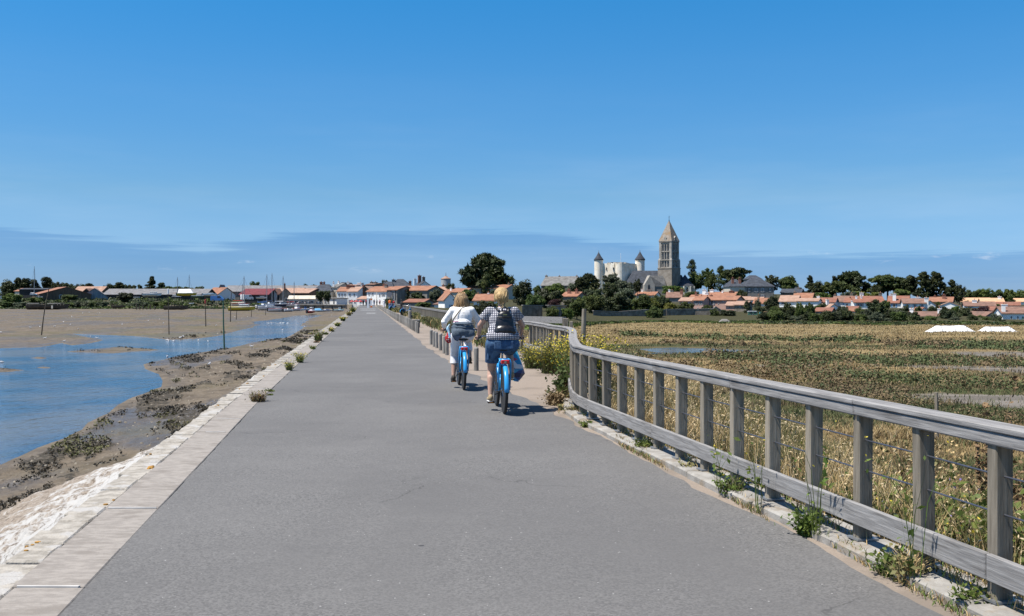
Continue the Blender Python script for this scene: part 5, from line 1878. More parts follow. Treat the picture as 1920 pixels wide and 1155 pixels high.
T_('green bush right of the pale wall end', 1063, 573, 597, 12, 164, 'bush', 'light', name='bush', cat='bush')
T_('dense green bush above the leaning post', 1082, 554, 596, 19, 185, 'round', 'mid', 2)
T_('dark cypress mass in front of the castle left turret', 1103, 514, 552, 25, 340, 'spread', 'dark', 1)
T_('dark trunked cypress low at the castle foot left', 1088, 520, 556, 14, 335, 'spread', 'dark', 2)
T_('grey olive tree at the foot of the castle keep', 1147, 512, 536, 17, 395, 'round', 'olive')
T_('olive grey shrub left of the castle trees', 1075, 530, 552, 14, 345, 'round', 'olive')
T_('dark oak in the middle below the castle keep', 1144, 526, 562, 17, 320, 'round', 'dark')
T_('grey green tree below the nave roof', 1168, 524, 552, 18, 335, 'round', 'olive')
T_('dark tall tree against the nave roof', 1195, 520, 550, 10, 350, 'round', 'dark')
T_('olive tree above the orange roof left of the porch', 1172, 538, 566, 20, 300, 'round', 'olive')
T_('low dark trees under the castle oak', 1110, 540, 566, 20, 300, 'round', 'dark')
T_('large green tree behind the long garden wall left', 1114, 550, 592, 20, 225, 'round', 'mid', 0)
T_('largest dark round tree behind the long garden wall', 1160, 545, 593, 28, 222, 'round', 'dark', 2)
T_('light mid green tree in the middle of the garden wall', 1205, 550, 590, 23, 228, 'round', 'mid', 1)
T_('small yellowish tree on the right end of garden wall trees', 1222, 556, 584, 14, 232, 'bush', 'yellow')
T_('green bush bulging over the garden wall', 1228, 574, 599, 17, 215, 'bush', 'mid', name='bush', cat='bush')
T_('dark tree over the low roofs below the porch', 1243, 557, 580, 16, 250, 'round', 'dark')
T_('yellow green garden shrub left of the pink farm', 1256, 565, 586, 13, 234, 'bush', 'yellow', name='bush', cat='bush')
T_('brown green garden shrub before the low pink wing', 1286, 565, 586, 16, 236, 'bush', 'mid', name='bush', cat='bush')
T_('small round bush by the twin window gable', 1326, 571, 584, 10, 240, 'bush', 'mid', name='bush', cat='bush')
T_('dark ivy on the right garden wall of the pink farm', 1363, 578, 594, 16, 222, 'bush', 'dark', name='bush', cat='bush')
T_('green bush before the apse', 1262, 532, 550, 19, 400, 'bush', 'light')
T_('bushes right of the apse window', 1298, 544, 556, 12, 390, 'bush', 'mid')
T_('tall dark poplar right of the church tower', 1297, 485, 520, 10.5, 450, 'column', 'dark')
T_('olive green tree under the poplar', 1304, 507, 545, 17, 440, 'round', 'mid')
T_('brownish green tree right of the poplar', 1328, 500, 540, 15, 445, 'round', 'mid', 2)
T_('dense mid green tree in the church park', 1334, 507, 549, 13, 425, 'round', 'mid', 0)
T_('tallest twin topped tree in the church park', 1352, 497, 549, 14, 420, 'column', 'mid', 1)
T_('flat dark cypress left of the manor', 1382, 499, 532, 23, 430, 'flat', 'dark')
T_('green shrubs between park trees and manor', 1372, 524, 545, 9, 380, 'bush', 'mid')
T_('small dark conical tree in front of the manor', 1391, 541, 565, 12, 310, 'round', 'dark')
T_('dark tree right of the manor roof', 1445, 513, 548, 17, 380, 'round', 'dark')
T_('round green tree on the hill right of the manor', 1477, 516, 545, 20, 400, 'round', 'mid', 1)
T_('dark holm oak in front of the village left of the white cottage', 1448, 551, 594, 16, 232, 'round', 'dark', 1)
T_('small round green tree before the holm oak', 1453, 571, 597, 12, 212, 'bush', 'mid', 0)
T_('dark narrow shrub right of the ivy covered barn', 1401, 563, 592, 8, 236, 'column', 'dark')
T_('bushes around the green van', 1424, 572, 592, 14, 240, 'bush', 'dark', name='bush', cat='bush')
T_('dark tree left of the willow', 1478, 564, 603, 16, 210, 'round', 'dark', 2)
T_('drooping green willow in the village front', 1506, 568, 605, 20, 207, 'willow', 'mid')
T_('dark pointed conifer on the village skyline', 1518, 513, 555, 14, 370, 'cone', 'dark')
T_('rounded dark tree right of the pointed conifer', 1535, 525, 558, 18, 365, 'round', 'dark')
T_('green broad tree on the village skyline', 1560, 524, 558, 18, 360, 'round', 'mid')
T_('wide wind swept cypress on the village skyline', 1596, 509, 549, 31, 375, 'spread', 'dark', 2)
T_('small dark ragged tree left of the wind swept cypress', 1566, 516, 550, 9, 380, 'ragged', 'dark')
T_('light green bush below the skyline trees', 1542, 545, 562, 14, 330, 'bush', 'light', name='bush', cat='bush')
T_('grey green bush below the wind swept cypress', 1590, 543, 561, 14, 325, 'bush', 'olive', name='bush', cat='bush')
T_('yellow green hedge below the wind swept cypress', 1611, 542, 560, 14, 325, 'bush', 'yellow', name='bush', cat='bush')
T_('golden green hedge right of the yellow hedge', 1636, 544, 562, 14, 325, 'bush', 'yellow', 1, name='bush', cat='bush')
T_('umbrella shaped cypress with light green top', 1665, 512, 553, 31, 360, 'flat', 'mid', 1)
T_('dark tree low beside the umbrella cypress', 1642, 531, 556, 13, 355, 'round', 'dark')
T_('bright green shrub below the umbrella cypress', 1690, 539, 560, 16, 330, 'bush', 'light', name='bush', cat='bush')
T_('dark tree on the left of the big cypress group', 1706, 516, 560, 18, 350, 'ragged', 'dark', 0)
T_('tall ragged cypress second in the big group', 1731, 509, 562, 19, 345, 'spread', 'dark', 0)
T_('tallest ragged cypress in the middle of the big group', 1756, 511, 563, 20, 345, 'spread', 'dark', 1)
T_('spiky topped tree with dead twigs in the big group', 1752, 508, 545, 9, 355, 'ragged', 'mid')
T_('cypress second from the right of the big group', 1784, 521, 566, 17, 342, 'cone', 'dark')
T_('rightmost dark tree of the big cypress group', 1799, 530, 568, 13, 340, 'round', 'dark')
for i_, (x_, y_, h_) in enumerate(((1822, 541, 17), (1845, 538, 17), (1868, 541, 18), (1893, 540, 18), (1918, 542, 17), (1945, 541, 19))):
    T_(['leftmost', 'second', 'third', 'fourth', 'fifth', 'outermost'][i_] + ' tree from the left in the green wood at the right skyline', x_, y_, 570, h_, 420, 'round', 'mid' if i_ % 2 == 0 else 'light', group='trees of the wood at the right skyline')
T_('dark round topped bush in front of white houses', 1580, 572, 591, 11, 238, 'round', 'dark', 0)
T_('dark broad bush right of the willow', 1551, 582, 606, 15, 206, 'round', 'dark', 1, name='bush', cat='bush')
T_('dark tree above the stone barn', 1547, 566, 582, 11, 255, 'round', 'dark')
T_('low dark shrubs right of the stone barn', 1577, 588, 607, 17, 205, 'bush', 'dark', name='bush', cat='bush')
T_('grey low shrub in the village front', 1609, 593, 608, 11, 203, 'bush', 'olive', name='bush', cat='bush')
T_('low dark bush beside the grey shrub', 1596, 586, 603, 10, 212, 'bush', 'dark', name='bush', cat='bush')
T_('largest dark tree in the village front', 1645, 558, 606, 24, 206, 'round', 'dark', 2)
T_('dark grey tree left part of the largest front tree', 1627, 577, 608, 15, 203, 'round', 'olive', 1)
T_('olive brown tree right of the largest front tree', 1680, 579, 608, 19, 202, 'round', 'olive', 2)
T_('pale grey shrub at the foot of the front trees', 1656, 594, 609, 20, 200, 'bush', 'olive', name='bush', cat='bush')
T_('dark tree behind the blue parasol', 1697, 570, 600, 13, 222, 'round', 'dark')
T_('small dark shrub before the low bungalow', 1733, 590, 608, 8, 203, 'bush', 'dark', name='bush', cat='bush')
T_('dark orange flowered tree above the bungalow', 1748, 572, 590, 10, 235, 'round', 'dark')
T_('small dark tree right of the bungalow chimney', 1770, 573, 590, 9, 236, 'round', 'dark')
T_('dense dark tree right of the bungalow', 1778, 578, 608, 22, 205, 'round', 'dark', 0)
T_('dark tree above the blue car', 1810, 574, 604, 14, 215, 'round', 'dark', 1)
T_('purple brown tree left of the pale gable shed', 1842, 573, 600, 18, 220, 'round', 'purple')
T_('green bush below the purple brown tree', 1838, 590, 606, 12, 208, 'bush', 'mid', name='bush', cat='bush')
T_('grey hedge behind the white salt heaps', 1832, 600, 610, 16, 202, 'bush', 'olive', name='bush', cat='bush')
T_('dark bush in front of the green shuttered cottage', 1872, 594, 609, 12, 197, 'bush', 'dark', name='bush', cat='bush')
T_('small dark tree behind the red gate', 1897, 560, 575, 8, 310, 'round', 'dark')
for i_, (x_, yt_, yb_, h_, D_) in enumerate(((1533, 568, 590, 9, 240), (1524, 556, 575, 8, 300), (1583, 575, 594, 8, 225), (1612, 574, 592, 8, 230), (1624, 583, 604, 11, 208), (1662, 562, 584, 8, 245), (1702, 578, 596, 8, 228), (1722, 572, 590, 7, 240), (1758, 564, 584, 8, 265), (1792, 571, 590, 9, 235), (1812, 562, 582, 9, 280), (1857, 577, 598, 9, 225), (1866, 566, 582, 7, 290), (1900, 578, 596, 8, 235), (1420, 560, 584, 8, 255), (1340, 577, 595, 9, 222))):
    T_('green garden tree in the village gaps, %s from the left' % ('1st 2nd 3rd 4th 5th 6th 7th 8th 9th 10th 11th 12th 13th 14th 15th 16th'.split()[i_]), x_, yt_, yb_, h_, D_, 'round' if i_ % 3 else 'bush', ('mid', 'light', 'olive', 'mid')[i_ % 4], group='garden trees between the village houses')
WORD = 'first second third fourth fifth sixth seventh eighth ninth tenth eleventh twelfth thirteenth fourteenth fifteenth sixteenth'.split()
for i_ in range(15):
    x_ = 1432 + i_ * 19.5 + random.uniform(-5, 5)
    T_(WORD[i_] + ' dark bush from the left in the hedge row along the village front', x_, random.uniform(574, 588), 607, random.uniform(11, 16), random.uniform(198, 206), 'bush' if i_ % 2 else 'round', ('dark', 'mid', 'dark', 'olive')[i_ % 4], name='bush', cat='bush', group='hedge row along the village front')
for i_ in range(11):
    x_ = 1068 + i_ * 17 + random.uniform(-5, 5)
    T_(WORD[i_] + ' tree from the left in the thicket above the long garden wall', x_, random.uniform(548, 563), 590, random.uniform(12, 18), random.uniform(226, 250), 'round', ('dark', 'mid', 'mid', 'dark', 'olive')[i_ % 5], group='thicket above the garden wall')
for i_, x_ in enumerate((1712, 1745, 1790, 1822, 1850, 1866)):
    T_(WORD[i_] + ' low bush from the left before the cottages at the right', x_, random.uniform(586, 592), 608, random.uniform(10, 15), 200, 'bush', ('dark', 'mid', 'olive')[i_ % 3], name='bush', cat='bush', group='low bushes before the right cottages')
# left shore
LEFT = [('dark tree at the far left edge behind the black shed', 16, 522, 566, 14, 'round', 'dark'), ('ragged pine second from the left edge', 35, 520, 560, 9, 'ragged', 'dark'), ('ragged pine above the black shed', 48, 521, 560, 10, 'ragged', 'dark'),
        ('pine right of the tall white mast', 66, 523, 558, 11, 'ragged', 'dark'), ('pointed pine left of the orange barn roof', 88, 519, 556, 10, 'ragged', 'dark'), ('low dark tree above the orange barn roof', 108, 526, 556, 13, 'round', 'dark'),
        ('dark tree right end of the left grove', 128, 529, 556, 12, 'round', 'dark'), ('small tree behind the barn roofs', 152, 530, 556, 9, 'round', 'dark'), ('small spiky tree on the left skyline', 168, 531, 556, 8, 'ragged', 'dark'),
        ('low dark tree at the start of the long roof', 205, 530, 555, 10, 'round', 'dark'), ('dark tree above the long roof', 224, 529, 555, 10, 'ragged', 'dark'), ('third tree above the long roof', 243, 532, 555, 11, 'round', 'dark'),
        ('small tree left of the lone conifer', 263, 533, 555, 7, 'ragged', 'dark'), ('lone pointed conifer above the long roof', 285, 518, 555, 13, 'cone', 'dark'), ('twiggy tree right of the lone conifer', 304, 529, 555, 9, 'ragged', 'dark'),
        ('pale green trees behind the boats at left', 322, 535, 556, 12, 'round', 'mid'), ('green tree behind the boatyard masts', 345, 536, 556, 13, 'round', 'mid'), ('green tree left of the white orange house', 372, 536, 556, 12, 'round', 'mid'),
        ('dark bushy tree above the warehouse roof', 478, 525, 552, 8, 'round', 'mid'), ('dark tree left above the warehouse right end', 573, 531, 552, 7, 'round', 'dark'), ('dark tree right above the warehouse right end', 588, 532, 552, 7, 'round', 'dark')]
for lb, x_, yt_, yb_, hw_, kd, lf in LEFT:
    T_(lb, x_, yt_, yb_, hw_ * 1.35, 400, kd, lf)
T_('dark rounded tree in front of the long shed', 236, 547, 566, 15, 320, 'round', 'dark')
T_('bush in front of the orange barn gable', 130, 551, 562, 14, 318, 'bush', 'mid', name='bush', cat='bush')
T_('light green bush below the black shed', 22, 549, 566, 16, 322, 'bush', 'light', name='bush', cat='bush')
T_('green bush left of the orange barn', 66, 556, 566, 14, 318, 'bush', 'mid', name='bush', cat='bush')
T_('trimmed dark tree on the quay left', 600, 543, 565, 9, 318, 'round', 'dark')
T_('trimmed dark tree on the quay right', 613, 543, 565, 9, 318, 'round', 'dark')
for i_, (x_, yt_, hw_) in enumerate(((12, 563, 16), (40, 564, 16), (105, 564, 14), (135, 566, 13), (152, 564, 12), (166, 563, 10), (176, 562, 10), (190, 563, 10), (262, 565, 16), (300, 564, 18))):
    T_(['first', 'second', 'third', 'fourth', 'fifth', 'sixth', 'seventh', 'eighth', 'ninth', 'tenth'][i_] + ' low shrub from the left along the bank of the tidal flat', x_, yt_, 575, hw_, 306, 'bush', 'olive' if i_ % 3 else 'mid', name='bush', cat='bush', group='shrubs along the flat')

# undergrowth where the marsh meets the gardens: nobody could count these plants
def undergrowth():
    rng = np.random.default_rng(5)
    C, Q, S, KD = [], [], [], []
    for i in range(1500):
        px = rng.uniform(985, 1990)
        E = np.interp(px, EDGE[:, 0], EDGE[:, 1])
        Y = E + rng.uniform(-17, -8) * (1 if px > 1430 else 0.7)
        X = (px - CX) * Y / FPX
        z = marsh_h(np.array(X), np.array(Y)).item()
        KD.append(int(rng.integers(0, 3)) if px > 1430 else int(rng.choice([2, 2, 3, 0])))
        w_, h_ = rng.uniform(0.8, 2.2), rng.uniform(0.12, 0.48) * (1 if px > 1430 else 0.6)
        n = 34
        d = rng.normal(size=(n, 3))
        d /= np.linalg.norm(d, axis=1, keepdims=True)
        d[:, 2] = np.abs(d[:, 2])
        C.append(np.array([X, Y, z]) + d * np.array([w_, w_, h_]) * rng.uniform(0.5, 1, (n, 1)))
        q = d + rng.normal(size=(n, 3)) * 0.5
        Q.append(q / np.linalg.norm(q, axis=1, keepdims=True))
        S.append(rng.uniform(0.25, 0.5, n))
    C, Q, S = map(np.concatenate, (C, Q, S))
    V, F = leaf_quads(C, Q, S, 1.5)
    m = np.repeat(np.array(KD), 34)
    o = link('undergrowth', np_mesh('undergrowth', V, F, [LF['dark'], LF['dark'], LF['mid'], LF['light']], m))
    tag(o, 'dark scrub and hedge plants along the edge of the marsh below the village', 'undergrowth', kind='stuff')


undergrowth()


def bank_scrub():
    rng = np.random.default_rng(6)
    C, Q, S, KD = [], [], [], []
    for i in range(750):
        px = rng.uniform(-60, 500)
        Y = rng.uniform(306, 334) if rng.random() < 0.7 else rng.uniform(299, 310)
        X = (px - CX) * Y / FPX
        z = mud_z(X, Y)
        w_, h_ = rng.uniform(0.8, 2.6), rng.uniform(0.25, 1.0)
        n = 30
        d = rng.normal(size=(n, 3))
        d /= np.linalg.norm(d, axis=1, keepdims=True)
        d[:, 2] = np.abs(d[:, 2])
        C.append(np.array([X, Y, z]) + d * np.array([w_, w_, h_]) * rng.uniform(0.4, 1, (n, 1)))
        q = d + rng.normal(size=(n, 3)) * 0.5
        Q.append(q / np.linalg.norm(q, axis=1, keepdims=True))
        S.append(rng.uniform(0.3, 0.6, n))
        KD += [int(rng.integers(0, 3))] * n
    C, Q, S = map(np.concatenate, (C, Q, S))
    V, F = leaf_quads(C, Q, S, 1.5)
    o = link('bank_scrub', np_mesh('bank_scrub', V, F, [LF['dark'], LF['mid'], LF['olive']], KD))
    tag(o, 'dark salt scrub covering the bank between the mud and the boatyard', 'scrub', kind='stuff')


bank_scrub()

# ================================================================== grasses, shrubs and weeds
GM = {}
GM['straw'] = M_noise('dry_straw', (0.42, 0.285, 0.115), (0.68, 0.50, 0.25), 1.3, 0.85, coords='World')
GM['pale'] = M_noise('pale_grass_heads', (0.56, 0.43, 0.24), (0.74, 0.60, 0.38), 1.3, 0.85, coords='World')
GM['olivegrass'] = M_noise('olive_grass', (0.11, 0.108, 0.034), (0.21, 0.195, 0.07), 0.6, 0.8, coords='World')
GM['green'] = M_leaf('weed_green', (0.07, 0.11, 0.02), (0.16, 0.21, 0.045), 3.0)
GM['saltgreen'] = M_noise('salt_bush_green', (0.046, 0.070, 0.020), (0.112, 0.138, 0.040), 0.8, 0.8, coords='World')
GM['russet'] = M_noise('russet_samphire', (0.14, 0.098, 0.048), (0.24, 0.172, 0.088), 0.5, 0.85, coords='World')
GM['marshstraw'] = M_noise('marsh_straw', (0.26, 0.18, 0.078), (0.43, 0.315, 0.15), 0.25, 0.85, coords='World', stretch=(0.3, 1.5, 1))
GM['marshpale'] = M_noise('marsh_pale_straw', (0.36, 0.275, 0.15), (0.50, 0.395, 0.23), 0.4, 0.85, coords='World')
GM['flower'] = M_flat('yellow_flower', (0.62, 0.50, 0.03), 0.7)
GM['white'] = M_flat('white_flower', (0.72, 0.70, 0.64), 0.7)
GM['drybrown'] = M_noise('dry_brown_stalk', (0.16, 0.095, 0.045), (0.28, 0.18, 0.09), 4, 0.9)
GM['violet'] = M_flat('violet_flower', (0.25, 0.19, 0.50), 0.7)


def blades(P0, h, w, lean, rng, seg=2):
    """tapering bent blades: two quads and a tip each -> triangles"""
    n = len(P0)
    az = rng.uniform(0, 2 * PI, n)
    side = np.stack([np.cos(az), np.sin(az), np.zeros(n)], 1) * (w / 2)[:, None]
    la = rng.uniform(0, 2 * PI, n)
    ld = np.stack([np.cos(la), np.sin(la), np.zeros(n)], 1)
    up = np.array([0, 0, 1.0])
    M = P0 + up * (h * 0.55)[:, None] + ld * (lean * h * 0.25)[:, None]
    T = P0 + up * (h * np.sqrt(np.clip(1 - (lean * 0.6) ** 2, 0.1, 1)))[:, None] + ld * (lean * h)[:, None]
    V = np.stack([P0 - side, P0 + side, M + side * 0.75, M - side * 0.75, T], 1).reshape(-1, 3)
    b = (np.arange(n) * 5)[:, None]
    F = np.concatenate([b + np.array([[0, 1, 2]]), b + np.array([[0, 2, 3]]), b + np.array([[3, 2, 4]])], 1).reshape(-1, 3)
    return V, F, T


def marsh_z_many(X, Y):
    return marsh_h(X, Y)


def dry_grass():
    rng = np.random.default_rng(21)
    n = 100000
    Y = 2.2 + 46 * rng.random(n) ** 1.45
    o = 0.30 + rng.random(n) ** 1.1 * np.interp(Y, [0, 14, 26, 48], [5.5, 7.0, 6.0, 4.0])
    # tufts
    Y = Y + 0.10 * rng.normal(size=n)
    F = np.interp(Y, FP[:, 1], FP[:, 0])
    X = F + o
    dens = fbm(X * 0.9, Y * 0.9, 201, 3)
    keep = (dens > 0.40) | (rng.random(n) < 0.25)
    X, Y, o = X[keep], Y[keep], o[keep]
    n = len(X)
    Z = marsh_z_many(X, Y) - 0.03
    hN = np.interp(o, [0.3, 1.0, 3, 7], [0.30, 0.52, 0.62, 0.5]) * rng.uniform(0.5, 1.25, n) * (0.55 + 0.9 * fbm(X * 0.5, Y * 0.5, 207, 3))
    kind = fbm(X * 0.35, Y * 0.35, 203, 3) + rng.normal(size=n) * 0.05
    m = np.where(kind > 0.60, 2, np.where(rng.random(n) < 0.22, 1, 0))
    m = np.where((o < 0.9) & (rng.random(n) < np.interp(Y, [3, 8, 12], [0.55, 0.45, 0.15])), 2, m)
    w_ = np.interp(Y, [3, 15, 40], [0.0045, 0.0075, 0.018]) * rng.uniform(0.7, 1.5, n)
    lean = rng.uniform(0.1, 0.75, n)
    P0 = np.stack([X, Y, Z], 1)
    V, F_, T = blades(P0, hN, w_, lean, rng)
    mid = np.repeat(m, 3)
    # seed heads: small drooping quads on a share of the stalks
    sel = rng.random(n) < 0.35
    Tq = T[sel]
    q = rng.normal(size=(len(Tq), 3))
    q /= np.linalg.norm(q, axis=1, keepdims=True)
    V2, F2 = leaf_quads(Tq, q, np.interp(Tq[:, 1], [3, 15, 40], [0.0075, 0.012, 0.022]) * rng.uniform(0.7, 1.4, len(Tq)), 3.6, rng)
    F2t = np.concatenate([F2[:, [0, 1, 2]], F2[:, [0, 2, 3]]]) + len(V)
    me = np_mesh('dry_grass', np.concatenate([V, V2]), np.concatenate([F_, F2t]), [GM['straw'], GM['pale'], GM['olivegrass']], np.concatenate([mid, np.ones(len(F2t), int)]))
    tag(link('dry_grass', me), 'tall dry golden grass on the bank behind the wooden fence', 'grass', kind='stuff')


dry_grass()


def fbed(X, Y):
    return fbm(X * 0.05, Y * 0.25, 300, 4)


def marsh_cover():
    rng = np.random.default_rng(33)
    n = 230000
    Y = 17 * (215 / 17) ** (rng.random(n))
    px = rng.uniform(1050, 2100, n)
    X = (px - CX) * Y / FPX
    F = np.interp(Y, FP[:, 1], FP[:, 0])
    o = X - F
    E = np.interp(px, EDGE[:, 0], EDGE[:, 1])
    inpond = poly_sd(X, Y, PONDP) < 0.8
    inpan = np.zeros(n, bool)
    for q_ in PANP:
        inpan |= (poly_sd(X, Y, q_) < 0.3) & (rng.random(n) > 0.10)
    ok = (o > 4.5) & (Y < E - 2) & ~inpond & ~inpan
    g = fbm(X * 0.028, Y * 0.16, 151, 5)
    big = fbm(X * 0.06, Y * 0.5, 310, 4)
    goldn = np.where(Y > 116, 0.88, np.clip((g - 0.49) * 12, 0.03, 0.92))
    r = rng.random(n)
    m = np.where(r < goldn, 0, np.where(big > 0.50, 3, np.where(big < 0.41, 4, 2)))
    m = np.where((m == 0) & (rng.random(n) < 0.22), 1, m)
    h = np.where(m >= 3, 0.26, 0.30) * rng.uniform(0.4, 1.3, n) * np.interp(Y, [20, 60, 150], [1.0, 0.8, 0.7]) * (0.45 + 1.1 * fbm(X * 0.4, Y * 0.8, 340, 3))
    w_ = Y * 0.00052 * rng.uniform(0.7, 1.8, n) + 0.004
    Xo, Yo, ho, wo, mo = (a[ok] for a in (X, Y, h, w_, m))
    Z = marsh_z_many(Xo, Yo) - 0.04
    V, F_, T = blades(np.stack([Xo, Yo, Z], 1), ho, wo, rng.uniform(0.2, 0.9, len(Xo)), rng)
    me = np_mesh('marsh_plants', V, F_, [GM['marshstraw'], GM['marshpale'], GM['olivegrass'], GM['saltgreen'], GM['russet']], np.repeat(mo, 3))
    tag(link('marsh_plants', me), 'mixed golden grass and low salt plants covering the marsh', 'marsh plants', kind='stuff')


marsh_cover()


def marsh_bushes():
    """low salt bushes standing in rows on the little dikes between the pans"""
    rng = np.random.default_rng(44)
    rows = [  # row in the photo (x0, x1, y at x0, y at x1, half height px, count, kind)
        (1160, 1420, 625, 636, 5, 40, 0), (1400, 1640, 634, 637, 5, 44, 0), (1640, 1800, 640, 646, 5, 30, 1), (1780, 1960, 645, 650, 6, 36, 0),
        (1240, 1500, 643, 646, 4, 26, 1), (1350, 1560, 672, 680, 10, 46, 0), (1500, 1700, 668, 682, 10, 46, 0), (1700, 1960, 677, 684, 8, 50, 0),
        (1440, 1640, 690, 704, 9, 42, 1), (1560, 1720, 702, 712, 11, 36, 0), (1630, 1960, 712, 722, 12, 80, 0), (1380, 1600, 700, 716, 12, 50, 1),
        (1520, 1700, 724, 742, 11, 40, 1), (1560, 1760, 738, 764, 10, 36, 1), (1330, 1480, 664, 680, 9, 30, 1), (1700, 1960, 650, 656, 4, 44, 0), (1180, 1380, 668, 690, 8, 18, 1), (1800, 1960, 776, 800, 16, 20, 1), (1660, 1900, 668, 672, 6, 30, 1)]
    C, Q, S, Mi = [], [], [], []
    for x0, x1, ya_, yb_, hp, cnt, kd in rows:
        for i in range(int(cnt * 1.5)):
            f = rng.random()
            px, py = x0 + (x1 - x0) * f + rng.normal() * 5, ya_ + (yb_ - ya_) * f + rng.normal() * hp * 0.35
            q = onz(px, py + hp * 0.5, -3.0)
            if q.x - float(np.interp(q.y, FP[:, 1], FP[:, 0])) < 4.5:
                continue
            z = marsh_h(np.array(q.x), np.array(q.y)).item()
            k = q.y / FPX
            h_ = hp * 2.4 * k * rng.uniform(0.5, 1.2)
            w_ = hp * 2.1 * k * rng.uniform(0.7, 1.9)
            n = 46
            d = rng.normal(size=(n, 3))
            d /= np.linalg.norm(d, axis=1, keepdims=True)
            d[:, 2] = np.abs(d[:, 2])
            C.append(np.array([q.x, q.y, z - 0.03]) + d * np.array([w_, w_, h_]) * rng.uniform(0.35, 1.0, (n, 1)))
            qq = d + rng.normal(size=(n, 3)) * 0.6
            Q.append(qq / np.linalg.norm(qq, axis=1, keepdims=True))
            S.append(rng.uniform(0.8, 1.6, n) * k * 2.0)
            Mi += [kd if rng.random() < 0.8 else 1 - kd] * n
    C, Q, S = map(np.concatenate, (C, Q, S))
    V, F = leaf_quads(C, Q, S, 2.0)
    me = np_mesh('salt_bushes', V, F, [GM['saltgreen'], GM['russet']], Mi)
    tag(link('salt_bushes', me), 'dark green and russet salt bushes growing in bands across the marsh', 'salt bushes', kind='stuff')


marsh_bushes()


def weed_mesh(seed, n, rad, hgt, mats, flower=0.0, leafy=0.4, wid=0.012, droop=0.5, fs=0.014, nleaf=None):
    """parts of one weed: blades/leaves, stalks, flower heads"""
    rng = np.random.default_rng(seed)
    a = rng.uniform(0, 2 * PI, n)
    r = rad * np.sqrt(rng.random(n)) * 0.35
    P0 = np.stack([np.cos(a) * r, np.sin(a) * r, np.full(n, -0.01)], 1)
    h = hgt * rng.uniform(0.35, 1.0, n)
    lean = rng.uniform(0.1, 1.0, n) * droop + rad / max(hgt, 0.05) * 0.25
    lean = np.clip(lean, 0, 1.2)
    V, F, T = blades(P0, h, wid * rng.uniform(0.6, 1.4, n), lean, rng)
    out = [('stems', np_mesh('stems', V, F, mats[0]))]
    if leafy:
        k = nleaf or int(n * 2)
        i = rng.integers(0, n, k)
        f = rng.uniform(0.1, 0.95, k)[:, None]
        C = P0[i] * (1 - f) + T[i] * f + rng.normal(size=(k, 3)) * rad * 0.08
        C[:, 2] = np.maximum(C[:, 2], 0.005)
        q = rng.normal(size=(k, 3))
        q[:, 2] = np.abs(q[:, 2]) + 0.3
        q /= np.linalg.norm(q, axis=1, keepdims=True)
        V, F = leaf_quads(C, q, rng.uniform(0.5, 1.2, k) * leafy, 1.8, rng)
        out.append(('leaves', np_mesh('leaves', V, F, mats[1])))
    if flower:
        k = int(n * flower)
        i = rng.integers(0, n, k)
        C = T[i] + rng.normal(size=(k, 3)) * rad * 0.06
        q = rng.normal(size=(k, 3))
        q[:, 2] = np.abs(q[:, 2])
        q /= np.linalg.norm(q, axis=1, keepdims=True)
        V, F = leaf_quads(C, q, rng.uniform(0.6, 1.3, k) * fs, 1.2, rng)
        out.append(('flower_heads', np_mesh('flower_heads', V, F, mats[2])))
    return out


def weed(name, label, loc, cat='weed', group=None, **kw):
    t = thing(name, loc, label, cat, group, random.uniform(0, 6))
    for nm, me in weed_mesh(**kw):
        tag(link(nm, me, t), kind='stuff')
    return t


G3 = (GM['green'], GM['green'], GM['flower'])
# along the fence kerb
FW = [(1210, 846, 0.16, 0.17, 'dense low green weed at the kerb, farthest of the fence weeds', G3, 0.3), (1375, 930, 0.20, 0.24, 'spiky weed clump with dry stalks at the kerb under the fifth post', (GM['olivegrass'], GM['green'], GM['flower']), 0.1),
      (1512, 1003, 0.13, 0.24, 'green grassy weed with long blades beside the kerb corner', G3, 0.0), (1672, 1078, 0.15, 0.18, 'low bright green weed by the kerb at the lower right', G3, 0.2),
      (1705, 1092, 0.16, 0.26, 'straw coloured weed tangle beside the bright green weed', (GM['straw'], GM['olivegrass'], GM['flower']), 0.0), (1822, 1140, 0.17, 0.14, 'weed at the kerb nearest to the bottom right corner', (GM['olivegrass'], GM['green'], GM['flower']), 0.1),
      (1290, 885, 0.13, 0.12, 'small dry weed hanging over the kerb edge', (GM['straw'], GM['olivegrass'], GM['flower']), 0.1), (1075, 775, 0.22, 0.16, 'reddish dry weed where kerb meets sandy path', (GM['drybrown'], GM['olivegrass'], GM['flower']), 0.1),
      (1062, 752, 0.2, 0.2, 'tuft of dry weed on the path edge below the ivy', (GM['straw'], GM['olivegrass'], GM['flower']), 0.1), (1100, 800, 0.13, 0.1, 'tiny weed in the kerb joint near the fence bend', (GM['olivegrass'], GM['green'], GM['flower']), 0.2)]
for i, (x, y, rd_, h_, lb, ms, fl) in enumerate(FW):
    weed('weed', lb, onz(x, y, 0.0), 'weed', None, seed=100 + i, n=150, rad=rd_, hgt=h_, mats=ms, flower=fl, leafy=0.022, wid=0.007, droop=0.8, fs=0.010, nleaf=420)
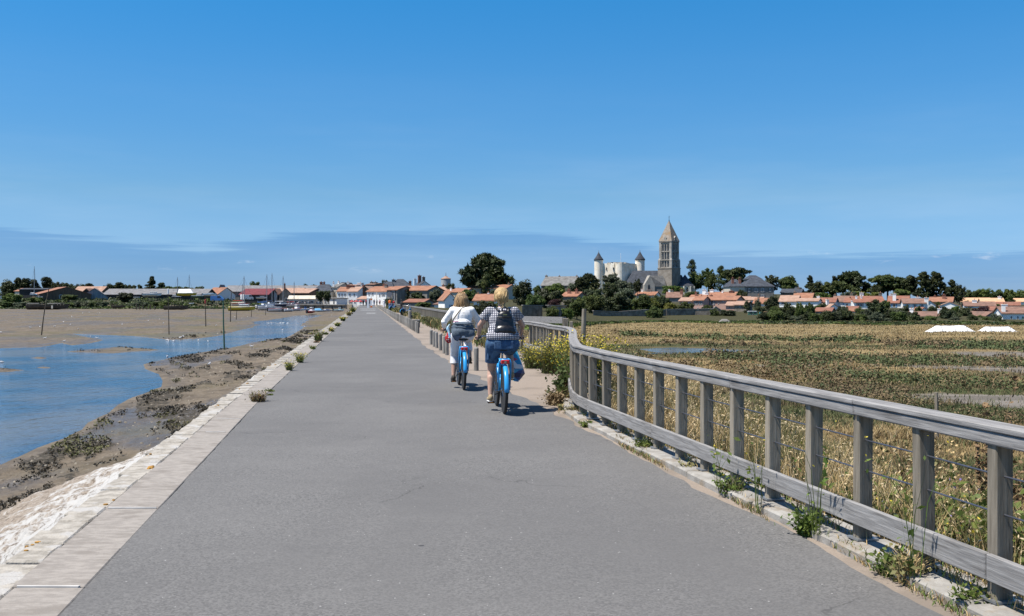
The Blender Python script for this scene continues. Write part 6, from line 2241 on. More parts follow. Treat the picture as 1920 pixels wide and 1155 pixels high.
# along the left coping
LW = [(597, 640, 0.34, 0.52, 'largest green weed clump on the left coping', (GM['olivegrass'], LF['light'], GM['flower']), 0.25), (594, 643, 0.26, 0.14, 'reddish flat weed below the largest clump', (GM['drybrown'], GM['drybrown'], GM['flower']), 0),
      (587, 655, 0.22, 0.2, 'small green weed in front of the largest clump', (GM['olivegrass'], LF['light'], GM['flower']), 0.1), (562, 680, 0.28, 0.42, 'yellow flowering airy weed on the left coping', (GM['olivegrass'], GM['green'], GM['flower']), 1.2),
      (542, 695, 0.22, 0.38, 'wispy yellow weed over a green rosette on the coping', (GM['olivegrass'], GM['green'], GM['flower']), 0.9), (506, 734, 0.26, 0.07, 'flat dark green weed lying on the asphalt edge', (GM['green'], GM['green'], GM['flower']), 0),
      (484, 753, 0.30, 0.24, 'nearest weed clump on the coping with dry twigs', (GM['drybrown'], GM['olivegrass'], GM['flower']), 0.1), (610, 628, 0.3, 0.22, 'low leafy weed right behind the largest clump', (GM['olivegrass'], LF['light'], GM['flower']), 0.1),
      (621, 622, 0.3, 0.35, 'dry yellowish weed behind the leafy one', (GM['olivegrass'], GM['olivegrass'], GM['flower']), 0.5), (633, 612, 0.35, 0.4, 'weed clump in the middle of the far coping', (GM['olivegrass'], GM['green'], GM['flower']), 0.4),
      (643, 602, 0.45, 0.5, 'far yellow green weed on the coping', (GM['olivegrass'], GM['green'], GM['flower']), 0.8), (654, 592, 0.6, 0.7, 'farther grassy weed on the coping toward the quay', (GM['straw'], GM['olivegrass'], GM['flower']), 0.3),
      (662, 585, 0.8, 0.9, 'farthest tall weed at the end of the coping', (GM['olivegrass'], GM['green'], GM['flower']), 0.3), (507, 741, 0.12, 0.05, 'tiny weed sprout between slab and asphalt', (GM['green'], GM['green'], GM['flower']), 0)]
for i, (x, y, rd_, h_, lb, ms, fl) in enumerate(LW):
    q = onz(x, y, 0.0)
    big = q.y / 15
    weed('weed', lb, q, 'weed', None, seed=200 + i, n=150, rad=rd_ * (1 if i in (0, 6) else 0.7), hgt=h_ * (1 if i in (0, 6) else 0.7), mats=ms, flower=fl, leafy=0.020 * max(1, big * 0.7), wid=0.010 * max(1, big * 0.8), droop=0.75, fs=0.018 * max(1, big * 0.7), nleaf=260)


# yellow flowering shrub between path and fence, ivy at its foot, fennel behind the rail
def shrub(name, label, cat, spots, **kw):
    b = spots[0][0]
    t = thing(name, b, label, cat)
    for i, (loc, rad, hgt, n) in enumerate(spots):
        kk = dict(kw)
        kk['seed'] = kw['seed'] + i
        for nm, me in weed_mesh(n=n, rad=rad, hgt=hgt, **kk):
            o = tag(link(nm, me, t), kind='stuff')
            o.location = loc - b
    return t


shrub('flowering_shrub', 'yellow flowering wispy shrub between sandy path and fence bend', 'shrub',
      [(Vector((rx(4.35, 20.3), 20.3, 0)), 0.75, 0.90, 900), (Vector((rx(4.25, 19.0), 19.0, 0)), 0.7, 1.0, 900), (Vector((rx(4.1, 21.8), 21.8, 0)), 0.7, 0.8, 800), (Vector((rx(3.95, 23.4), 23.4, 0)), 0.6, 0.6, 600)],
      seed=400, mats=(GM['olivegrass'], LF['light'], GM['flower']), flower=0.9, leafy=0.03, wid=0.010, droop=0.7, fs=0.03)
shrub('ivy_shrub', 'dark glossy ivy clump against the fence posts at the bend', 'shrub', [(Vector((0.88, 16.6, 0)), 0.28, 0.55, 90), (Vector((0.80, 15.8, 0)), 0.26, 0.30, 80), (Vector((0.95, 17.4, 0)), 0.26, 0.70, 90)],
      seed=420, mats=(GM['drybrown'], LF['mid'], GM['flower']), flower=0, leafy=0.07, wid=0.012, droop=0.6, nleaf=260)
shrub('dry_shrub', 'brown dry scrub at the foot of the ivy clump', 'shrub', [(Vector((0.66, 15.2, 0)), 0.3, 0.25, 260)], seed=430, mats=(GM['drybrown'], GM['russet'], GM['flower']), flower=0, leafy=0.03, wid=0.008, droop=0.8)
q = onz(1200, 655, -0.9)
zq = marsh_h(np.array(q.x), np.array(q.y)).item()
shrub('fennel', 'tall feathery fennel with yellow flower heads behind the rail', 'fennel', [(Vector((q.x, q.y, zq)), 0.55, 1.15, 420), (Vector((q.x + 0.35, q.y + 0.4, zq)), 0.5, 1.0, 360), (Vector((q.x - 0.35, q.y + 0.5, zq)), 0.4, 0.9, 300)],
      seed=440, mats=(LF['light'], LF['light'], GM['flower']), flower=0.5, leafy=0.03, wid=0.012, droop=0.5, fs=0.055)
q = Vector((4.31, 9.0, 0))
q.z = marsh_h(np.array(q.x), np.array(q.y)).item()
shrub('dock_plant', 'tall brown seeding dock stalk behind the fence at the right', 'dock', [(q, 0.10, 1.75, 16), (q + Vector((0.25, -0.35, -0.05)), 0.3, 1.15, 30), (q + Vector((0.5, 0.3, -0.1)), 0.3, 0.95, 30)],
      seed=450, mats=(GM['drybrown'], GM['drybrown'], GM['drybrown']), flower=4.0, leafy=0.035, wid=0.016, droop=0.12, fs=0.045, nleaf=900)
for i, (x_, y_, lb) in enumerate(((3.25, 7.4, 'green bramble with violet flowers behind the second nearest fence gap'), (3.35, 6.7, 'green bramble at the right picture edge behind the nearest fence gap'), (3.6, 8.9, 'leafy green plant behind the third nearest fence gap'), (2.75, 8.0, 'low green weeds close behind the post feet of the near fence'))):
    z_ = marsh_h(np.array(x_), np.array(y_)).item()
    shrub('bramble', lb, 'bramble', [(Vector((x_, y_, z_)), 0.55, 0.68 if i < 3 else 0.35, 300)], seed=460 + i, mats=(GM['olivegrass'], GM['green'], GM['violet'] if i == 0 else GM['flower']), flower=0.12, leafy=0.045, wid=0.009, droop=0.9, fs=0.022, nleaf=1100)
for i, (x_, y_, h_) in enumerate(((4.9, 11.2, 1.2), (4.0, 9.9, 1.0), (5.9, 13.2, 1.1))):
    z_ = marsh_h(np.array(x_), np.array(y_)).item()
    shrub('dry_shrub', ['tall tangle of brown dead stalks right of the dock', 'brown dead stalks behind the second fence gap', 'brown thistle scrub on the slope below the dock'][i], 'shrub', [(Vector((x_, y_, z_)), 0.6, h_, 260), (Vector((x_ + 0.7, y_ + 0.4, z_ - 0.2)), 0.5, h_ * 0.8, 200)],
          seed=530 + i, mats=(GM['drybrown'], GM['olivegrass'], GM['straw']), flower=0.8, leafy=0.035, wid=0.012, droop=0.6, fs=0.03, nleaf=500)


def kerb_litter():
    rng = np.random.default_rng(88)
    n = 9000
    Y = 3 + 12 * rng.random(n)
    side = rng.choice([0.20, 0.22, 0.0, -0.12], n) + rng.normal(size=n) * 0.025
    X = np.interp(Y, FP[:, 1], FP[:, 0]) - side
    k = fbm(Y * 1.3 + side * 9, side * 4, 90, 4) > 0.54
    X, Y, side = X[k], Y[k], side[k]
    h = rng.uniform(0.02, 0.10, len(X)) * np.where(side > 0.1, 0.7, 1.2)
    V, F, T = blades(np.stack([X, Y, np.where(side > 0.18, 0.0, 0.05)], 1), h, rng.uniform(0.004, 0.008, len(X)), rng.uniform(0.5, 1.2, len(X)), rng)
    r = rng.random(len(X))
    me = np_mesh('kerb_weeds', V, F, [GM['straw'], GM['olivegrass'], GM['green'], GM['drybrown']], np.repeat(np.searchsorted([0.35, 0.6, 0.85], r), 3))
    tag(link('kerb_weeds', me), 'dry grass and small weeds growing along the kerb joints under the fence', 'weeds', kind='stuff')


kerb_litter()
# loose stalks leaning over the rail, yellow flowered
for i, (x, y, hh) in enumerate(((1716, 1085, 0.85), (1530, 1000, 0.8), (1345, 915, 0.75), (1420, 950, 0.6))):
    q = onz(x, y, 0.05)
    weed('tall_weed', ['tall thin weed stalk rising before the nearest lower board', 'pair of grass stalks crossing the lower board at the kerb corner', 'thistle like weed before the lower board', 'small flowering stalk by the kerb'][i], q, 'weed', None,
         seed=480 + i, n=9, rad=0.10, hgt=hh, mats=G3, flower=1.5, leafy=0.03, wid=0.006, droop=0.35, fs=0.012, nleaf=26)


def verge():
    """grassy weeds between sandy path and the far fence, and beside the road end"""
    rng = np.random.default_rng(55)
    n = 26000
    Y = 26 + 170 * rng.random(n) ** 1.3
    c = 4.66 - np.abs(rng.normal(size=n)) * 0.30 - 0.06
    den = fbm(Y * 0.16, Y * 0 + 2, 401, 3)
    keep = (rng.random(n) < sstep(den, 0.42, 0.60)) & (Y > 33)
    Y, c, den = Y[keep], c[keep], den[keep]
    X = rx(c, Y)
    h = rng.uniform(0.12, 0.6, len(X)) * (0.3 + den)
    V, F, T = blades(np.stack([X, Y, Y * 0 - 0.02], 1), h, Y * 0.00055 * rng.uniform(0.8, 1.8, len(X)) + 0.004, rng.uniform(0.2, 0.9, len(X)), rng)
    r = rng.random(len(X))
    m = np.where(r < 0.4, 0, np.where(r < 0.55, 1, np.where(r < 0.7, 2, 3)))
    me = np_mesh('verge_grass', V, F, [GM['olivegrass'], GM['straw'], LF['light'], GM['saltgreen']], np.repeat(m, 3))
    tag(link('verge_grass', me), 'rough weeds and grass lining the far fence beside the sandy path', 'grass', kind='stuff')


verge()


def seaweed():
    rng = np.random.default_rng(66)
    ii = np.argwhere((weed_m > 0.45) & (Y2 < 120) & (Y2 > 12))
    pick = ii[rng.integers(0, len(ii), 42000)]
    x = X2[pick[:, 0], pick[:, 1]] + rng.normal(size=len(pick)) * 0.03
    y = Y2[pick[:, 0], pick[:, 1]] + rng.normal(size=len(pick)) * 0.06
    z = zz[pick[:, 0], pick[:, 1]]
    t = fbm((x + 0.147 * y) * 1.6, y * 0.7, 91, 4)
    k = t > 0.47
    x, y, z, t = x[k], y[k], z[k], t[k]
    n = len(x)
    C = np.stack([x, y, z + 0.01 + rng.random(n) * 0.06 * (t - 0.40) * 6], 1)
    q = rng.normal(size=(n, 3)) + np.array([0, 0, 0.9])
    q /= np.linalg.norm(q, axis=1, keepdims=True)
    V, F = leaf_quads(C, q, rng.uniform(0.022, 0.06, n) * np.interp(y, [10, 30, 120], [0.8, 1, 2.8]), 1.5, rng)
    MT['weed'] = M_noise('dark_bladder_wrack', (0.018, 0.015, 0.009), (0.065, 0.05, 0.025), 3, 0.55, coords='World')
    MT['algae'] = M_noise('green_algae', (0.07, 0.075, 0.015), (0.13, 0.12, 0.03), 3, 0.7, coords='World')
    m = (fbm(x * 0.4, y * 0.25, 99, 3) > 0.62).astype(int)
    me = np_mesh('seaweed', V, F, [MT['weed'], MT['algae']], m)
    tag(link('seaweed', me), 'dark clumps of seaweed and wrack on the mud along the shore', 'seaweed', kind='stuff')
    # small stones on the strand
    ii = np.argwhere((land > 0.8) & (Y2 < 110) & (X2 - Xr > -9 - 0.03 * Y2) & (Y2 > 12))
    pick = ii[rng.integers(0, len(ii), 1300)]
    v0 = np.array([(-1, -1, -.3), (1, -1, -.3), (1, 1, -.3), (-1, 1, -.3), (-.6, -.5, .6), (.5, -.6, .7), (.6, .5, .5), (-.5, .6, .7)])
    f0 = np.array([(4, 5, 6, 7), (0, 1, 5, 4), (1, 2, 6, 5), (2, 3, 7, 6), (3, 0, 4, 7)])
    VV, FF = [], []
    for j, (a, b) in enumerate(pick):
        s = rng.uniform(0.012, 0.042) * np.interp(Y2[a, b], [10, 40, 110], [0.8, 1.2, 2.6])
        an = rng.uniform(0, 6.28)
        R_ = np.array([[math.cos(an), -math.sin(an), 0], [math.sin(an), math.cos(an), 0], [0, 0, 1]])
        VV.append((v0 * rng.uniform(0.7, 1.3, (8, 3)) * s) @ R_.T + np.array([X2[a, b] + rng.normal() * 0.05, Y2[a, b] + rng.normal() * 0.1, zz[a, b]]))
        FF.append(f0 + 8 * j)
    MT['pebble'] = M_noise('strand_pebble', (0.13, 0.11, 0.085), (0.32, 0.28, 0.22), 3, 0.9, coords='World')
    me = np_mesh('shore_stones', np.concatenate(VV), np.concatenate(FF), MT['pebble'])
    tag(link('shore_stones', me), 'scattered small stones and shells on the mud below the sea wall', 'stones', kind='stuff')


seaweed()

# ================================================================== quay, boats, cars and shore things
def quay():
    D0 = 311
    xa, xb = (500 - CX) * D0 / FPX, (662 - CX) * D0 / FPX
    t = thing('quay_wall', ((xa + xb) / 2, D0, -1.4), 'stone quay wall behind the moored boats below the white houses', 'quay wall')
    h = (xb - xa) / 2
    MB().add([(-h, 0, -1), (h, -14, -1), (h, -14, 1.38), (-h, 0, 1.38), (-h, 3, -1), (h, -11, -1), (h, -11, 1.38), (-h, 3, 1.38)], [(0, 1, 2, 3), (3, 2, 6, 7), (0, 3, 7, 4), (1, 5, 6, 2)]).build('masonry', WH['stone'], t)
    MB().beam((-h, 0.1, 1.48), (h, -13.9, 1.48), 0.8, 0.22).build('coping', WH['grey'], t)
    for i in range(9):
        f = (i + 0.5) / 9
        MB().box((-h + 2 * h * f, -14 * f - 0.15, 0.3), (0.18, 0.3, 2.4)).build('fender_post', WH['dark'], t)


quay()
PAINT = {k: M_flat('boat_paint_' + k, v, 0.35, var=0.06) for k, v in dict(white=(0.74, 0.74, 0.74), cream=(0.62, 0.58, 0.48), yellow=(0.55, 0.42, 0.05), red=(0.36, 0.04, 0.035), blue=(0.05, 0.16, 0.40), navy=(0.02, 0.04, 0.10), sky=(0.16, 0.40, 0.62), green=(0.07, 0.17, 0.12), grey=(0.35, 0.36, 0.37), teal=(0.08, 0.34, 0.40), black=(0.02, 0.02, 0.022), orange=(0.60, 0.16, 0.03)).items()}
MT['alu'] = M_flat('mast_aluminium', (0.45, 0.45, 0.45), 0.4, 0.5)
MT['oldwood'] = M_noise('rotten_hull_wood', (0.05, 0.04, 0.03), (0.13, 0.105, 0.075), 2, 0.95, 0.5, 6, stretch=(0.6, 3, 3))


def hull_mb(L, B, H, sheer=0.12, keel=0.18):
    """a real hull: stations from stern to bow"""
    mb = MB()
    st = []
    for i in range(9):
        f = i / 8
        w = B / 2 * (0.78 + 0.22 * math.sin(PI * min(1, f * 1.15))) * (1 if f < 0.55 else math.cos((f - 0.55) / 0.45 * PI / 2) ** 0.8)
        zt = H * (1 + sheer * (2 * f - 0.8) ** 2)
        x = (f - 0.5) * L
        st.append([(x + (0.06 * L * f if k == 0 else 0), y * w, z) for k, (y, z) in enumerate(((1, zt), (0.93, zt * 0.55), (0.62, H * 0.12 + 0.10 * f), (0.0, -keel * H + H * 0.35 * max(0, f - 0.7) / 0.3), (-0.62, H * 0.12 + 0.10 * f), (-0.93, zt * 0.55), (-1, zt)))])
    vs = [p for s in st for p in s]
    fs = []
    for i in range(8):
        for j in range(6):
            a = i * 7 + j
            fs.append((a, a + 1, a + 8, a + 7))
        fs.append((i * 7, (i + 1) * 7, (i + 1) * 7 + 6, i * 7 + 6))
    fs.append(tuple(range(7)))
    return mb.add(vs, fs)


def boat(label, xc, yb, wpx, D, hull='white', stripe='navy', kind='cabin', mast=None, ang=90.0, cab='white', cat='boat', group=None, tilt=0.0, zoff=0.0):
    k = D / FPX
    L = (1.35 if group else 1.0) * wpx * k / max(0.35, abs(math.cos(R(ang))) + 0.32 * abs(math.sin(R(ang))))
    B, Hh = L * 0.34, L * 0.135
    t = thing('sailing_boat' if mast else ('rowing_boat' if kind == 'open' else 'motor_boat'), P(xc, yb, D) + Vector((0, 0, zoff)), label, cat, group, R(ang))
    t.rotation_euler[0] = R(tilt)
    h = hull_mb(L, B, Hh).build('hull', PAINT[hull], t)
    h.location.z = Hh * 0.25
    zt = Hh * 1.25
    s = MB()
    s.tube([(-L * 0.5, B * 0.40, zt * 0.98), (0, B * 0.51, zt), (L * 0.3, B * 0.36, zt * 1.06), (L * 0.52, 0, zt * 1.12), (L * 0.3, -B * 0.36, zt * 1.06), (0, -B * 0.51, zt), (-L * 0.5, -B * 0.40, zt * 0.98)], 0.06, 5)
    s.build('rubbing_strake', PAINT[stripe], t)
    if kind == 'cabin':
        c = MB().box((L * 0.08, 0, zt + Hh * 0.30), (L * 0.40, B * 0.62, Hh * 0.75), taper=0.86)
        c.build('cabin', PAINT[cab], t)
        MB().box((L * 0.08, 0, zt + Hh * 0.40), (L * 0.36, B * 0.60, Hh * 0.24)).build('cabin_window', MT['glass'], t)
    elif kind == 'wheelhouse':
        MB().box((L * 0.10, 0, zt + Hh * 0.85), (L * 0.24, B * 0.55, Hh * 1.7), taper=0.9).build('wheelhouse', PAINT[cab], t)
        MB().box((L * 0.10, 0, zt + Hh * 1.15), (L * 0.245, B * 0.54, Hh * 0.5)).build('wheelhouse_window', MT['glass'], t)
    elif kind == 'open':
        for f in (-0.2, 0.12):
            MB().box((L * f, 0, zt * 0.9), (L * 0.07, B * 0.8, 0.05)).build('thwart', MT['wood_x'], t)
    elif kind == 'tarp':
        q = MB()
        q.add([(-L * .45, -B * .48, zt), (-L * .45, B * .48, zt), (L * .35, B * .4, zt), (L * .35, -B * .4, zt), (-L * .4, 0, zt + Hh * 1.5), (L * .2, 0, zt + Hh * 1.7)], [(0, 3, 5, 4), (1, 4, 5, 2), (0, 4, 1), (3, 2, 5)])
        q.build('tarpaulin', PAINT[cab], t)
    if kind in ('cabin', 'wheelhouse', 'tarp') and not mast:
        MB().box((-L * 0.53, 0, Hh * 0.9), (0.35, 0.4, 0.9)).build('outboard_motor', PAINT['black'], t)
    if mast:
        hm = (yb - mast) * k
        MB().tube([(L * 0.1, 0, zt * 0.9), (L * 0.1, 0, hm)], [0.11, 0.07], 6).build('mast', MT['alu'], t)
        MB().tube([(L * 0.1, 0, zt + Hh * 1.3), (-L * 0.42, 0, zt + Hh * 1.25)], [0.13, 0.11], 6).build('boom', PAINT[stripe], t)
        st = MB()
        for q in ((L * 0.52, 0, zt), (-L * 0.5, 0, zt), (L * 0.05, B * 0.48, zt), (L * 0.05, -B * 0.48, zt)):
            st.tube([q, (L * 0.1, 0, hm * 0.97)], 0.022, 3)
        tag(st.build('rigging', MT['cable'], t), kind='stuff')
        MB().tube([(L * 0.1, -B * 0.3, hm * 0.6), (L * 0.1, B * 0.3, hm * 0.6)], 0.035, 5).build('spreader', MT['alu'], t)
    if kind in ('cabin', 'tarp') and D > 315:  # stands on props ashore
        for sx in (-0.3, 0.25):
            for sy in (-1, 1):
                MB().tube([(L * sx, sy * B * 0.3, Hh * 0.5), (L * sx, sy * B * 0.6, -1.2)], 0.05, 5).build('prop', MT['oldwood'], t)
    return t


B_ = boat
B_('sailing boat with bright yellow hull aground at the edge of the mud', 453, 583.5, 37, 262, 'yellow', 'cream', 'cabin', 518, 8, group='boats in the harbour', tilt=3)
B_('white motor boat second from the yellow hull', 503, 582, 30, 268, 'white', 'navy', 'cabin', None, 20, group='boats in the harbour', tilt=2)
B_('white sailing boat with dark mast behind the second motor boat', 497, 578, 26, 285, 'white', 'blue', 'cabin', 514.5, 30, group='boats in the harbour')
B_('low white cruiser moored in the middle of the harbour', 520, 584.5, 26, 255, 'white', 'red', 'cabin', None, 14, group='boats in the harbour', tilt=-2)
B_('grey white boat next to the low white cruiser', 540, 585, 15, 256, 'white', 'grey', 'cabin', None, 60, group='boats in the harbour')
B_('white boat with tall wheelhouse and red trim', 555, 584, 17, 262, 'white', 'red', 'wheelhouse', None, 65, group='boats in the harbour')
B_('blue fishing boat in the middle of the harbour row', 571, 582.5, 14, 272, 'sky', 'white', 'wheelhouse', None, 25, 'blue', group='boats in the harbour')
B_('small red hulled boat with white wheelhouse', 583, 587.5, 13, 246, 'red', 'white', 'wheelhouse', None, 72, group='boats in the harbour')
B_('small blue covered boat right of the red hull', 597, 584.5, 13, 256, 'white', 'sky', 'tarp', None, 20, 'sky', group='boats in the harbour')
B_('white motor boat with low cabin near the quay end', 611, 584, 12, 258, 'white', 'blue', 'cabin', None, 40, group='boats in the harbour')
B_('small open white boat near the quay end', 621, 583.5, 10, 260, 'white', 'cream', 'open', None, 25, group='boats in the harbour')
B_('rightmost white motor boat below the quay wall', 635, 584, 15, 258, 'white', 'teal', 'wheelhouse', None, 15, group='boats in the harbour')
B_('tall masted sailing boat with second highest mast', 507, 575, 24, 296, 'white', 'navy', 'cabin', 512, 40, group='masted boats behind the harbour')
B_('sailing boat with short mast in front of the stone gable house', 528, 575, 22, 296, 'navy', 'white', 'cabin', 517.5, 35, group='masted boats behind the harbour')
B_('sailing boat with thin mast before the market awning', 549, 575, 20, 298, 'white', 'red', 'cabin', 528, 30, group='masted boats behind the harbour')
B_('sailing boat with wooden mast left of the yellow hull', 451, 575, 26, 300, 'cream', 'red', 'cabin', 532, 20, group='masted boats behind the harbour')
# ashore at the left
B_('sailing boat ashore with tall white mast in front of the black shed', 63, 557, 13, 322, 'sky', 'white', 'cabin', 503, 15, zoff=0.6)
B_('white motor cruiser stored ashore before the long shed', 285, 559, 34, 318, 'white', 'grey', 'cabin', None, 6, zoff=0.5)
B_('small white launch stored ashore beside the dark round tree', 256, 560.5, 11, 316, 'white', 'grey', 'open', None, 12, zoff=0.3)
B_('yellow hulled boat ashore under a white tarpaulin', 350, 560, 36, 320, 'yellow', 'white', 'tarp', None, 12, 'white', zoff=0.8)
B_('dark green boat ashore right of the white tarpaulin', 370, 561, 22, 316, 'green', 'white', 'cabin', None, 14, zoff=0.5)
B_('white sailing boat ashore right of the green hull', 393, 560, 26, 322, 'white', 'sky', 'cabin', None, 8, zoff=0.8)
B_('white motor boat ashore in front of the black shed', 490, 563, 20, 312, 'white', 'navy', 'cabin', None, 10, zoff=0.5)
B_('boat ashore with tall thin mast at the left of the boatyard', 331, 562, 18, 330, 'navy', 'white', 'cabin', 522.5, 20, zoff=0.5)
B_('boat ashore with the tallest mast of the left boatyard', 353, 560, 18, 345, 'white', 'navy', 'cabin', 517, 20, zoff=0.3)
B_('small blue boat lying on the green bank', 359, 570, 9, 300, 'sky', 'white', 'open', None, 5, zoff=0.0)


def wreck():
    D = 285
    b = P(90, 580.5, D)
    t = thing('wreck', b, 'old rotting wooden ship hull lying on the mud at the left', 'shipwreck')
    k = D / FPX
    L = 76 * k
    h = hull_mb(L, 3.6, 1.35, 0.10, 0.1).build('hull', MT['oldwood'], t)
    h.location.z = 0.1
    for i in range(13):
        x = -L * 0.46 + i * L * 0.075
        MB().box((x, -1.55 + 0.3 * abs(i - 5) * 0.08, 1.55), (0.16, 0.14, random.uniform(0.4, 0.8))).build('rib', MT['wood_z'], t)
    MB().tube([(-L * 0.45, -1.3, 1.75), (-L * 0.15, -1.7, 1.8)], 0.09, 5).build('plank', MT['wood_x'], t)
    MB().tube([(L * 0.05, -1.7, 1.75), (L * 0.38, -1.3, 1.7)], 0.09, 5).build('plank', MT['wood_x'], t)
    MB().box((L * 0.17, -1.75, 0.75), (0.45, 0.1, 0.9)).build('patch_board', WH['cream'], t)
    MB().tube([(L * 0.5, 0, 0.5), (L * 0.60, -0.5, 0.0)], 0.08, 5).build('spar', MT['oldwood'], t)


wreck()


def wreck2(xc, yb, wpx, D, label):
    t = thing('wreck', P(xc, yb, D), label, 'shipwreck')
    k = D / FPX
    L = wpx * k
    hull_mb(L, L * 0.3, L * 0.16, 0.1, 0.1).build('hull', MT['oldwood'], t)
    for i in range(7):
        MB().box((-L * .4 + i * L * .12, -L * .11, L * .18), (0.14, 0.12, random.uniform(0.5, 1.3))).build('rib', MT['oldwood'], t)


wreck2(222, 577, 26, 292, 'broken grey wooden hull among posts at the bank')
wreck2(330, 581, 44, 280, 'dark low wreck on the mud before the green bank')
# jetty stumps
for i, (x, h_) in enumerate(((256, 1.9), (262, 1.2), (268, 1.5), (275, 1.0), (282, 1.4), (290, 1.1))):
    q = P(x, 579, 285)
    t = thing('mooring_post', (q.x, q.y, mud_z(q.x, q.y) - 0.1), 'old dark mooring post standing at the bank beside the broken hulls', 'post', 'old mooring posts at the bank')
    MB().tube([(0, 0, -0.3), (0.05, 0, h_)], [0.2, 0.16], 7).build('shaft', MT['oldwood'], t)

# withies marking the channel
WI = [(77, 628, 92, 540, 'crooked leaning dark stake at the left of the channel', 0.05), (317, 627, 315, 546, 'tall straight stake with pale top near the small mound', 0.045), (386, 612, 385, 566, 'thin stake with red top on the far mud', 0.06),
      (421, 655, 418.5, 563, 'tall green and brown channel stake at the water edge', 0.055), (432, 603, 434, 548, 'stake behind the green topped channel stake', 0.07), (443, 599, 444, 583, 'short stake right of the far channel stakes', 0.06), (471, 594, 472, 580, 'short stake below the yellow boat', 0.06), (498, 591, 498, 582, 'smallest stake right of the yellow boat', 0.06)]
MT['stakegreen'] = M_flat('green_painted_stake', (0.03, 0.09, 0.06), 0.7)
for x0, y0, x1, y1, lb, r_ in WI:
    # find the depth where the ray meets the flat
    best = None
    for D in np.linspace(20, 300, 1200):
        q = P(x0, y0, D)
        if q.z <= mud_z(q.x, q.y) + 0.02:
            best = D
            break
    D = best or 130
    a, b = P(x0, y0, D), P(x1, y1, D)
    t = thing('channel_stake', a, lb, 'stake', 'stakes marking the channel')
    d = b - a
    mid = d * 0.5 + Vector((random.uniform(-.05, .05) * d.length * 0.3, 0, 0))
    MB().tube([(0, 0, -0.4), tuple(mid * 0.6), tuple(mid), tuple(d)], [r_ * 1.25, r_ * 1.1, r_, r_ * 0.8], 6).build('pole', MT['stakegreen'] if x0 == 421 else MT['oldwood'], t)
    if x0 in (317, 386):
        MB().lathe([(r_ * 1.8, 0), (r_ * 1.8, 0.5), (0.0, 0.55)], 8, tuple(d * 0.94)).build('top_mark', PAINT['white'] if x0 == 317 else PAINT['red'], t)

# mound with rubble near the stake, and mud islets
def gull(loc, label, rz, grp='gulls on the tidal flat', s=1.0, swim=False):
    t = thing('gull', loc, label, 'gull', grp, rz)
    t.scale = (s, s, s)
    for nm, me in GULL:
        link(nm, me, t)
    return t


mb = MB()
mb.sphere((0, 0, 0.16), (0.17, 0.075, 0.075), 10, 7)
mb.sphere((0.16, 0, 0.24), (0.055, 0.05, 0.05), 8, 6)
gb = mb.mesh('body', PAINT['white'])
mb = MB()
for s_ in (-1, 1):
    mb.add([(0.08, s_ * 0.075, 0.20), (-0.24, s_ * 0.03, 0.20), (-0.10, s_ * 0.085, 0.15)], [(0, 1, 2)])
    mb.add([(0.10, s_ * 0.06, 0.22), (-0.20, s_ * 0.02, 0.215), (-0.05, s_ * 0.085, 0.17)], [(0, 1, 2)])
gw = mb.mesh('wing', PAINT['grey'])
mb = MB().tube([(0.2, 0, 0.24), (0.27, 0, 0.225)], [0.014, 0.004], 5)
for s_ in (-1, 1):
    mb.tube([(0.0, s_ * 0.03, 0.1), (0.0, s_ * 0.03, -0.01)], 0.008, 4)
gk = mb.mesh('beak_and_legs', PAINT['orange'])
GULL = [('body', gb), ('wing', gw), ('beak_and_legs', gk)]
GP = [(57, 616), (75, 614.5), (102, 613.5), (119, 605), (132, 610), (147, 619), (135, 595), (155, 588), (168, 587), (183, 581), (183, 588), (187, 588), (229, 610), (257, 582), (278, 602.5), (299, 600), (306, 608), (264, 588.5), (84, 636), (170, 632), (182, 634),
      (2, 625), (344, 633.5), (338, 635), (372, 639), (325, 640), (314, 670), (316, 639), (349, 596), (405, 612), (440, 595), (453, 598), (464, 596), (392, 689), (472, 652), (313, 638), (390, 641), (2, 680), (120, 642.5), (622, 592), (530, 619), (571, 612.5)]
flock = [(501 + 3.0 * i + random.uniform(-1, 1), 606 + random.uniform(-1, 1.2)) for i in range(11)] + [(538, 606.5), (540, 606)]
for i, (x, y) in enumerate(GP + flock):
    q = None
    for D in np.linspace(15, 300, 1500):
        p_ = P(x, y, D)
        zg = max(mud_z(p_.x, p_.y), WZ + 0.0)
        if p_.z <= zg:
            q = Vector((p_.x, p_.y, zg))
            break
    if q is None:
        continue
    onw = q.z <= WZ + 0.03
    if onw:
        q.z -= 0.09
    fl = i >= len(GP)
    lb = 'small white gull of the flock floating in line in the channel' if fl else ('white gull floating on the shallow water' if onw else 'white gull standing on the brown mud')
    gull(q, lb, random.uniform(0, 6.28), 'gulls in line in the channel' if fl else ('gulls on the water' if onw else 'gulls on the mud'), np.interp(q.y, [20, 80, 200], [0.85, 0.75, 0.7]))

# ------------------------------------------------------------------ vehicles
MT['tyre'] = M_flat('rubber', (0.018, 0.018, 0.019), 0.8)
MT['red_lamp'] = M_flat('red_lamp_lens', (0.45, 0.015, 0.012), 0.3)


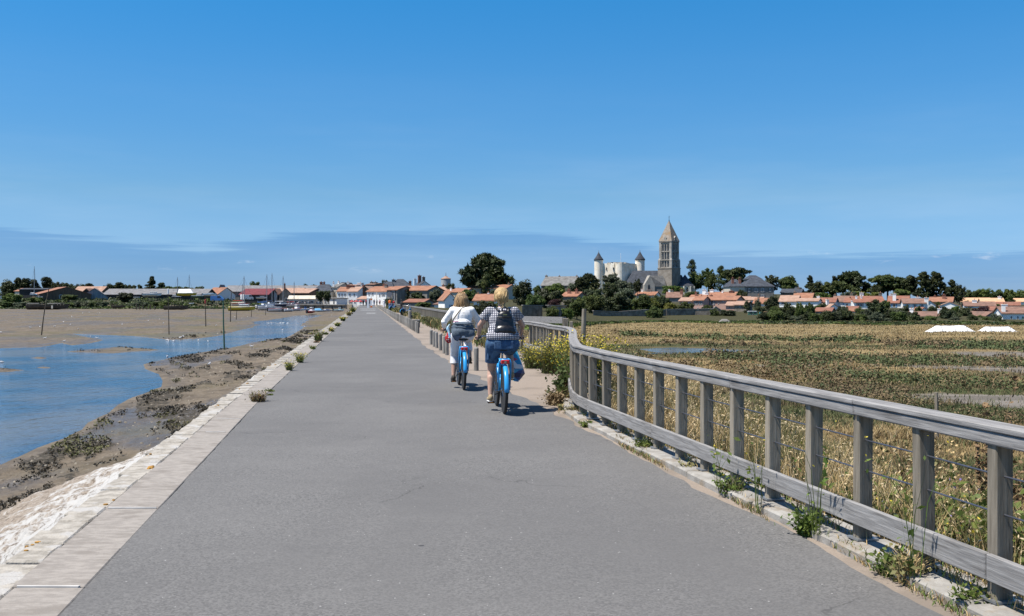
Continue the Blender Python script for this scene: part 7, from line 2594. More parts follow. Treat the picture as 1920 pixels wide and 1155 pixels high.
def vehicle(label, xc, yb, wpx, D, paint, kind='car', ang=0.0, cat='car'):
    k = D / FPX
    b = P(xc, yb, D)
    t = thing('van' if kind == 'van' else ('caravan' if kind == 'caravan' else 'car'), b, label, cat, None, R(ang))
    L = wpx * k / max(0.45, abs(math.cos(R(ang))))
    Hh = {'van': 0.44, 'car': 0.34, 'caravan': 0.52}[kind] * L
    W = 1.75
    if kind == 'car':
        pr = [(-.5, .16), (-.5, .55), (-.44, .60), (-.30, .64), (-.20, .98), (.14, 1.0), (.30, .66), (.46, .56), (.5, .42), (.5, .16)]
        gl = [(-.27, .66), (-.185, .93), (.13, .94), (.26, .68)]
    elif kind == 'van':
        pr = [(-.5, .14), (-.5, .94), (-.46, 1.0), (.22, 1.0), (.36, .62), (.48, .52), (.5, .14)]
        gl = [(.02, .62), (.02, .92), (.21, .92), (.32, .64)]
    else:
        pr = [(-.5, .2), (-.5, .8), (-.4, .97), (.36, 1.0), (.46, .86), (.5, .5), (.46, .2)]
        gl = [(-.36, .55), (-.36, .80), (-.06, .82), (-.06, .55)]

    def ext(poly, y0, y1):
        n = len(poly)
        vs = [(a * L, y0, c * Hh) for a, c in poly] + [(a * L, y1, c * Hh) for a, c in poly]
        return MB().add(vs, [tuple(range(n)), tuple(range(2 * n - 1, n - 1, -1))] + [(j, n + j, n + (j + 1) % n, (j + 1) % n) for j in range(n)])
    ext(pr, -W / 2, W / 2).build('body', PAINT[paint], t, bevel=0.03)
    for s in (-1, 1):
        ext(gl, s * W / 2 - 0.02, s * W / 2 + 0.02).build('side_window', MT['glass'], t)
    if kind == 'caravan':
        ext([(.08, .55), (.08, .80), (.36, .82), (.36, .55)], -W / 2 - 0.02, -W / 2 + 0.02).build('side_window', MT['glass'], t)
        ext([(-.52, .96), (-.4, 1.04), (.38, 1.05), (.46, .96)], -W / 2 - .05, W / 2 + .05).build('roof', PAINT['white'], t)
    for sx in ((-0.30, 0.31) if kind != 'caravan' else (-0.02,)):
        for s in (-1, 1):
            wl = MB()
            wl.lathe([(0.16, -0.1), (0.30, -0.1), (0.32, 0), (0.30, 0.1), (0.16, 0.1)], 14, M=Matrix.Translation((sx * L, s * (W / 2 - 0.06), 0.31)) @ Matrix.Rotation(R(90), 4, 'X'))
            o = wl.build('wheel', MT['tyre'], t)
            MB().lathe([(0.17, -0.11), (0.0, -0.12)], 12, M=Matrix.Translation((sx * L, s * (W / 2 - 0.06), 0.31)) @ Matrix.Rotation(R(90 * s), 4, 'X')).build('rim', MT['steel'], o)
    for s in (-1, 1):
        MB().box((L * 0.49, s * W * 0.36, Hh * 0.44), (0.08, 0.26, 0.14)).build('headlight', MT['frame'], t)
        MB().box((-L * 0.495, s * W * 0.38, Hh * 0.48), (0.06, 0.18, 0.2)).build('tail_light', MT['red_lamp'], t)


V_ = vehicle
V_('old green caravan with white roof parked before the bushes', 1411, 593, 18, 226, 'green', 'caravan', -8, 'caravan')
V_('dark blue car parked behind the white salt heaps', 1808, 610, 16, 190, 'blue', 'car', 6)
V_('dark blue van parked in the boatyard', 408, 565, 24, 305, 'blue', 'van', 4, 'van')
V_('white van parked at the boatyard shed', 463, 563, 12, 314, 'white', 'van', 60, 'van')
V_('white car parked on the quay before the market awning', 577, 569, 10, 314, 'white', 'car', 20)
V_('grey car parked on the quay left of the white car', 563, 569, 9, 315, 'grey', 'car', 30)
V_('light car parked at the right of the quay market', 597, 569, 10, 316, 'white', 'car', 10)
V_('white car between the barn and the boat masts at the left', 74, 558, 9, 322, 'white', 'car', 10)

# salt heaps under white sheets
MT['sheet'] = M_noise('white_plastic_sheet', (0.66, 0.67, 0.68), (0.80, 0.80, 0.80), 0.5, 0.5, 0.5, 1.2, bdist=0.1)


def heap(label, x0, x1, yt, yb, D, mat, seed=0, name='salt_heap', cat='salt heap', flat=0.55):
    k = D / FPX
    b = P((x0 + x1) / 2, yb, D)
    t = thing(name, b, label, cat)
    L, Hh = (x1 - x0) * k, (yb - yt) * k
    nu, nv = 40, 18
    uu, vv = np.meshgrid(np.linspace(-1, 1, nu), np.linspace(-1, 1, nv), indexing='ij')
    ex = np.clip((1 - np.abs(uu)) / (1 - flat), 0, 1)
    ey = np.clip((1 - np.abs(vv)) / 0.85, 0, 1)
    hh = np.minimum(ex, 1) * np.sin(ey * PI / 2)
    z = Hh * hh * (1 + 0.10 * (fbm(uu * 3 + seed, vv * 2, 500 + seed, 3) - 0.5) * 2) - 0.1
    me = np_mesh('cover', np.stack([uu * L / 2, vv * L * 0.22 + L * 0.1, z], -1).reshape(-1, 3), grid_faces(nu, nv)[:, ::-1], mat, smooth=True)
    link('cover', me, t)
    if name == 'salt_heap':
        for f in (-0.45, 0.05, 0.5):
            pts = []
            for j in range(9):
                i_ = int((f + 1) / 2 * (nu - 1))
                jj = int(j / 8 * (nv - 1) * 0.6)
                pts.append((uu[i_, jj] * L / 2 + j * 0.05, vv[i_, jj] * L * 0.22 + L * 0.1 - 0.02, z[i_, jj] + 0.02))
            MB().tube(pts, 0.03, 4).build('rope', MT['bolt'], t)
        for j in range(5):
            MB().sphere((-L * 0.4 + j * L * 0.2, L * 0.1 - L * 0.22, 0.06), (0.22, 0.16, 0.12), 8, 5).build('sandbag', WH['grey'], t)
    return t


heap('larger left salt heap under a white sheet at the marsh edge', 1738, 1834, 610, 623, 143, MT['sheet'], 1)
heap('right salt heap under a white sheet beside the larger one', 1835, 1911, 611.5, 622.5, 144, MT['sheet'], 2)
heap('small pale grey mound lying on the grass before the pink farm', 1345, 1373, 597.5, 604, 196, WH['grey'], 3, 'gravel_heap', 'heap', 0.35)
heap('small white bag at the marsh edge right of the salt heaps', 1912, 1919, 624.5, 628, 140, MT['sheet'], 4, 'sack', 'sack', 0.3)
q = P(1427, 593, 224)
t = thing('barrel', q, 'blue plastic barrel right of the green caravan', 'barrel')
MB().lathe([(0.42, 0), (0.46, 0.3), (0.46, 0.7), (0.40, 0.95), (0.0, 0.97)], 14).build('drum', PAINT['teal'], t)
t = thing('hay_bale', P(1435, 593.5, 224), 'round brown bale beside the blue barrel', 'bale')
MB().lathe([(0.55, -0.5), (0.6, -0.45), (0.6, 0.45), (0.55, 0.5)], 18, M=Matrix.Translation((0, 0, 0.58)) @ Matrix.Rotation(R(90), 4, 'X')).build('roll', GM['drybrown'], t)
t = thing('trailer', P(1870, 610, 188), 'low teal trailer box on the grass behind the right salt heap', 'trailer')
MB().box((0, 0, 0.42), (2.3, 1.2, 0.42)).build('box', PAINT['teal'], t, bevel=0.02)
for s in (-0.5, 0.5):
    MB().lathe([(0.22, -0.08), (0.22, 0.08)], 12, M=Matrix.Translation((s, -0.62, 0.2)) @ Matrix.Rotation(R(90), 4, 'X')).build('wheel', MT['tyre'], t)


def parasol(label, xc, yb, yt, wpx, D, paint, name='parasol', group=None):
    k = D / FPX
    t = thing(name, P(xc, yb, D), label, 'parasol', group)
    h, r = (yb - yt) * k, wpx * k / 2
    mb = MB()
    mb.lathe([(r, h * 0.72), (r * 0.55, h * 0.88), (0.05, h), (0.0, h)], 8)
    mb.lathe([(r, h * 0.66), (r, h * 0.72)], 8)
    mb.build('canopy', PAINT[paint], t)
    MB().tube([(0, 0, 0), (0, 0, h * 0.97)], 0.03, 6).build('pole', MT['alu'], t)
    return t


for i, x in enumerate((660, 668, 676)):
    parasol(['leftmost', 'middle', 'rightmost'][i] + ' red parasol of the cafe at the road end', x, 573, 562.5, 9, 300, 'red', group='red cafe parasols')
parasol('pale blue garden parasol beside the low bungalow', 1716, 603, 592, 16, 205, 'sky')


def banner(label, x, yt, yb, D, cols):
    t = thing('banner', P(x, yb, D), label, 'banner')
    k = D / FPX
    h = (yb - yt) * k
    w = 3.6 * k
    n = 8
    for i, c in enumerate(cols):
        z0, z1 = h * (0.06 + 0.94 * i / len(cols)), h * (0.06 + 0.94 * (i + 1) / len(cols))
        MB().box((0, 0, (z0 + z1) / 2), (w, 0.06, z1 - z0)).build('cloth', PAINT[c], t)
    MB().tube([(-w * 0.55, 0, 0), (-w * 0.55, 0, h * 1.02)], 0.035, 6).build('pole', MT['alu'], t)
    MB().box((0, 0, 0.05), (w, 0.7, 0.1)).build('foot', MT['steel'], t)


banner('white banner flag standing at the end of the road', 690, 559, 579, 195, ('white', 'white'))
banner('white and orange banner standing right of the white banner', 696.3, 559.5, 577.5, 200, ('orange', 'white', 'white', 'white', 'orange'))
# small street lamp by the terraces and flag pole
t = thing('street_lamp', P(696, 571, 290), 'thin street lamp with curved arm in front of the terrace at the road end', 'street lamp')
MB().tube([(0, 0, 0), (0, 0, 3.0), (-0.25, 0, 3.5), (-0.8, 0, 3.6)], [0.07, 0.05, 0.04, 0.04], 6).build('pole', MT['steel'], t)
MB().box((-0.95, 0, 3.58), (0.5, 0.2, 0.12)).build('lamp_head', MT['steel'], t)
# wooden bench-like barrier behind the long bollard row
q = onz(773, 613.5)
t = thing('plank_bench', (q.x, q.y, 0), 'dark low wooden bench standing behind the end of the long bollard row', 'bench')
k = q.y / FPX
MB().box((6.5 * k, 0.2, 0.40), (14 * k, 0.45, 0.09)).build('seat', MT['wood_x'], t, bevel=0.01)
for s in (2, 11):
    MB().box((s * k, 0.2, 0.18), (0.14, 0.4, 0.36)).build('leg', WH['dark'], t)
q = onz(768.5, 602)
t = thing('path_post', q, 'single thick wooden post with small bracket in the middle of the sandy path', 'post')
MB().lathe([(0.13, -0.1), (0.13, 0.72), (0.10, 0.80), (0.0, 0.82)], 12).build('shaft', MT['boll'], t)
MB().box((0.16, 0, 0.35), (0.1, 0.12, 0.16)).build('bracket', MT['bolt'], t)

# ================================================================== people and bicycles
def capsule(mb, p0, p1, r0, r1, n=14, k=5):
    p0, p1 = Vector(p0), Vector(p1)
    d = p1 - p0
    L = d.length
    q = Vector((0, 0, 1)).rotation_difference(d.normalized()).to_matrix().to_4x4() if L > 1e-6 else Matrix.Identity(4)
    prof = [(0.0, -r0)] + [(r0 * math.cos(a), r0 * math.sin(a)) for a in np.linspace(-PI / 2, 0, k)[1:]]
    prof += [(r1 * math.cos(a), L + r1 * math.sin(a)) for a in np.linspace(0, PI / 2, k)[:-1]] + [(0.0, L + r1)]
    return mb.lathe(prof, n, M=Matrix.Translation(p0) @ q)


def ell(mb, c, r, M=None):
    T = Matrix.Translation(Vector(c)) @ (M or Matrix.Identity(4))
    return mb.sphere((0, 0, 0), r, 18, 12, T)


def blob(name, mb, vox, mat, parent, smooth_it=6, cuts=(), factor=0.5):
    """union of the collected solids as one continuous skin; cuts = planes (co, no) whose positive side is removed"""
    me = mb.mesh(name + '_src', mat)
    o = bpy.data.objects.new(name, me)
    COL.objects.link(o)
    m = o.modifiers.new('r', 'REMESH')
    m.mode = 'VOXEL'
    m.voxel_size = vox
    s = o.modifiers.new('s', 'SMOOTH')
    s.iterations = smooth_it
    s.factor = factor
    dg = bpy.context.evaluated_depsgraph_get()
    out = bpy.data.meshes.new_from_object(o.evaluated_get(dg))
    bpy.data.objects.remove(o)
    out.name = name
    if cuts:
        bm = bmesh.new()
        bm.from_mesh(out)
        for co, no in cuts:
            bmesh.ops.bisect_plane(bm, geom=list(bm.verts) + list(bm.edges) + list(bm.faces), plane_co=co, plane_no=no, clear_outer=True)
        bm.to_mesh(out)
        bm.free()
    out.materials.clear()
    out.materials.append(mat)
    out.shade_smooth()
    return link(name, out, parent)


SK = M_noise('skin_fair', (0.42, 0.25, 0.18), (0.52, 0.33, 0.25), 9, 0.55)
SKD = M_noise('skin_tanned', (0.26, 0.145, 0.095), (0.33, 0.195, 0.135), 9, 0.55)
BLOND = M_noise('blond_hair', (0.30, 0.185, 0.07), (0.56, 0.40, 0.19), 16, 0.5, 0.6, 40, stretch=(4, 4, 0.6), lo=0.3, hi=0.7)
BROWNH = M_noise('brown_blond_hair', (0.13, 0.070, 0.030), (0.42, 0.27, 0.125), 13, 0.5, 0.6, 40, stretch=(3.5, 3.5, 0.5), lo=0.35, hi=0.68)
DARKH = M_flat('dark_hair', (0.02, 0.014, 0.010), 0.5)
DENIM = M_noise('blue_denim', (0.020, 0.058, 0.135), (0.042, 0.105, 0.205), 14, 0.9, 0.4, 90, c3=(0.07, 0.14, 0.24), c3scale=5.0)
WOOL = M_noise('grey_blue_knit', (0.085, 0.115, 0.155), (0.135, 0.175, 0.22), 18, 0.95, 0.5, 120)
WHITEC = M_noise('white_cotton', (0.68, 0.67, 0.66), (0.80, 0.79, 0.78), 6, 0.9, 0.35, 22, bdist=0.015)
WHITEP = M_noise('white_trousers', (0.62, 0.61, 0.64), (0.76, 0.75, 0.77), 6, 0.9, 0.3, 22, bdist=0.012)
LEATH = M_noise('black_leather', (0.008, 0.008, 0.010), (0.022, 0.022, 0.026), 30, 0.33, 0.35, 60, bdist=0.006)
MT['saddle'] = M_flat('black_saddle', (0.012, 0.012, 0.013), 0.5)
MT['bluepaint'] = M_flat('bright_blue_frame_paint', (0.030, 0.29, 0.62), 0.28, var=0.05)
MT['chrome'] = M_flat('bicycle_chrome', (0.55, 0.55, 0.56), 0.25, 1.0)
MT['amber'] = M_flat('amber_reflector', (0.75, 0.26, 0.02), 0.3)
MT['shoe_tan'] = M_noise('tan_canvas_shoe', (0.42, 0.31, 0.17), (0.54, 0.41, 0.25), 12, 0.9)
MT['shoe_dark'] = M_noise('dark_brown_sandal', (0.03, 0.024, 0.018), (0.07, 0.055, 0.04), 12, 0.7)
MT['strap'] = M_flat('beige_strap', (0.42, 0.34, 0.24), 0.8)
MT['gold'] = M_flat('gold_plate', (0.62, 0.45, 0.16), 0.35, 0.9)


def mat_check():
    m, t, b = new_mat('navy_white_check_cotton')
    tc = N(t, 'ShaderNodeTexCoord')
    sp = N(t, 'ShaderNodeSeparateXYZ')
    t.links.new(tc.outputs['Object'], sp.inputs[0])

    def sq(v, per):
        f = math_node(t, 'FRACT', math_node(t, 'MULTIPLY', v, 1 / per))
        return math_node(t, 'MULTIPLY', math_node(t, 'GREATER_THAN', f, 0.44), 1.0)
    on = math_node(t, 'MULTIPLY', sq(sp.outputs[0], 0.0245), sq(sp.outputs[2], 0.0245))
    col = mix_col(t, on, (0.022, 0.027, 0.060), (0.66, 0.65, 0.66))
    t.links.new(col, b.inputs['Base Color'])
    b.inputs['Roughness'].default_value = 0.9
    return m


def mat_dots():
    m, t, b = new_mat('red_polka_dot_cloth')
    tc = N(t, 'ShaderNodeTexCoord')
    v = N(t, 'ShaderNodeTexVoronoi', i_Scale=24.0)
    v.inputs['Randomness'].default_value = 0.25
    t.links.new(tc.outputs['Object'], v.inputs['Vector'])
    col = mix_col(t, math_node(t, 'LESS_THAN', v.outputs['Distance'], 0.26), (0.36, 0.008, 0.012), (0.72, 0.70, 0.68))
    t.links.new(col, b.inputs['Base Color'])
    b.inputs['Roughness'].default_value = 0.8
    return m


def mat_print():
    m, t, b = new_mat('printed_plastic_bag')
    tc = N(t, 'ShaderNodeTexCoord')
    mp = N(t, 'ShaderNodeMapping')
    mp.inputs['Rotation'].default_value = (0.2, 0.5, 0.3)
    mp.inputs['Scale'].default_value = (6, 6, 16)
    t.links.new(tc.outputs['Object'], mp.inputs[0])
    v = N(t, 'ShaderNodeTexVoronoi', i_Scale=1.0)
    t.links.new(mp.outputs[0], v.inputs['Vector'])
    s = N(t, 'ShaderNodeSeparateColor')
    t.links.new(v.outputs['Color'], s.inputs[0])
    r = N(t, 'ShaderNodeValToRGB')
    r.color_ramp.interpolation = 'CONSTANT'
    cols = [(0, (0.02, 0.06, 0.22)), (0.25, (0.03, 0.26, 0.50)), (0.48, (0.66, 0.68, 0.70)), (0.66, (0.01, 0.02, 0.08)), (0.80, (0.05, 0.34, 0.55)), (0.90, (0.50, 0.20, 0.05)), (0.95, (0.45, 0.05, 0.08))]
    r.color_ramp.elements[0].color = (*cols[0][1], 1)
    r.color_ramp.elements[1].position = cols[1][0]
    r.color_ramp.elements[1].color = (*cols[1][1], 1)
    for p, c in cols[2:]:
        e = r.color_ramp.elements.new(p)
        e.color = (*c, 1)
    t.links.new(s.outputs[0], r.inputs[0])
    t.links.new(r.outputs[0], b.inputs['Base Color'])
    b.inputs['Roughness'].default_value = 0.35
    return m


CHECK, DOTS, PRINT = mat_check(), mat_dots(), mat_print()


# ------------------------------------------------------------------ bicycle; rear contact at the origin, heading +y
def make_bike(label, loc, heading, crank=90.0, group='blue hire bicycles'):
    t = thing('bicycle', loc, label, 'bicycle', group, heading)
    RW, WB, BB = 0.345, 1.06, Vector((0, 0.46, 0.285))
    bp = MT['bluepaint']

    def wheel(y):
        M = Matrix.Translation((0, y, RW)) @ Matrix.Rotation(R(90), 4, 'Y')
        prof = [(RW - 0.022 + 0.022 * math.cos(a), 0.0225 * math.sin(a)) for a in np.linspace(-PI * 0.62, PI * 0.62, 9)]
        o = MB().lathe(prof, 40, M=M).build('wheel', MT['tyre'], t, smooth=True)
        MB().lathe([(RW - 0.048, -0.013), (RW - 0.030, -0.014), (RW - 0.030, 0.014), (RW - 0.048, 0.013), (RW - 0.048, -0.013)], 40, M=M).build('rim', MT['chrome'], o, smooth=False)
        MB().lathe([(0.018, -0.05), (0.026, -0.03), (0.02, 0), (0.026, 0.03), (0.018, 0.05)], 12, M=M).build('hub', MT['chrome'], o)
        s = MB()
        for i in range(28):
            a = 2 * PI * i / 28
            a2 = a + (0.35 if i % 2 else -0.35)
            s.tube([M @ Vector((0.022 * math.cos(a2), 0.022 * math.sin(a2), 0.03 * (1 if i % 4 < 2 else -1))), M @ Vector(((RW - 0.045) * math.cos(a), (RW - 0.045) * math.sin(a), 0))], 0.0016, 3, cap=False)
        tag(s.build('spokes', MT['chrome'], o), kind='stuff')

    wheel(0)
    wheel(WB)
    HT0, HT1 = Vector((0, 0.90, 0.66)), Vector((0, 0.845, 0.86))
    ST = Vector((0, 0.30, 0.70))
    f = MB()
    f.tube([HT0 + Vector((0, 0, 0.03)), (0, 0.70, 0.42), BB], [0.026, 0.027, 0.026], 10)       # low step down tube
    f.tube([HT0 + Vector((0, -0.01, 0.10)), (0, 0.66, 0.52), (0, 0.39, 0.45)], 0.019, 8)
    f.tube([BB, ST], 0.019, 10)
    f.tube([HT0, HT1], 0.023, 10)
    for s in (-1, 1):
        f.tube([BB + Vector((s * 0.035, 0, 0)), (s * 0.062, 0, RW)], 0.011, 7)
        f.tube([ST + Vector((s * 0.02, 0, -0.06)), (s * 0.062, 0, RW)], 0.009, 7)
    f.build('frame', bp, t, smooth=True)
    fk = MB()
    for s in (-1, 1):
        fk.tube([HT0 + Vector((s * 0.05, 0, -0.01)), (s * 0.055, 0.99, 0.5), (s * 0.055, WB, RW)], [0.014, 0.013, 0.010], 7)
    fk.tube([HT0 + Vector((-0.055, 0, -0.01)), HT0 + Vector((0.055, 0, -0.01))], 0.016, 7)
    fk.build('fork', bp, t, smooth=True)

    def fender(y, a0, a1, nm):
        vs, fs = [], []
        n, m_ = 18, 7
        for i in range(n):
            a = R(a0 + (a1 - a0) * i / (n - 1))
            for j in range(m_):
                b = -1 + 2 * j / (m_ - 1)
                rr = RW + 0.024 - 0.012 * b * b - (0.012 if abs(b) == 1 else 0)
                vs.append((b * 0.035, y - rr * math.cos(a), RW + rr * math.sin(a)))
        for i in range(n - 1):
            for j in range(m_ - 1):
                q = i * m_ + j
                fs.append((q, q + m_, q + m_ + 1, q + 1))
        o = MB().add(vs, fs).build(nm, bp, t, smooth=True)
        so = o.modifiers.new('solid', 'SOLIDIFY')
        so.thickness = 0.003
        return o
    fender(0, -2, 150, 'mudguard')
    fender(WB, 25, 150, 'mudguard')
    # rear carrier: hoop shaped side stays, top rails and lamp box
    rk = MB()
    for s in (-1, 1):
        rk.tube([(s * 0.075, 0.0, RW - 0.01), (s * 0.083, -0.05, 0.58), (s * 0.08, -0.10, 0.735), (s * 0.066, -0.10, 0.762), (s * 0.06, 0.10, 0.765), (s * 0.03, 0.30, 0.72)], 0.0125, 8)
    for y in (-0.10, 0.02, 0.14):
        rk.tube([(-0.068, y, 0.762), (0.068, y, 0.762)], 0.010, 7)
    rk.build('carrier', bp, t, smooth=True)
    MB().box((0, -0.125, 0.735), (0.115, 0.05, 0.055)).build('rear_lamp', MT['red_lamp'], t, bevel=0.008)
    MB().box((0, -0.152, 0.735), (0.03, 0.006, 0.03)).build('lamp_reflector', MT['chrome'], t)
    # seat post and saddle
    MB().tube([ST, (0, 0.245, 0.87)], 0.014, 10).build('seat_post', MT['chrome'], t, smooth=True)
    sd_ = MB()
    ell(sd_, (0, 0.16, 0.895), (0.105, 0.10, 0.032))
    ell(sd_, (0, 0.28, 0.897), (0.05, 0.15, 0.026))
    blob('saddle', sd_, 0.008, MT['saddle'], t, 4)
    sp = MB()
    for s in (-1, 1):
        sp.tube([(s * 0.05, 0.12, 0.87), (s * 0.02, 0.20, 0.845), (s * 0.015, 0.34, 0.875)], 0.006, 6)
    sp.build('saddle_rail', MT['chrome'], t)
    # stem, bar, grips, brake levers and cables, bell
    MB().tube([HT1, (0, 0.82, 1.02), (0, 0.86, 1.06)], 0.015, 9).build('stem', MT['chrome'], t, smooth=True)
    bar = [(-0.325, 0.66, 1.045), (-0.27, 0.73, 1.06), (-0.15, 0.835, 1.07), (0, 0.86, 1.06), (0.15, 0.835, 1.07), (0.27, 0.73, 1.06), (0.325, 0.66, 1.045)]
    MB().tube(bar, 0.0115, 8).build('handlebar', MT['chrome'], t, smooth=True)
    for s in (-1, 1):
        MB().tube([(s * 0.345, 0.635, 1.04), (s * 0.275, 0.725, 1.058)], [0.019, 0.0165], 9).build('grip', MT['tyre'], t, smooth=True)
        MB().tube([(s * 0.24, 0.78, 1.055), (s * 0.28, 0.76, 1.03), (s * 0.345, 0.69, 1.012)], [0.008, 0.007, 0.006], 6).build('brake_lever', MT['chrome'], t)
        MB().tube([(s * 0.24, 0.79, 1.055), (s * 0.20, 0.90, 1.10), (s * 0.08, 0.97, 1.04), (s * 0.02, 0.93, 0.85)], 0.0045, 5).build('brake_cable', MT['tyre'], t)
    MB().tube([(-0.30, 0.75, 1.02), (-0.34, 0.80, 0.97), (-0.31, 0.86, 0.93), (-0.26, 0.86, 0.95), (-0.25, 0.80, 1.03)], 0.005, 5).build('brake_cable', MT['tyre'], t)
    MB().sphere((0.17, 0.81, 1.09), (0.026, 0.026, 0.02), 10, 7).build('bell', MT['chrome'], t, smooth=True)
    # front basket plate lamp
    MB().sphere((0, 0.97, 0.86), (0.04, 0.035, 0.04), 10, 7).build('headlamp', MT['frame'], t, smooth=True)
    # chain case, cranks, pedals
    cc = MB().prism([(-0.03, 0.31), (0.06, 0.40), (0.44, 0.40), (0.56, 0.36), (0.58, 0.285), (0.54, 0.20), (0.45, 0.18), (0.0, 0.30)], 0.058, 0.075, Matrix(((0, 0, 1, 0), (1, 0, 0, 0), (0, 1, 0, 0), (0, 0, 0, 1))))
    cc.build('chain_case', MT['saddle'], t)
    ca = R(crank)
    cl = 0.165
    for s in (-1, 1):
        d = Vector((0, math.cos(ca), math.sin(ca))) * cl * (1 if s > 0 else -1)
        a = BB + Vector((s * 0.08, 0, 0))
        e = a + d
        MB().beam(a, e, 0.026, 0.014, (1, 0, 0)).build('crank', MT['chrome'], t)
        pd = MB().box(tuple(e + Vector((s * 0.065, 0, 0))), (0.10, 0.085, 0.028))
        o = pd.build('pedal', MT['tyre'], t, bevel=0.004)
        MB().box(tuple(e + Vector((s * 0.065, -0.045, 0))), (0.055, 0.008, 0.014)).build('reflector', MT['amber'], o)
    MB().lathe([(0.016, -0.09), (0.02, 0), (0.016, 0.09)], 12, M=Matrix.Translation(BB) @ Matrix.Rotation(R(90), 4, 'Y')).build('bottom_bracket', MT['chrome'], t)
    MB().tube([(-0.05, 0.36, 0.26), (-0.11, 0.30, 0.24), (-0.14, 0.12, 0.16)], 0.008, 6).build('kick_stand', MT['saddle'], t)
    t['_bb'] = list(BB)
    return t


def head(mb, c, yaw=0.0, pitch=0.0):
    """head pointing +y: skull, jaw, nose, ears"""
    M = Matrix.Translation(Vector(c)) @ Matrix.Rotation(yaw, 4, 'Z') @ Matrix.Rotation(pitch, 4, 'X')
    mb.sphere((0, -0.012, 0.025), (0.074, 0.094, 0.092), 18, 12, M)
    mb.sphere((0, 0.035, -0.045), (0.056, 0.058, 0.066), 14, 10, M)
    mb.sphere((0, 0.094, -0.012), (0.013, 0.020, 0.020), 10, 8, M)
    mb.sphere((0, 0.086, -0.052), (0.024, 0.010, 0.010), 10, 8, M)
    for s in (-1, 1):
        mb.sphere((s * 0.074, -0.005, -0.012), (0.011, 0.020, 0.032), 10, 8, M)
    return M


def face_parts(par, M):
    for s in (-1, 1):
        MB().sphere((s * 0.031, 0.073, 0.012), (0.012, 0.012, 0.012), 8, 6, M).build('eye', MT['frame'], par)
    MB().sphere((0, 0.092, -0.052), (0.020, 0.007, 0.006), 10, 6, M).build('lips', MT['red_lamp'], par)


def hand(mb, w, gdir, s, palm_in):
    """grip a bar at w: palm lies over the bar, four fingers curl round it, thumb under"""
    g = Vector(gdir).normalized()
    up = Vector((0, 0, 1))
    fw = g.cross(up) * s
    fw = Vector((0, 1, 0)) - g * Vector((0, 1, 0)).dot(g)
    fw.normalize()
    w = Vector(w)
    capsule(mb, w - g * 0.028 + up * 0.020 - fw * 0.015, w + g * 0.030 + up * 0.022 - fw * 0.012, 0.019, 0.019, 10)
    for i, ln in enumerate((0.9, 1.0, 0.97, 0.82)):
        b = w + g * (-0.034 + 0.0225 * i)
        a0, a1, a2, a3 = b + up * 0.026 + fw * 0.004, b + up * 0.020 + fw * 0.032 * ln, b - up * 0.010 + fw * 0.038 * ln, b - up * 0.026 + fw * 0.014
        capsule(mb, a0, a1, 0.0095, 0.009, 8, 4)
        capsule(mb, a1, a2, 0.009, 0.0083, 8, 4)
        capsule(mb, a2, a3, 0.0083, 0.0075, 8, 4)
    th = w - g * 0.040 + up * 0.010 - fw * 0.018
    capsule(mb, th, th - up * 0.022 + fw * 0.012 + g * 0.012, 0.0115, 0.010, 8, 4)
    capsule(mb, th - up * 0.022 + fw * 0.012 + g * 0.012, th - up * 0.032 + fw * 0.035 + g * 0.02, 0.010, 0.008, 8, 4)


def shoe(par, ank, s, mat, sole):
    a = Vector(ank)
    mb = MB()
    ell(mb, a + Vector((0, 0.055, -0.065)), (0.044, 0.10, 0.036))
    ell(mb, a + Vector((0, 0.125, -0.075)), (0.046, 0.062, 0.028))
    ell(mb, a + Vector((0, -0.02, -0.045)), (0.038, 0.045, 0.052))
    o = blob('shoe', mb, 0.008, mat, par, 3)
    so = MB()
    ell(so, a + Vector((0, 0.03, -0.098)), (0.042, 0.075, 0.012))
    ell(so, a + Vector((0, 0.125, -0.098)), (0.047, 0.066, 0.012))
    blob('sole', so, 0.007, sole, o, 2)
    return o


def hair_locks(par, name, mat, strands):
    mb = MB()
    for pts, r in strands:
        mb.tube(pts, r, 5)
    return mb.build(name, mat, par, smooth=True)


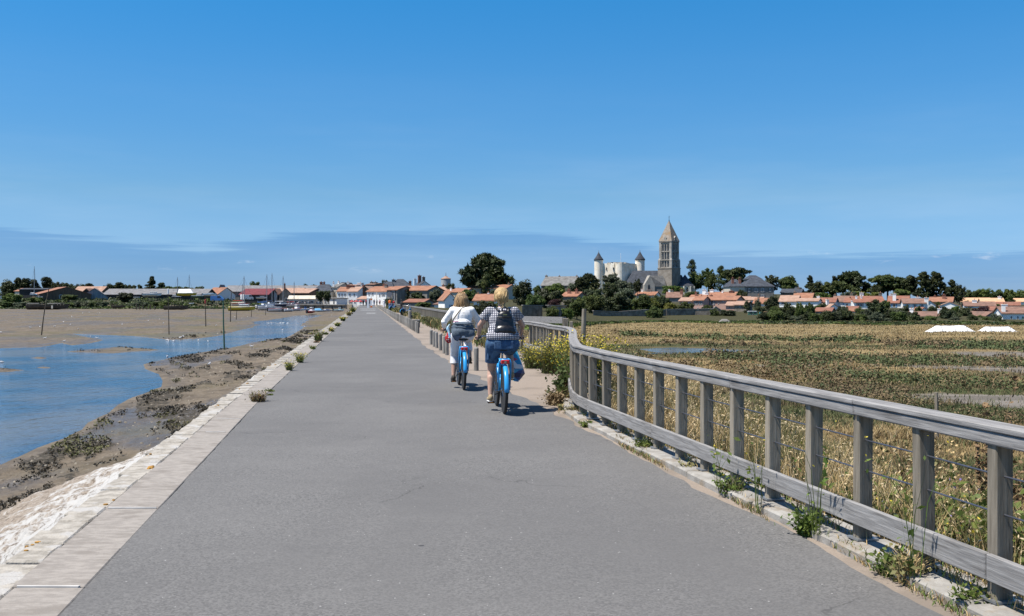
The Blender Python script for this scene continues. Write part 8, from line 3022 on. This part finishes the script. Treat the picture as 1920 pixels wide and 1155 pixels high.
def rider(label, bike, spec):
    """person seated on the bicycle; same local frame as the bicycle"""
    t = thing('person', bike.location, label, 'person', 'cyclists seen from behind', bike.rotation_euler[2])
    S = spec
    hip = Vector((0, 0.20, 0.985))
    ch = Vector(S['chest'])
    nk = Vector(S['neck'])
    hd = Vector(S['head'])
    sh = S['shw']
    shL, shR = Vector((-sh, ch.y + 0.02, S['shz'])), Vector((sh, ch.y + 0.02, S['shz']))
    wl = S['wide']
    body = MB()
    ell(body, hip, (0.165 * wl, 0.125 * wl, 0.115))
    ell(body, hip.lerp(ch, 0.35), (0.128 * wl, 0.10 * wl, 0.14))
    ell(body, ch, (0.148 * wl, 0.105, 0.175))
    for p in (shL, shR):
        capsule(body, ch + Vector((0, 0, 0.08)), p, 0.075, 0.058)
    capsule(body, ch + Vector((0, 0.02, 0.12)), nk, 0.070, 0.052)
    capsule(body, nk, hd + Vector((0, -0.01, -0.04)), 0.051, 0.050)
    HM = head(body, hd, 0.0, S.get('pitch', 0))
    legs = {}
    for s, a in ((-1, S['ankL']), (1, S['ankR'])):
        h = hip + Vector((s * 0.095 * wl, 0.02, -0.02))
        k = Vector(S['kneeL'] if s < 0 else S['kneeR'])
        a = Vector(a)
        capsule(body, h, k, 0.088 * wl, 0.060)
        capsule(body, k, k.lerp(a, 0.32), 0.057, 0.059)
        capsule(body, k.lerp(a, 0.32) + Vector((0, -0.012, 0)), a, 0.058, 0.036)
        capsule(body, a, a + Vector((0, 0.10, -0.06)), 0.036, 0.028)
        legs[s] = (h, k, a)
    arms = {}
    for s, p in ((-1, shL), (1, shR)):
        w = Vector((s * 0.318, 0.655, 1.075))
        e = Vector(S['elbL'] if s < 0 else S['elbR'])
        wr = w + Vector((-s * 0.01, -0.055, 0.035))
        capsule(body, p, e, 0.050, 0.040)
        capsule(body, e, wr, 0.041, 0.027)
        capsule(body, wr, w + Vector((0, -0.02, 0.02)), 0.026, 0.024)
        hand(body, w - Vector((0, 0, 0.028)), Vector((-0.07 * s, 0.09, 0.018)), s, None)
        arms[s] = (p, e, wr)
    blob('body', body, 0.0085, S['skin'], t, 4)
    face_parts(t, HM)
    return t, dict(hip=hip, ch=ch, nk=nk, hd=hd, legs=legs, arms=arms, wl=wl, HM=HM)


heading = math.atan(0.115)
bikeB = make_bike('bright blue bicycle under the woman with the black backpack', onz(945.5, 775.9), heading, 88)
bikeA = make_bike('bright blue bicycle under the woman in the white cardigan', onz(869.5, 731), heading + 0.02, 84)

# ---- right rider: checked blouse, denim shorts, blond low bun
pB, J = rider('person in checked blouse and denim shorts with black backpack riding nearest', bikeB, dict(
    chest=(0.0, 0.30, 1.285), neck=(0, 0.36, 1.50), head=(0, 0.41, 1.645), shw=0.175, shz=1.425, wide=1.20, skin=SK, pitch=-0.05,
    kneeL=(-0.135, 0.50, 0.585), kneeR=(0.135, 0.66, 0.86), ankL=(-0.155, 0.42, 0.235), ankR=(0.15, 0.40, 0.56), elbL=(-0.305, 0.42, 1.235), elbR=(0.315, 0.44, 1.23)))
cl = MB()
ch, hip = J['ch'], J['hip']
ell(cl, ch + Vector((0, -0.01, 0.01)), (0.200, 0.150, 0.19))
ell(cl, ch.lerp(hip, 0.5) + Vector((0, -0.012, 0.0)), (0.215, 0.165, 0.19))
ell(cl, hip + Vector((0, 0.0, 0.095)), (0.245, 0.190, 0.13))
for s in (-1, 1):
    capsule(cl, ch + Vector((0, 0, 0.09)), J['arms'][s][0], 0.098, 0.078)
capsule(cl, ch + Vector((0, 0.0, 0.10)), J['nk'] + Vector((0, -0.012, -0.045)), 0.11, 0.066)
cutB = [(Vector((0, 0, 1.038)), Vector((0, 0, -1))), (J['nk'] + Vector((0, 0, 0.0)), Vector((0, 0.25, 1)))]
blouse = blob('blouse', cl, 0.010, CHECK, pB, 3, cutB)
for s in (-1, 1):
    p, e, wr = J['arms'][s]
    sl = MB()
    capsule(sl, p.lerp(ch, 0.3), p, 0.082, 0.081)
    capsule(sl, p, p.lerp(e, 0.62) + Vector((s * 0.012, 0, 0)), 0.082, 0.078)
    blob('sleeve', sl, 0.010, CHECK, blouse, 3, [(p.lerp(e, 0.56), Vector((s * 0.5, 0.12, -0.85)))])
cl = MB()
ell(cl, hip + Vector((0, 0, 0.0)), (0.222, 0.172, 0.145))
for s in (-1, 1):
    h, k, a = J['legs'][s]
    capsule(cl, h + Vector((s * 0.012, 0, 0)), h.lerp(k, 1.0), 0.125, 0.094)
cutS = [(J['legs'][-1][0].lerp(J['legs'][-1][1], 0.80) + Vector((0, 0, -0.05)), Vector((0, 0.25, -1)))]
short = blob('shorts', cl, 0.010, DENIM, pB, 3, [(Vector((0, 0.42, 0.705)), Vector((0, 0.15, -1)))])
MB().box((-0.205, 0.27, 0.80), (0.03, 0.12, 0.12), Matrix.Identity(4)).build('cargo_pocket', DENIM, short, bevel=0.01)
for s in (-1, 1):
    MB().box((s * 0.085, 0.035, 0.965), (0.10, 0.014, 0.11)).build('back_pocket', DENIM, short, bevel=0.005)
for s in (-1, 1):
    shoe(pB, J['legs'][s][2], s, MT['shoe_tan'], WHITEC)
hd = J['hd']
hb = MB()
ell(hb, hd + Vector((0, -0.025, 0.038)), (0.108, 0.108, 0.100))
ell(hb, hd + Vector((0, -0.072, -0.02)), (0.098, 0.062, 0.085))
ell(hb, hd + Vector((0.0, -0.105, -0.075)), (0.052, 0.042, 0.045))
ell(hb, hd + Vector((0.012, -0.105, -0.125)), (0.030, 0.028, 0.045))
capsule(hb, hd + Vector((0.012, -0.110, -0.15)), hd + Vector((0.02, -0.115, -0.225)), 0.022, 0.012)
for s in (-1, 1):
    ell(hb, hd + Vector((s * 0.088, 0.0, -0.01)), (0.022, 0.05, 0.075))
hairB = blob('hair', hb, 0.007, BLOND, pB, 2)
st = []
rr = random.Random(3)
for i in range(90):
    a = rr.uniform(-1.5, 1.5)
    z0 = rr.uniform(0.0, 1.0)
    p0 = hd + Vector((0.097 * math.sin(a) * math.cos(z0 * 1.2), -0.025 - 0.104 * math.cos(a) * math.cos(z0 * 1.2), 0.038 + 0.098 * math.sin(z0 * 1.2)))
    p2 = hd + Vector((rr.uniform(-0.035, 0.035), -0.145, -0.07 + rr.uniform(-0.03, 0.03)))
    p1 = p0.lerp(p2, 0.5) + Vector((0.55 * (p0.x - hd.x) * 0.5, -0.022, 0.008))
    st.append(([p0 * 1.0, p1, p2], [0.005, 0.0075, 0.005]))
for i in range(14):
    f = i / 13
    c = hd + Vector((0.012, -0.118 - 0.008, -0.10 - 0.12 * f))
    st.append(([c + Vector((-0.028 * (1 - f * .5), 0, 0.012)), c + Vector((0, -0.02, 0)), c + Vector((0.028 * (1 - f * .5), 0, 0.012))], 0.009))
tag(hair_locks(hairB, 'hair_strands', BLOND, st), kind='stuff')
MB().lathe([(0.030, -0.012), (0.038, 0.0), (0.030, 0.012)], 12, tuple(hd + Vector((0.012, -0.118, -0.10)))).build('hair_tie', BROWNH, hairB, smooth=True)

# backpack hangs on her back: a thing of its own
bpk = thing('backpack', pB.location, 'small black leather backpack on the back of the right cyclist', 'backpack', None, heading)
mb = MB()
lean = Matrix.Translation((0.02, 0.125, 1.265)) @ Matrix.Rotation(R(-9), 4, 'X')
for x, y, z, r in ((0, 0, -0.02, (0.135, 0.062, 0.185)), (0, -0.01, -0.10, (0.152, 0.075, 0.085)), (0, 0.0, 0.10, (0.105, 0.055, 0.085)), (-0.09, -0.005, -0.12, (0.07, 0.062, 0.06)), (0.09, -0.005, -0.12, (0.07, 0.062, 0.06))):
    mb.sphere((x, y, z), r, 18, 12, lean)
blob('bag', mb, 0.009, LEATH, bpk, 3)
MB().box((0, -0.062, 0.115), (0.055, 0.008, 0.012), lean).build('metal_plate', MT['gold'], bpk)
fl = MB()
fl.tube([lean @ Vector((-0.10, -0.045, 0.09)), lean @ Vector((-0.05, -0.072, 0.082)), lean @ Vector((0.05, -0.072, 0.082)), lean @ Vector((0.10, -0.045, 0.09))], 0.006, 6)
fl.build('flap_seam', MT['saddle'], bpk)
hl = [lean @ Vector((0.035 * math.cos(a), -0.02, 0.185 + 0.05 * math.sin(a))) for a in np.linspace(-0.4, PI + 0.4, 9)]
MB().tube(hl, 0.008, 7).build('carry_loop', LEATH, bpk, smooth=True)
for s in (-1, 1):
    MB().tube([lean @ Vector((s * 0.05, 0.0, 0.16)), Vector((s * 0.085, 0.22, 1.475)), Vector((s * 0.105, 0.31, 1.492)), Vector((s * 0.115, 0.40, 1.45))], 0.017, 8, flat=0.4).build('shoulder_strap', LEATH, bpk, smooth=True)
    MB().tube([lean @ Vector((s * 0.13, 0.01, -0.13)), Vector((s * 0.185, 0.22, 1.20)), Vector((s * 0.19, 0.32, 1.28))], 0.010, 6, flat=0.4).build('lower_strap', LEATH, bpk, smooth=True)

# printed shopping bag hanging at the right of her front wheel
sb = thing('shopping_bag', pB.location, 'blue and white printed shopping bag hanging by the right foot of the nearest cyclist', 'bag', None, heading)
vs = [(0.23, 0.78, 0.86), (0.29, 0.95, 0.86), (0.24, 0.72, 0.60), (0.37, 0.90, 0.62), (0.23, 0.76, 0.44), (0.30, 0.96, 0.42), (0.385, 0.66, 0.545), (0.30, 0.62, 0.42), (0.275, 0.70, 0.80)]
mb = MB()
mb.add([(0.20, 0.72, 0.88), (0.26, 0.72, 0.87), (0.28, 0.94, 0.87), (0.21, 0.94, 0.88), (0.22, 0.66, 0.62), (0.355, 0.68, 0.60), (0.36, 0.98, 0.60), (0.22, 0.98, 0.62), (0.22, 0.68, 0.40), (0.28, 0.68, 0.39), (0.29, 0.96, 0.40), (0.22, 0.96, 0.40), (0.395, 0.80, 0.50)],
       [(3, 2, 1, 0), (0, 1, 5, 4), (1, 2, 6, 5), (2, 3, 7, 6), (3, 0, 4, 7), (4, 5, 9, 8), (6, 7, 11, 10), (7, 4, 8, 11), (8, 9, 10, 11), (5, 6, 12), (5, 12, 9), (6, 10, 12), (9, 12, 10)])
mb.build('bag', PRINT, sb)
for y in (0.76, 0.90):
    MB().tube([(0.22, y, 0.87), (0.245, y, 0.97), (0.27, 0.76, 1.05), (0.262, y, 0.97), (0.25, y, 0.87)], 0.006, 5).build('handle', PAINT['navy'], sb)

# ---- left rider: white cardigan, jumper tied round the waist, white capri trousers
pA, J = rider('person in white cardigan with jumper tied round waist and white capri trousers', bikeA, dict(
    chest=(0.0, 0.33, 1.275), neck=(0, 0.41, 1.475), head=(0, 0.48, 1.605), shw=0.165, shz=1.405, wide=1.10, skin=SK, pitch=-0.10,
    kneeL=(-0.125, 0.50, 0.585), kneeR=(0.125, 0.66, 0.86), ankL=(-0.15, 0.42, 0.235), ankR=(0.145, 0.40, 0.56), elbL=(-0.315, 0.44, 1.205), elbR=(0.315, 0.45, 1.205)))
ch, hip, hd = J['ch'], J['hip'], J['hd']
cl = MB()
ell(cl, ch + Vector((0, -0.01, 0.0)), (0.185, 0.140, 0.195))
ell(cl, ch.lerp(hip, 0.55), (0.180, 0.142, 0.17))
ell(cl, hip + Vector((0, 0, 0.07)), (0.195, 0.158, 0.12))
for s in (-1, 1):
    p, e, wr = J['arms'][s]
    capsule(cl, ch + Vector((0, 0, 0.09)), p, 0.095, 0.074)
    capsule(cl, p, e, 0.070, 0.057)
    capsule(cl, e, wr, 0.056, 0.042)
    ell(cl, e + Vector((0, -0.01, -0.005)), (0.062, 0.062, 0.05))
capsule(cl, ch + Vector((0, 0.0, 0.10)), J['nk'] + Vector((0, -0.01, -0.03)), 0.10, 0.064)
cutA = [(Vector((0, 0, 1.01)), Vector((0, 0, -1))), (J['nk'] + Vector((0, 0, 0.01)), Vector((0, 0.3, 1)))]
card = blob('cardigan', cl, 0.010, WHITEC, pA, 3, cutA)
MB().box((0.012, 0.155, 1.365), (0.03, 0.008, 0.006)).build('label_tab', MT['strap'], card)
MB().tube([(-0.17, 0.215, 1.205), (-0.09, 0.17, 1.213), (0.02, 0.158, 1.214), (0.10, 0.175, 1.21)], 0.007, 5).build('pink_hem', M_flat('pink_cotton', (0.62, 0.24, 0.38), 0.9), card)
# jumper
jm = MB()
ell(jm, Vector((0, 0.215, 1.105)), (0.200, 0.172, 0.125))
ell(jm, Vector((0, 0.195, 1.03)), (0.215, 0.182, 0.115))
for s in (-1, 1):
    ell(jm, Vector((s * 0.10, 0.10, 0.99)), (0.11, 0.07, 0.10))
jump = blob('tied_jumper', jm, 0.010, WOOL, pA, 3, [(Vector((0, 0.1, 0.935)), Vector((0.16, 0.25, -1))), (Vector((0, 0, 1.205)), Vector((0.02, 0, 1)))])
for z in (1.18, 1.12, 1.06):
    MB().tube([(-0.20 - (1.18 - z) * 0.08, 0.23, z), (-0.12, 0.085 - (1.18 - z) * 0.1, z - 0.008), (0.02, 0.038 - (1.18 - z) * 0.08, z - 0.014), (0.13, 0.085 - (1.18 - z) * 0.1, z - 0.004), (0.20 + (1.18 - z) * 0.08, 0.22, z + 0.004)], [0.008, 0.014, 0.012, 0.015, 0.008], 7).build('fold', WOOL, jump, smooth=True)
slv = MB()
slv.add([(-0.205, 0.06, 0.96), (-0.06, 0.02, 0.955), (-0.10, 0.03, 0.86), (-0.15, 0.055, 0.88), (-0.205, 0.09, 0.96), (-0.06, 0.05, 0.955), (-0.10, 0.06, 0.86), (-0.15, 0.085, 0.88)], [(0, 3, 2, 1), (4, 5, 6, 7), (0, 1, 5, 4), (1, 2, 6, 5), (2, 3, 7, 6), (3, 0, 4, 7)])
slv.build('hanging_sleeve', M_flat('navy_wool', (0.03, 0.05, 0.10), 0.95), jump)
tr = MB()
ell(tr, hip, (0.192, 0.15, 0.13))
for s in (-1, 1):
    h, k, a = J['legs'][s]
    capsule(tr, h, k, 0.112, 0.078)
    capsule(tr, k, k.lerp(a, 0.55), 0.076, 0.074)
blob('trousers', tr, 0.010, WHITEP, pA, 3, [(Vector((0, 0.45, 0.455)), Vector((0, 0.1, -1)))] )
for s in (-1, 1):
    shoe(pA, J['legs'][s][2], s, MT['shoe_dark'], MT['tyre'])
hb = MB()
ell(hb, hd + Vector((0, -0.02, 0.040)), (0.104, 0.112, 0.098))
ell(hb, hd + Vector((0, -0.065, -0.035)), (0.112, 0.075, 0.10))
ell(hb, hd + Vector((0, -0.085, -0.11)), (0.128, 0.062, 0.085))
for s in (-1, 1):
    ell(hb, hd + Vector((s * 0.100, -0.03, -0.085)), (0.045, 0.06, 0.105))
    ell(hb, hd + Vector((s * 0.125, -0.05, -0.15)), (0.042, 0.05, 0.065))
hairA = blob('hair', hb, 0.008, BROWNH, pA, 2)
st = []
for i in range(110):
    a = rr.uniform(-1.7, 1.7)
    p0 = hd + Vector((0.10 * math.sin(a) * 0.5, -0.02 - 0.11 * math.cos(a) * 0.5, 0.135 + rr.uniform(-0.02, 0.004)))
    p1 = hd + Vector((0.112 * math.sin(a), -0.03 - 0.118 * math.cos(a), 0.03))
    p2 = hd + Vector((0.132 * math.sin(a) + rr.uniform(-.015, .015), -0.04 - 0.118 * math.cos(a) + rr.uniform(-0.012, 0.006), -0.11))
    p3 = hd + Vector((0.155 * math.sin(a) + rr.uniform(-.03, .03), -0.045 - 0.105 * math.cos(a) + rr.uniform(-0.02, 0.01), -0.20 + rr.uniform(-0.035, 0.04)))
    st.append(([p0, p1, p2, p3], [0.004, 0.008, 0.0075, 0.003]))
tag(hair_locks(hairA, 'hair_strands', BROWNH, st), kind='stuff')
bag = thing('shoulder_bag', pA.location, 'red polka dot bag on a beige strap hanging left of the white cardigan rider', 'bag', None, heading + 0.02)
mb = MB()
ell(mb, (-0.245, 0.30, 0.90), (0.068, 0.045, 0.085))
ell(mb, (-0.240, 0.30, 0.97), (0.045, 0.035, 0.06))
blob('pouch', mb, 0.008, DOTS, bag, 2)
MB().tube([(-0.235, 0.30, 1.02), (-0.215, 0.235, 1.13), (-0.17, 0.175, 1.25), (-0.06, 0.205, 1.40), (0.03, 0.29, 1.475), (0.085, 0.36, 1.475)], 0.013, 7, flat=0.35).build('strap', MT['strap'], bag, smooth=True)
scf = thing('scarf', pA.location, 'light blue scarf tied to the bag of the white cardigan rider', 'scarf', None, heading + 0.02)
mb = MB()
ell(mb, (-0.255, 0.29, 1.075), (0.035, 0.03, 0.05))
capsule(mb, (-0.25, 0.285, 1.06), (-0.228, 0.265, 0.92), 0.026, 0.018)
capsule(mb, (-0.26, 0.285, 1.10), (-0.235, 0.27, 1.15), 0.022, 0.014)
blob('cloth', mb, 0.008, M_noise('blue_white_scarf', (0.12, 0.42, 0.66), (0.55, 0.68, 0.74), 22, 0.8), scf, 2)

# ------------------------------------------------------------------ people further along
def walker(label, loc, rz, shirt, legs_c, skin=SK, hair=DARKH, pose='stand', short=False, hgt=1.72, group='people at the far end of the road', arms='down'):
    t = thing('person', loc, label, 'person', group, rz)
    k = hgt / 1.72
    sp = 0.10 if pose == 'walk' else 0.02
    b = MB()
    ell(b, (0, 0, 0.95), (0.155, 0.11, 0.11))
    ell(b, (0, 0, 1.12), (0.125, 0.09, 0.14))
    ell(b, (0, 0, 1.30), (0.155, 0.10, 0.15))
    for s in (-1, 1):
        capsule(b, (0, 0, 1.37), (s * 0.165, 0, 1.385), 0.065, 0.055, 10, 4)
        e = (s * 0.225, -0.02, 1.12) if arms == 'down' else (s * 0.22, 0.10, 1.14)
        w = (s * 0.235, 0.05, 0.87) if arms == 'down' else (s * 0.10, 0.30, 1.12)
        capsule(b, (s * 0.175, 0, 1.38), e, 0.048, 0.040, 10, 4)
        capsule(b, e, w, 0.040, 0.027, 10, 4)
        capsule(b, w, Vector(w) + Vector((0, 0.03, -0.07)) * (1 if arms == 'down' else 0.4), 0.030, 0.022, 10, 4)
        k_ = (s * 0.10, s * sp * 0.8 + 0.02, 0.50)
        a_ = (s * 0.10, s * sp * 1.5 - 0.02, 0.08)
        capsule(b, (s * 0.09, 0, 0.92), k_, 0.085, 0.058, 10, 4)
        capsule(b, k_, a_, 0.056, 0.036, 10, 4)
        capsule(b, a_, Vector(a_) + Vector((0, 0.14, -0.045)), 0.038, 0.028, 10, 4)
    capsule(b, (0, 0, 1.40), (0, 0.02, 1.52), 0.055, 0.05, 10, 4)
    HM = head(b, (0, 0.03, 1.61))
    S_ = Matrix.Diagonal((k, k, k, 1))
    parts = [blob('body', b, 0.016, skin, t, 3)]
    c = MB()
    ell(c, (0, 0, 1.30), (0.18, 0.125, 0.17))
    ell(c, (0, 0, 1.08), (0.16, 0.125, 0.17))
    for s in (-1, 1):
        capsule(c, (0, 0, 1.37), (s * 0.17, 0, 1.385), 0.085, 0.07, 10, 4)
        e = (s * 0.21, -0.01, 1.22)
        capsule(c, (s * 0.175, 0, 1.38), e, 0.07, 0.062, 10, 4)
    parts.append(blob('shirt', c, 0.016, shirt, t, 3, [(Vector((0, 0, 0.98)), Vector((0, 0, -1))), (Vector((0, 0, 1.475)), Vector((0, 0, 1)))]))
    c = MB()
    ell(c, (0, 0, 0.95), (0.175, 0.132, 0.11))
    for s in (-1, 1):
        k_ = (s * 0.10, s * sp * 0.8 + 0.02, 0.50)
        a_ = (s * 0.10, s * sp * 1.5 - 0.02, 0.10)
        capsule(c, (s * 0.09, 0, 0.92), k_, 0.105, 0.085, 10, 4)
        if not short:
            capsule(c, k_, a_, 0.078, 0.062, 10, 4)
    parts.append(blob('shorts' if short else 'trousers', c, 0.016, legs_c, t, 3, [(Vector((0, 0, 0.55 if short else 0.09)), Vector((0, 0, -1)))]))
    c = MB()
    c.sphere((0, -0.022, 0.04), (0.09, 0.10, 0.092), 14, 10, HM)
    parts.append(blob('hair', c, 0.014, hair, t, 2))
    for s in (-1, 1):
        a_ = Vector((s * 0.10, s * sp * 1.5 - 0.02, 0.08))
        c = MB()
        ell(c, a_ + Vector((0, 0.07, -0.04)), (0.045, 0.125, 0.042))
        parts.append(blob('shoe', c, 0.014, MT['shoe_dark'] if legs_c is not WHITEP else WHITEC, t, 2))
    t.scale = (k, k, k)
    return t


CLO = {k: M_flat('cloth_' + k, v, 0.9) for k, v in dict(orange=(0.62, 0.13, 0.02), jeans=(0.10, 0.17, 0.30), black=(0.012, 0.012, 0.014), white=(0.74, 0.74, 0.74), red=(0.42, 0.02, 0.03), navy=(0.02, 0.03, 0.08), pink=(0.55, 0.32, 0.34), grey=(0.25, 0.25, 0.26)).items()}


def at_px(x, y):
    return onz(x, y, 0.0)


walker('person in black top and shorts pushing a blue bicycle on the sandy path', at_px(752.5, 591.3), R(-62), CLO['black'], CLO['black'], SKD, DARKH, 'stand', True, 1.62, 'people on the sandy path', arms='front')
bikeC = make_bike('blue bicycle pushed on the sandy path by the person in black', at_px(756.5, 591.3) + Vector((0, -0.55, 0)), R(-50), 40)
walker('person in orange shirt and jeans standing with a bicycle on the sandy path', at_px(730.5, 582), R(-40), CLO['orange'], CLO['jeans'], SK, DARKH, 'stand', False, 1.78, 'people on the sandy path', arms='front')
bikeD = make_bike('dark seen bicycle held by the person in orange shirt', at_px(735, 582.5) + Vector((-0.1, -0.4, 0)), R(-30), 20)
walker('person with black backpack and red bag right of the orange shirt', at_px(735.5, 581.5), R(-10), CLO['black'], CLO['jeans'], SK, DARKH, 'stand', False, 1.7, 'people on the sandy path')
rb = thing('bag', at_px(738.4, 581.7) + Vector((0, 0, 1.15)), 'red bag carried at shoulder height behind the orange shirt', 'bag')
m_ = MB()
ell(m_, (0, 0, 0.05), (0.17, 0.13, 0.22))
blob('pouch', m_, 0.02, CLO['red'], rb, 2)
MB().tube([(-0.1, 0, 0.2), (-0.25, 0.1, 0.35), (-0.2, 0.2, 0.1)], 0.02, 5).build('strap', MT['saddle'], rb)
walker('person in white shirt and white trousers walking on the far sandy path', at_px(720, 576.4), R(10), CLO['white'], WHITEP, SK, DARKH, 'walk', False, 1.76)
walker('person in pale pink top and dark shorts on the far sandy path', at_px(712, 573.6), R(5), CLO['pink'], CLO['black'], SK, BROWNH, 'walk', True, 1.7)
walker('person in grey shirt and black trousers at the far path', at_px(706.5, 572.6), R(170), CLO['grey'], CLO['black'], SK, DARKH, 'walk', False, 1.7)
walker('person in navy jacket right of the orange banner', at_px(701.5, 573.6), R(20), CLO['navy'], CLO['jeans'], SK, DARKH, 'stand', False, 1.75)
walker('person in black between the two banners at the road end', at_px(693.2, 573.8), R(0), CLO['black'], CLO['navy'], SK, DARKH, 'walk', False, 1.75)
walker('person in red top left of the white banner', at_px(686.5, 573.6), R(15), CLO['red'], CLO['black'], SK, DARKH, 'walk', False, 1.75)
walker('person in dark clothes at the left of the road end', at_px(681.3, 573.2), R(190), CLO['black'], CLO['black'], SK, DARKH, 'walk', False, 1.72)
# thin pale bars laid across the road where the promenade begins
for i, (y, x0, x1) in enumerate(((587.2, 687, 704), (581.6, 676, 704), (579.2, 676, 704))):
    q0, q1 = onz(x0, y), onz(x1, y)
    o = MB().box(((q0.x + q1.x) / 2, q0.y, 0.006), (q1.x - q0.x, 1.6, 0.004)).build('pale_bar', MT['frame'])
    tag(o, kind='structure')
